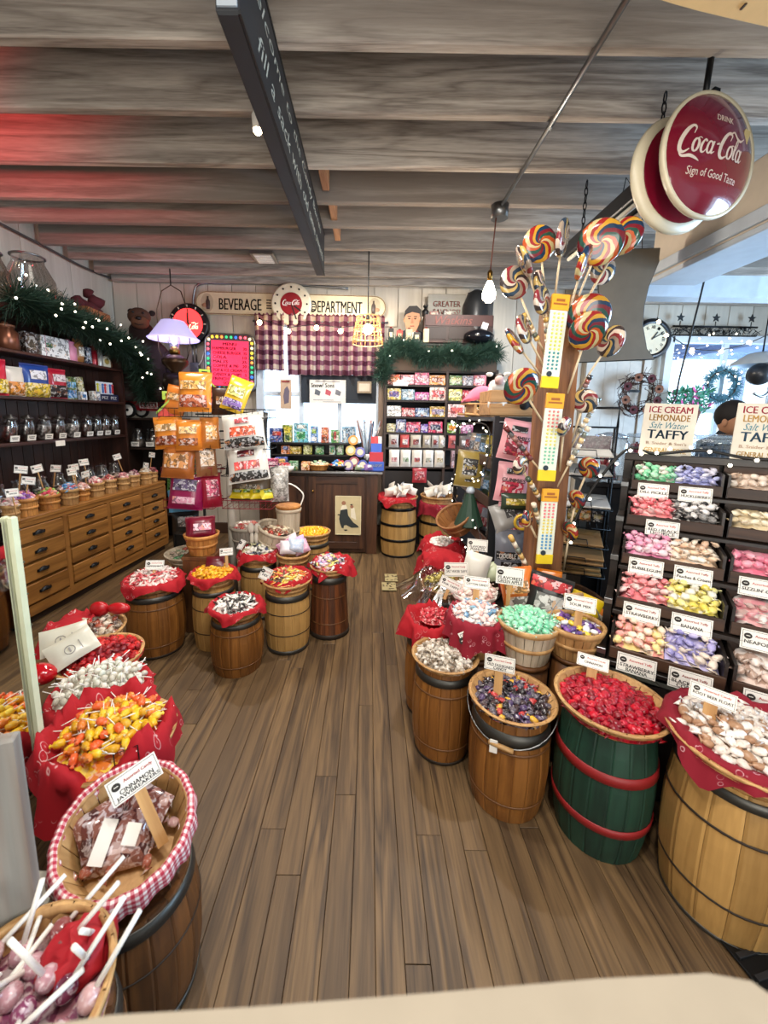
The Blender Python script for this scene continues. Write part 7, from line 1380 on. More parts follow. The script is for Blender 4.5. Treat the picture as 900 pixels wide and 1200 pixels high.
for p in cp[::1]: part('bulb', MB().ball((0, 0, 0), .006, 6, 4) if False else BULBS, None, gl2, Vector(p) + Vector((-.02, random.uniform(-.03, .03), random.uniform(-.03, .03)))) if 'BULBS' in globals() else part('bulb', globals().setdefault('BULBS', MB().ball((0, 0, 0), .006, 6, 4).mesh('bulb', FAIRY)), None, gl2, p)
# toys on top of the shelving
t = thing('wooden_crate', 'light wooden crate on top of the aisle shelving', 'crate', (1.0, 2.95, 1.556)); CW = wood('light_crate', '#a87a4a', '#c89a66', 'x', 1, .6)
for sgn in (-1, 1):
    for k in range(2): part('slat', MB().box((0, sgn * .14, .05 + k * .09), (.34, .014, .08), bev=.002), CW, t); part('end_slat', MB().box((sgn * .165, 0, .05 + k * .09), (.014, .27, .08), bev=.002), CW, t)
part('bottom', MB().box((0, 0, .008), (.32, .27, .014)), CW, t)
for i, (x, y, c, lb) in enumerate(((.90, 2.9, '#d8d4ce', 'white'), (1.0, 2.98, '#6a6664', 'grey'), (1.08, 2.88, '#1d1b1c', 'black and white'))):
    t = thing('plush_toy', '%s plush cow toy sitting in the light crate' % lb, 'plush toy', (x, y, 1.60), .2 * i - .2); pm_ = plain(c, .95)
    skinned('body', [(0, 0, .05), (0, 0, .14), (0, -.02, .22), (.06, -.05, .12), (-.06, -.05, .12), (.05, -.09, .03), (-.05, -.09, .03)], [(0, 1), (1, 2), (1, 3), (1, 4), (0, 5), (0, 6)], [.06, .055, .06, .025, .025, .03, .03], pm_, t, sub=2)
    part('muzzle', MB().ball((0, -.07, .205), .032, 10, 7), plain('#d8b0a8', .9), t)
    for s in (-1, 1): part('ear', MB().ball((s * .06, 0, .25), .02, 8, 6, sc=(1.3, .5, .8)), pm_, t); part('eye', MB().ball((s * .022, -.072, .235), .007, 8, 6), BLACK, t); part('patch', MB().ball((s * .03, -.03, .12 + .05 * s), .03, 8, 6), plain('#2a2624', .9), t)
sg2 = thing('toy_sleigh', 'toy wooden sleigh with pink plush on top of the aisle shelving', 'toy', (.95, 3.35, 1.556), .1)
for s in (-.09, .09): part('runner', MB().tube(catmull([(-.2, s, .02), (.1, s, .0), (.22, s, .05), (.24, s, .12)]), .01, 6), CW, sg2)
for k in range(3): part('slat', MB().box((0, -.07 + k * .07, .1), (.36, .06, .012), bev=.002), CW, sg2)
for k in (-.12, .12): part('strut', MB().box((k, 0, .055), (.02, .2, .08)), CW, sg2)
for i, x in enumerate((-.1, .08)):
    P = Matrix.Translation((.95, 3.35, 1.556)) @ RZ(.1) @ Vector((x, 0, .108)); t = thing('pink_plush', '%s pink plush pig lying on the toy sleigh' % ('left', 'right')[i], 'plush toy', P)
    skinned('body', [(-.09, 0, .07), (.0, 0, .08), (.09, 0, .08), (.14, -.01, .1), (-.07, -.04, .02), (-.07, .04, .02), (.06, -.04, .02), (.06, .04, .02)], [(0, 1), (1, 2), (2, 3), (0, 4), (0, 5), (2, 6), (2, 7)], [.055, .06, .055, .05, .022, .022, .022, .022], plain('#d8708a', .9), t)
    part('snout', MB().ball((.19, -.01, .1), .022, 10, 7), plain('#e898a8', .9), t)
    for s in (-1, 1): part('ear', MB().ball((.13, s * .035 - .01, .145), .016, 8, 6), plain('#c85a78', .9), t)
# ---------------------------------------------------------------- right wall: clock, wreath, star rail, flat tin cut-out, hanging lamps
rc = thing('station_clock', 'black rimmed round clock with Roman numerals on the right back wall', 'clock', (3.338,5.020,2.502), (0, 0, 0))
part('rim', MB().lathe([(.23, 0), (.235, .04), (.20, .065), (.175, .05)], 40, M=RX(pi / 2), cap1=False), plain('#1b1a20', .3), rc); part('dial', MB().lathe([(.178, 0), (.178, .045)], 36, M=RX(pi / 2)), plain('#e6dcc2', .5), rc)
for k, s in enumerate(('XII', 'I', 'II', 'III', 'IV', 'V', 'VI', 'VII', 'VIII', 'IX', 'X', 'XI')): a = k * pi / 6; lettering(s, rc, INK, (.135 * sin(a), -.047, .135 * cos(a)), .035, .018 * max(1.2, len(s) * .8), True, rot=(0, a, 0))
part('minute_hand', MB().box((0, -.05, .06), (.01, .003, .14), M=RY(radians(60))), BLACK, rc); part('hour_hand', MB().box((0, -.052, .045), (.014, .003, .1), M=RY(radians(35))), BLACK, rc)
wt = thing('vine_wreath', 'dried brown vine wreath with dark cotton pods by the plank door', 'wreath', (3.205,4.900,1.852))
VINE = plain('#4a2d22', .9); m = MB()
for k in range(46):
    a0 = random.uniform(0, 6.3); l = random.uniform(1.0, 2.6); R = .19 + random.gauss(0, .035); wob = random.uniform(0, 6)
    m.tube([((R + .03 * sin(a * 3 + wob)) * cos(a), random.uniform(-.04, .02), (R + .03 * sin(a * 3 + wob)) * sin(a)) for a in [a0 + l * i / 9 for i in range(10)]], .0045, 4)
for k in range(90):
    a = random.uniform(0, 6.3); R = .2 + random.gauss(0, .03); d = Vector((random.gauss(0, 1), -.3, random.gauss(0, 1))).normalized() * random.uniform(.05, .14); b = Vector((R * cos(a), 0, R * sin(a))); m.tube([b, b + d * .5 + Vector((0, 0, .015)), b + d], .003, 3)
tag(part('vines', m, VINE, wt), kind='stuff')
for k in range(8):
    a = k * .8 + .3; c = Vector((.2 * cos(a), -.05, .2 * sin(a))); fp = part('flower', MB().lathe([(.002, 0), (.03, .01), (.05, .02), (.052, .024), (.02, .018)], 9, M=RX(pi / 2), sm=False), plain(('#8a5a44', '#5a2a2c')[k % 2], .9), wt, c); part('pod', MB().ball((0, -.025, 0), .016, 8, 6), plain('#2a0f12', .6), fp)
sr = thing('star_rail', 'black wire rail with three stars over the right window', 'rail', (4.069,4.980,2.651)); W_ = 1.0
m = MB(); [m.tube([(random.uniform(-W_ / 2, W_ / 2), random.uniform(-.03, .03), -.1 + random.uniform(-.05, .05)), (random.uniform(-W_ / 2, W_ / 2) * .2 + 0, 0, 0)] if False else [(x0, random.uniform(-.02, .02), random.uniform(-.1, 0)), (x0 + random.uniform(-.09, .09), random.uniform(-.02, .02), random.uniform(-.1, 0))], .004, 3) for x0 in [random.uniform(-W_ / 2, W_ / 2) for k in range(130)]]; tag(part('twigs', m, DARKMETAL, sr), kind='stuff'); part('frame', MB().tube([(-W_ / 2, 0, 0), (W_ / 2, 0, 0)], .012, 6).tube([(-W_ / 2, 0, -.1), (W_ / 2, 0, -.1)], .008, 6), DARKMETAL, sr)
star = [((.05 if i % 2 == 0 else .021) * sin(i * pi / 5), (.05 if i % 2 == 0 else .021) * cos(i * pi / 5)) for i in range(10)]
for x in (-.42, -.0, .42): s_ = part('star', MB().prism(star, -.005, .005, M=RX(pi / 2)), BLACK, sr, (x, 0, .1)); part('stem', MB().tube([(0, 0, -.04), (0, 0, -.1)], .005, 5), BLACK, s_)
cut = [(-.20, .33), (.21, .345), (.21, .27), (.165, .12), (.15, 0), (.155, -.12), (.20, -.27), (.26, -.33), (-.26, -.36), (-.20, -.26), (-.15, -.1), (-.14, .02), (-.16, .15)]
tc_ = thing('tin_cutout', 'grey brown waisted sheet of tin with black wire edge hanging right of the lollipops', 'sign', (1.614,2.750,2.280)); part('sheet', MB().prism([(x * 1.0, z) for x, z in cut], -.006, .006, M=RX(pi / 2)), plain('#6a5f50', .6, .2), tc_); part('wire_edge', MB().tube([(x, 0, z) for x, z in cut], .006, 5, closed=True), BLACK, tc_); part('hanger', MB().tube([(-.1, 0, .34), (-.05, 0, .75), (.0, 0, .69 + .0)], .003, 4).tube([(.1, 0, .34), (.05, 0, .75)], .003, 4), BLACK, tc_)
hl = thing('smoky_lamp', 'pale glass lamp shade over a dark globe at the right edge, by the window', 'lamp', (3.103,3.300,2.014)); part('shade', MB().lathe([(.19, -.02), (.185, .0), (.09, .07), (.05, .08)], 24, cap0=False, cap1=False), plain('#b9c6d2', .35), hl); part('globe', MB().ball((0, 0, -.09), .085, 16, 10), plain('#3a3c40', .3, .3), hl); part('bracket', MB().tube(catmull([(.06, 0, -.1), (.12, 0, -.18), (.06, 0, -.26), (-.02, 0, -.24)]), .01, 6), METAL, hl); part('rod', MB().tube([(0, 0, .08), (0, 0, 3.05 - hl.location.z)], .006, 6), BLACK, hl)
hk = thing('plant_hook', 'long black wire hook hanging before the right window', 'hook', (2.481,3.200,2.458)); part('wire', MB().tube(catmull([(.03, 0, .55), (0, 0, .1), (-.08, 0, -.55), (-.1, 0, -.75), (-.22, 0, -.9)]), .007, 5), BLACK, hk)
ww = thing('window_wreath', 'blue green frosted wreath hung in the right window', 'wreath', (4.212,4.930,1.970)); m = MB()
for k in range(520): a = random.uniform(0, 6.3); b = Vector((.17 * cos(a), 0, .17 * sin(a))); d = Vector((random.gauss(0, 1), random.gauss(0, .6), random.gauss(0, 1))).normalized() * .08; w = Vector((d.z, 0, -d.x)).normalized() * .008; m.add([b - w, b + w, b + d + w * .4, b + d - w * .4], [(0, 1, 2, 3)])
tag(part('leaves', m, plain('#4f7f8e', .7), ww), kind='stuff'); part('ring', MB().ring(.17, .012, 0, 24, 5, 0, RX(pi / 2)), plain('#4a3a2a', .8), ww)
wg2 = thing('window_greens', 'green and pink flowering plant on the right window sill', 'plant', (3.828,4.850,1.780)); m = MB()
for k in range(260): b = Vector((random.uniform(-.25, .15), random.uniform(-.05, .05), random.uniform(-.15, .12))); d = Vector((random.gauss(0, 1), random.gauss(0, .6), random.gauss(.6, 1))).normalized() * .09; w = Vector((d.z, 0, -d.x)).normalized() * .014; m.add([b, b + d * .5 + w, b + d, b + d * .5 - w], [(0, 1, 2, 3)], k % 5 == 0)
tag(part('leaves', m, [plain('#3f8a6a', .7), plain('#e05aa0', .6)], wg2), kind='stuff'); part('pot', MB().lathe([(.06, -.3), (.09, -.12), (.08, -.12)], 16), plain('#7a4a3a', .7), wg2)
il = thing('icicle_lights', 'white twinkle lights strung across the right window', 'lights', (3.405,4.700,2.427)); o_ = Vector((3.405,4.700,2.427)); ip = [Vector(p) - o_ for p in ((3.181,4.700,2.679), (3.347,4.700,2.500), (3.616,4.700,2.357), (3.926,4.700,2.343), (4.239,4.700,2.422), (4.443,4.700,2.516))]
part('wire', MB().tube(catmull([tuple(p) for p in ip], 6), .005, 4), BLACK, il)
for p in [Vector(q) - o_ for q in ((3.603,4.680,2.335), (3.775,4.680,2.208), (3.931,4.680,2.321), (4.229,4.680,2.427), (3.296,4.680,2.486), (3.192,4.680,2.629))]: part('bulb', MB().ball((0, 0, 0), .02, 10, 7), BULB, il, p)
for k in range(40): part('twinkle', BULBM, None, il, Vector((random.uniform(.05, .95), random.uniform(-.02, .04), random.uniform(-.45, .1))))
# ---------------------------------------------------------------- under the ceiling
ch = thing('chalkboard_beam', 'long black chalk lettered board hung edge on under the joists', 'sign', (-.44, 2.52, 2.885)); CHK = plain('#1c1f23', .55)
part('board', MB().box((0, 0, 0), (.07, 2.26, .33), bev=.006), CHK, ch); part('edge_trim', MB().box((.036, 0, .16), (.006, 2.26, .012)).box((.036, 0, -.16), (.006, 2.26, .012)), plain('#0c0d0f', .5), ch)
CHALK = plain('#a9a99c', .9)
for i, (s, z, y) in enumerate((('Welcome to the Candy Barrels', .07, -.1), ('fill a sack with old time sweets', -.06, .05))): lettering(s, ch, CHALK, (.0365, y, z), .075, 1.95, rot=(0, 0, pi / 2), shear=.35)
part('end_cap', MB().box((0, -1.133, 0), (.06, .006, .3)), plain('#aab4bc', .5), ch)
cd = thing('conduit_pipe', 'steel conduit under the joists ending in a round box with a hanging bulb', 'pipe', (.855, 3.10, 3.015)); part('pipe', MB().tube([(.05, 0, .01), (.04, -1.0, .01), (.025, -2.2, .01)], .013, 8), METAL, cd); part('junction_box', MB().lathe([(.06, -.06), (.062, .03)], 10), METAL, cd, (.05, .03, 0)); part('clamp', MB().tube([(.035, -.80, .03), (.045, -.80, -.012), (.06, -.80, .03)], .008, 6), METAL, cd)
HB = (0.860,3.120,2.441)
hb_ = thing('bare_bulb', 'bright bare bulb on a long cord below the conduit box', 'lamp', HB); part('bulb', MB().lathe([(.012, .1), (.03, .06), (.048, .01), (.045, -.03), (.02, -.055), (.001, -.06)], 18, cap0=False, cap1=False), plain((1.0, .82, .55), .4, 0, 40), hb_); part('socket', MB().lathe([(.018, .09), (.02, .15), (.008, .17)], 10), BRASS, hb_); part('cord', MB().tube([(0, 0, .16), (.02, .0, 2.98 - HB[2])], .005, 5), plain('#6a3a2a', .7), hb_)
lamp('POINT', (HB[0], HB[1], HB[2] - .1), 22, WARM, .06)
fx = thing('tube_fixture', 'black two tube fixture hanging on chains from the joists behind the red sign', 'lamp', (1.38, 2.52, 2.66), (0, 0, -.02)); part('housing', MB().box((0, .0, .03), (.14, .92, .09), bev=.006), plain('#15181d', .35), fx); part('end_plate', MB().box((0, -.465, .03), (.15, .012, .11), bev=.003), plain('#1a1f28', .35), fx)
for s in (-.04, .04): part('tube', MB().tube([(s, -.44, -.03), (s, .44, -.03)], .013, 8), plain('#c9c6b8', .3), fx)
for (yy, lb) in ((-.36, 0), (.36, 1)):
    n = int((3.06 - 2.74) / .045) + 1
    cm = MB().tube([(.010 * cos(a), 0, .027 * sin(a)) for a in [2 * pi * k / 8 for k in range(8)]], .0035, 5, closed=True).mesh('chain_link', DARKMETAL)
    for k in range(n): part('chain_link', cm, None, fx, (0, yy, .095 + k * .043), (0, 0, pi / 2 * (k % 2)))
vt = thing('ceiling_vent', 'small pale square vent between the far joists', 'vent', (-1.046,4.183,3.040)); part('frame', MB().box((0, 0, .01), (.22, .26, .03), bev=.004), METAL, vt); part('grille', MB().box((0, 0, -.007), (.16, .2, .004)), plain('#cfccc6', .5), vt)
for k in range(5): part('fin', MB().box((0, -.08 + k * .04, -.012), (.15, .008, .008)), WHITE, vt)
sp_ = thing('track_spot', 'small white spotlight clipped beside the black chalk board', 'lamp', (-0.594,2.299,2.980)); part('can', MB().lathe([(.025, 0), (.03, .06), (.015, .09)], 12), WHITE, sp_); part('lens', MB().ball((0, 0, 0), .024, 10, 6), BULB, sp_)
# the big red button sign
cs = thing('red_button_sign', 'double sided red disc sign with white script hanging at the upper right', 'sign', (1.385, 1.9, 2.635), (RZ(.24) @ RX(-.02) @ RY(.06)).to_euler())
ENAM = plain('#6f0a22', .16, coat=1.0); IVORY = plain('#c9bfa4', .35)
def disc(yo, sgn, nm):
    M_ = TR(0, yo, 0) @ (RX(pi / 2) if sgn < 0 else RX(-pi / 2))
    d = part(nm, MB().lathe([(.226, .012), (.205, .026), (.15, .044), (.075, .056), (.001, .06)], 48, M=M_, cap0=False, cap1=False), ENAM, cs); part('ivory_rim', MB().lathe([(.20, -.02), (.235, -.012), (.242, .004), (.238, .016), (.226, .013)], 48, M=M_, cap1=False), IVORY, d); return d
df = disc(-.03, -1, 'front_disc'); rd = disc(.10, 1, 'rear_disc'); part('inner_face', MB().lathe([(.204, 0), (.204, .003)], 40, M=TR(0, .079, 0) @ RX(pi / 2)), ENAM, rd)
def bulge(me, R=.226, hh=.062, y0=-.032):
    PF = [(0, .06), (.075, .056), (.15, .044), (.205, .026), (.226, .012)]
    for v in me.vertices:
        r = hypot(v.co.x, v.co.z); k = max(i for i in range(4) if PF[i][0] <= r or i == 0); t = min(1, (r - PF[k][0]) / (PF[k + 1][0] - PF[k][0])); v.co.y = -.03 - (PF[k][1] + t * (PF[k + 1][1] - PF[k][1])) - .0015
SIGNW = plain('#cdbcae', .5)
m = script_strokes(COLA); k = .345 / 3.7; m.v = [((x - 1.75) * k - .035, 0, (z - .33) * k * 1.15) for x, y, z in m.v]; me = m.mesh('script_lettering', SIGNW); bulge(me); obj('script_lettering', me, None, df)
def bulged(s, x, z, h, w, bold=False):
    me, tw, th = text_mesh(s, SIGNW, bold); me = me.copy()
    for v in me.vertices: v.co.x = v.co.x * w / tw + x; v.co.z = v.co.z * h / th + z
    bulge(me); obj('lettering', me, None, df)
bulged('DRINK', .005, .115, .022, .085, True); bulged('Sign of Good Taste', -.015, -.10, .038, .25)
part('sticker', MB().box((.115, -.072, .11), (.03, .003, .05), M=RY(.2)), plain('#b8a878', .6), cs)
part('bracket', MB().box((0, .035, .24), (.03, .13, .06), bev=.004).tube([(0, .022, .26), (0, .022, .42)], .012, 6), DARKMETAL, cs)
# cream board hanging close above the visitor
cb0 = (0.717,1.214,2.620); cbp = [(q[0] - cb0[0], q[1] - cb0[1]) for q in ((cb0[0], cb0[1] - .3), cb0, (0.776,1.228,2.620), (0.856,1.245,2.620), (0.936,1.260,2.620), (1.019,1.275,2.620), (1.133,1.295,2.620))] + [(.35, -.3)]
cbd = thing('cream_board', 'cream painted board with worn specks hanging in the top right corner', 'board', cb0); part('board', MB().prism([(x, y - .0) for x, y in cbp], 0, .03), plain('#d9b57c', .6), cbd); part('speck', MB().box((.15, -.01, -.002), (.006, .014, .003)).box((.24, .015, -.002), (.006, .016, .003)), plain('#3a2a1c', .8), cbd); part('hanger', MB().tube([(.2, -.1, .03), (.2, -.1, .43)], .006, 5), DARKMETAL, cbd)

# ---------------------------------------------------------------- near left row: gingham basket, pops, sticks, red sweets, mirror stand
x, y = -.62, .90
bt = basket('tilted splint basket with gingham trim nearest on the left', x - .0, y + .01, .365, .148, .108, .115, tilt=(-.0, .20, .35), n=22, pieces=True)
bt.rotation_euler = (RZ(.5) @ RX(.30)).to_euler(); bt.location = (x, y + .0, .40)
BM = Matrix.Translation(bt.location) @ bt.rotation_euler.to_matrix().to_4x4()
# gingham ribbon draped over the rim of the basket
vs = []; NT = 72; uvs = []
prof = [(-.012, -.055), (-.008, -.03), (-.004, .002), (.004, .010), (.014, .002), (.018, -.025), (.02, -.05)]
for k in range(NT):
    a = 2 * pi * k / NT; drop = 1 + .5 * noise.noise((cos(a) * 3, sin(a) * 3, 2)); gap = 1.0 if not (.75 < (a % (2 * pi)) < 1.15) else .35
    for (dr, dz) in prof: f = .004 * sin(a * 17) * (1 if dz < 0 else .3); vs.append(((.146 + dr + f) * cos(a), (.146 + dr + f) * sin(a), .115 + (dz * drop * gap if dz < 0 else dz)))
P_ = len(prof); gr = MB().add(vs, [(k * P_ + i, k * P_ + i + 1, ((k + 1) % NT) * P_ + i + 1, ((k + 1) % NT) * P_ + i) for k in range(NT) for i in range(P_ - 1)], 0, True).mesh('gingham_ribbon', None)
GU = checks('gingham_ribbon_cloth', '#f0e4e0', '#d0858c', '#b02a40', 60, (0, 1)); 
for n_ in GU.node_tree.nodes:
    if n_.type == 'TEX_COORD':
        for l_ in list(GU.node_tree.links):
            if l_.from_node == n_: ts = l_.to_socket; GU.node_tree.links.remove(l_); GU.node_tree.links.new(n_.outputs['UV'], ts)
gr.materials.clear(); gr.materials.append(GU); ul = gr.uv_layers.new(name='cloth')
for lp in gr.loops: k, i = divmod(lp.vertex_index, P_); ul.data[lp.index].uv = (k / NT * 1.04 + (0 if True else 0), sum(hypot(prof[q + 1][0] - prof[q][0], prof[q + 1][1] - prof[q][1]) for q in range(i)))
tag(obj('gingham_ribbon', gr, None, None, bt.location, bt.rotation_euler), 'red and white gingham ribbon round the rim of the tilted basket', 'ribbon')
CLR = palette('clear_candy_bag', ['#6a3a34', '#8a5a50', '#4a2a2c', '#b08a80'], .12, '#e8e0e4', .55, True, 30)
for i, (dx, dy, dz, w, h, rr, lb) in enumerate(((-.02, .0, .055, .15, .12, .3, 'front'), (.04, .045, .06, .14, .11, -.4, 'back'), (-.06, .05, .055, .12, .1, .9, 'left'))):
    P = BM @ Vector((dx, dy, dz)); t = bag('%s cellophane bag of cinnamon sweets in the tilted basket' % lb, P, w, h, .06, CLR, [], rz=rr, lean=-.75, crimp=False, rough=.1)
    if i == 0:
        part('label_panel', MB().box((-.03, -.036, .0), (.035, .002, .09), M=RY(.3)), WHITE, t); part('label_panel', MB().box((.03, -.036, .02), (.035, .002, .045), M=RY(.3)), WHITE, t)
for i in range(14):
    a = i * 2.4; q = .11 * sqrt((i + .5) / 14); P = BM @ Vector((q * cos(a), q * sin(a) + .02, .045)); s = .05; tag(obj('cinnamon_sweet', sweet_mesh('wrap', palette('cinnamon_wrapper', ['#7a3a30', '#a05a48', '#c8a0a0'], .15, fl=.5)) if i == 0 else bpy.data.objects['cinnamon_sweet'].data, None, None, P, (random.uniform(-.6, .6), random.uniform(-.6, .6), a), (s, s, s)), 'loose cinnamon sweet in the tilted basket', 'sweet', 'loose cinnamon sweets')
card('white price card on a broad wood stick in the tilted gingham basket', (-0.592,0.900,0.613), .118, .062, ('CINNAMON', 'JAWBREAKERS'), lean=-.45, roll=-.28, stick=.15, stickw=.026, head='Assorted Candy')
t = thing('paper_tag', 'small string tag on the brown keg of the gingham basket', 'tag', (x + .135, y - .04, .27), .9); part('tag', MB().box((0, 0, -.03), (.02, .003, .05), bev=.001), plain('#b8a080', .7), t); part('string', MB().tube([(0, 0, 0), (-.01, .01, .08)], .0015, 4), WHITE, t)
# yellow and orange pops
x, y = -.80, 1.135
basket('basket of yellow and orange pops in a red bandana', x, y, .405, .178, .13, .125, n=22, pieces=True)
bandana('bright red bandana bunched round the yellow and orange pops', x - .01, y, .535, .176, .27, .55, .02, 23.0, ruff=.20, hang=.14)
POPC = ['#e8b818', '#f0c828', '#e07a20', '#e86028', '#d8a010', '#f0d040']
mp_ = palette('pop_wrapper', POPC, .3, '#f8e8b0', .2); rl = sweet_mesh('roll', mp_)
rl2 = MB().lathe([(.05, -.5), (.11, -.45), (.05, -.36), (.17, -.3), (.2, -.1), (.17, .1), (.06, .16)], 8, M=RY(pi / 2)).tube([(.1, 0, 0), (.8, .0, 0)], .028, 5, 1).mesh('fruit_pop', [mp_, WHITE])
for i in range(95):
    q = sqrt((i + .5) / 95) * .135; a = i * 2.4; tag(obj('fruit_pop', rl2, None, None, (x + q * cos(a), y + q * sin(a), .535 + .05 * (1 - (q / .17) ** 2) + random.uniform(.0, .025)), (random.uniform(-.5, .5), random.uniform(-.55, .4), random.uniform(0, 6.3)), (.062, .062, .062)), 'yellow or orange fruit pop with white stick', 'lollipop', 'fruit pops in the red bandana')
heap('pop_core', 'fruit pops', None, 'lollipop', x, y, .53, .165, .045, 0, 'bean', .05, POPC)
t = thing('wire_stand', 'thin black wire card stand over the yellow and orange pops', 'stand', (-0.688,1.020,0.525), .2); part('wire', MB().tube([(-.03, 0, -.08), (-.035, 0, .05), (.03, 0, .07), (.035, 0, -.06)], .002, 4), BLACK, t)
# white lollipops
x, y = -1.0, 1.37
basket('basket of white lollipops with red bandana corners', x, y, .395, .165, .12, .11)
bandana('red bandana under the white lollipops', x, y, .512, .163, .19, .4, .03, 25.0, ruff=.03, hang=.12)
wp = MB().lathe([(.001, -.16), (.2, -.14), (.27, 0), (.2, .14), (.001, .16)], 9, M=RX(pi / 2)).tube([(.2, 0, 0), (.95, 0, .02)], .035, 5, 1).mesh('white_lollipop', [palette('white_lolly', ['#e4e2d4', '#d4d6c6', '#eeeadf', '#c8c4b4'], .25, fl=.3), WHITE])
for i in range(85): q = sqrt((i + .5) / 85) * .145; a = i * 2.4; tag(obj('white_lollipop', wp, None, None, (x + q * cos(a), y + q * sin(a), .512 + .05 * (1 - (q / .16) ** 2) + random.uniform(0, .02)), (random.uniform(-.6, .6), random.uniform(-.9, .3), random.uniform(0, 6.3)), (.052, .052, .052)), 'pale white lollipop with white stick', 'lollipop', 'white lollipops of the left row')
heap('white_lolly_core', 'white lollipops', None, 'lollipop', x, y, .508, .155, .04, 0, 'bean', .05, ['#d8d4c4', '#c8c4b4'])
x, y = -1.17, 1.615
basket('basket of shiny red sweets with white paper bags', x, y, .395, .17, .125, .105)
heap('ruby_sweet', 'shiny ruby red sweet in the left row', 'ruby sweets of the left row', 'sweet', x + .02, y, .487, .155, .04, 75, 'chunk', .046, ['#a01418', '#c01c20', '#7a0c10', '#d03028'], '#f0a090', .1, .12)
for i, (dx, dy, dz, r_) in enumerate(((-.13, -.02, .58, .25), (-.06, -.07, .57, -.1))):
    _b = bag('%s white paper bag with a round shop stamp on the ruby sweets' % ('upper', 'lower')[i], (x + dx, y + dy, dz), .12, .17, .035, '#c9c5b4', [], rz=.5, lean=-.85, roll=1.2 + r_, crimp=False)
    t_ = _b; part('shop_stamp', MB().ring(.018, .0014, 0, 16, 4, 0, TR(.01, -.021, -.01) @ RX(pi / 2)).box((.01, -.021, -.01), (.02, .002, .006)).box((.01, -.0215, .03), (.04, .002, .003)), GREYINK, t_)
tag(obj('red_heart_box', MB().ball((0, 0, 0), .06, 16, 10, sc=(1.1, .8, .7)), plain('#b81420', .12, coat=.8), None, (x - .13, y - .16, .51)), 'glossy red rounded candy box at the mirror edge', 'box')
x, y = -1.375, 1.83
basket('basket of brown and cream sweets, farthest in the left row', x, y, .395, .165, .12, .10)
heap('brown_sweet', 'brown or cream sweet in the farthest left basket', 'brown and cream sweets', 'sweet', x, y, .482, .15, .03, 60, 'chunk', .045, ['#8a7a68', '#d8c8b4', '#5a4030', '#b8a48c', '#a04a30'], fl=.3)
bandana('red bandana bunched at the back of the brown and cream sweets', x - .09, y + .02, .50, .09, .17, .3, -.03, 27.0, ruff=.08, hang=.4)
tag(obj('red_bow', MB().ball((-.05, 0, 0), .05, 10, 7, sc=(1, .6, .8)).ball((.05, 0, .005), .05, 10, 7, sc=(1.2, .6, .6)), plain('#b0141c', .3), None, (x + .05, y + .10, .545)), 'glossy red bow on the brown and cream sweets', 'bow')
# white stick lollipops in the near left corner
x, y = -.62, .555
basket('big splint basket of white stick lollipops in the near left corner', x, y, .375, .155, .125, .13, n=22, pieces=True)
m = MB().ball((0, 0, 0), .062, 22, 14, sc=(1, .9, .75)); me = m.mesh('tissue_paper', plain('#a80f1e', .7))
for v in me.vertices: v.co += Vector(noise.noise_vector(v.co * 45)) * .022
tag(obj('tissue_paper', me, None, None, (x + .055, y + .085, .475)), 'crumpled red tissue paper in the near corner basket', 'tissue')
hm = MB().ball((0, 0, 0), .5, 12, 8).mesh('candy_head', palette('plum_lolly', ['#a06a74', '#7a3a58', '#c8a0a0', '#8a4a4a', '#b88a94', '#6a2a44'], .12, '#e8dce0', .5)); sm_ = MB().tube([(0, 0, .3), (0, 0, 3.4)], .13, 7).mesh('stick', WHITE)
for i in range(26):
    q = sqrt((i + .5) / 26) * .14; a = i * 2.4; t = thing('stick_lollipop', 'plum or rose wrapped lollipop with a white stick in the near corner', 'lollipop', (x + q * cos(a), y + q * sin(a), .475 + .02 * random.random()), (random.uniform(-1.3, 1.3), random.uniform(-1.3, 1.3), 0), 'stick lollipops in the near corner'); t.scale = (.04, .04, .04)
    part('candy_head', hm, None, t); part('stick', sm_, None, t)
heap('stick_lolly_core', 'plum lollipops', None, 'lollipop', x, y, .462, .15, .015, 0, 'bean', .05, ['#7a3a58', '#a06a74', '#6a2a44'])
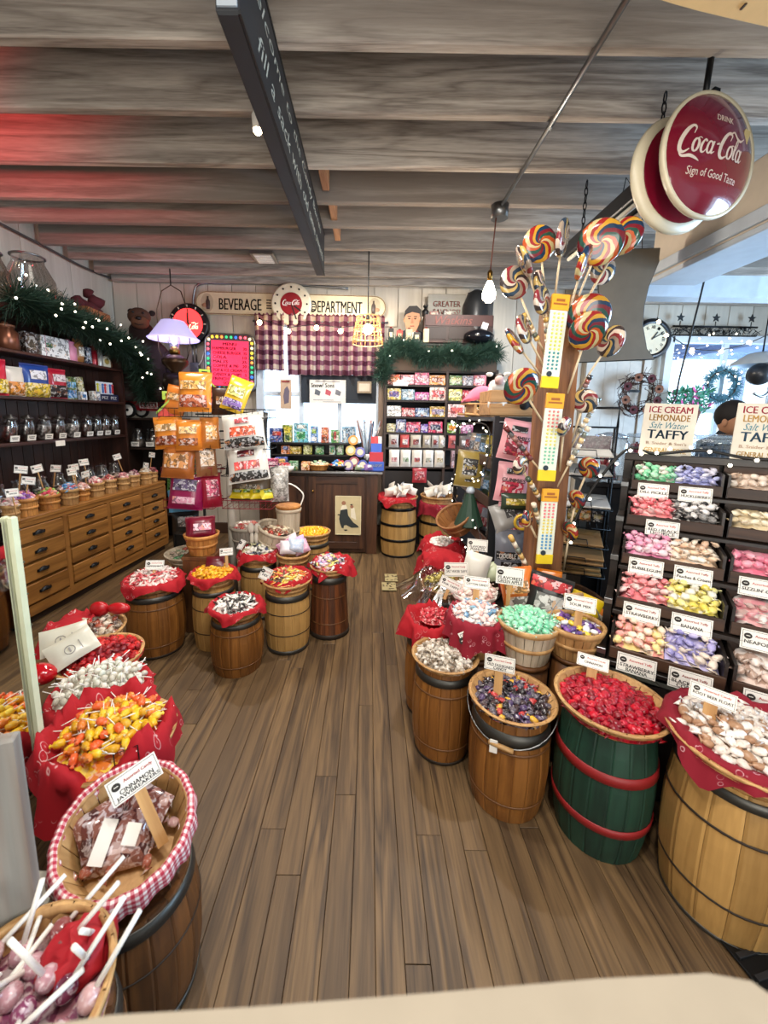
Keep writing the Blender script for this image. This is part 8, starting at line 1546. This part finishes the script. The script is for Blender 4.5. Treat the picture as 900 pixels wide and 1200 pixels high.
# mirror with bevelled edge and grey frame
MIR, nt_, b_ = new_mat('mirror_glass'); b_.inputs['Base Color'].default_value = (.82, .84, .82, 1); b_.inputs['Metallic'].default_value = 1; b_.inputs['Roughness'].default_value = .03
mi = thing('standing_mirror', 'upright mirror with a pale jointed edge strip at the left picture edge', 'mirror', (-.995, 1.06, 0))
part('glass', MB().box((0, -.45, .84), (.012, .88, .82)), MIR, mi)
for k, dx in enumerate((-.006, .014)): part('bevel_strip', MB().box((dx, .012, .84), (.013, .02, .84), bev=.004), plain('#cfd4b4', .3), mi)
for k in range(9): part('joint', MB().box((.004, .0225, .46 + k * .095), (.04, .002, .004)), plain('#4a5040', .6), mi)
part('backing', MB().box((-.02, -.45, .83), (.02, .88, .86)), plain('#6a625a', .7), mi); part('leg', MB().box((-.03, -.05, .2), (.03, .04, .4)), plain('#4a4036', .7), mi); part('leg', MB().box((-.03, -.8, .2), (.03, .04, .4)), plain('#4a4036', .7), mi)
GREYP = wood('grey_weathered_board', '#6a5c52', '#8c7c70', 'z', .7, .7, c3='#a8b4b0', var=.05)
gf = thing('grey_board', 'grey weathered frame board with a chipped pale patch at the left edge', 'board', (-.725, .70, 0), (0, 0, .35)); part('board', MB().box((-.08, 0, .66), (.22, .03, .50), bev=.006), GREYP, gf); part('chip', MB().prism([(-.18, .55), (-.10, .58), (-.08, .64), (-.11, .7), (-.18, .72)], .0152, .0165, M=RX(pi / 2)), plain('#a9b6b2', .7), gf); part('prop', MB().box((-.08, .03, .22), (.06, .03, .44)), plain('#5a5048', .7), gf)
tb = thing('cloth_table', 'small table under a white cloth behind the near corner basket', 'table', (-.80, .72, 0)); part('top', MB().box((0, 0, .385), (.2, .26, .03), bev=.008), plain('#cfcabb', .8), tb); part('cloth', MB().box((0, 0, .30), (.205, .265, .16), bev=.02), plain('#d6d2c4', .9), tb); part('leg', MB().box((0, 0, .11), (.1, .1, .22)), plain('#4a4036', .7), tb)
# cream ledge just in front of the visitor
lz = 1.14
lp_ = [(-0.261,0.203,1.140)[:2], (-0.171,0.214,1.140)[:2], (-0.073,0.219,1.140)[:2], (0.048,0.227,1.140)[:2], (0.176,0.236,1.140)[:2], (0.261,0.240,1.140)[:2], (0.290,0.236,1.140)[:2], (0.306,0.221,1.140)[:2], (0.277,0.183,1.140)[:2]]
ld = thing('cream_pedestal', 'cream cloth covered display pedestal edge at the bottom of the picture', 'pedestal', (0, 0, 0)); pl2 = [tuple(q) for q in lp_] + [(.5, -.5), (-.5, -.5)]
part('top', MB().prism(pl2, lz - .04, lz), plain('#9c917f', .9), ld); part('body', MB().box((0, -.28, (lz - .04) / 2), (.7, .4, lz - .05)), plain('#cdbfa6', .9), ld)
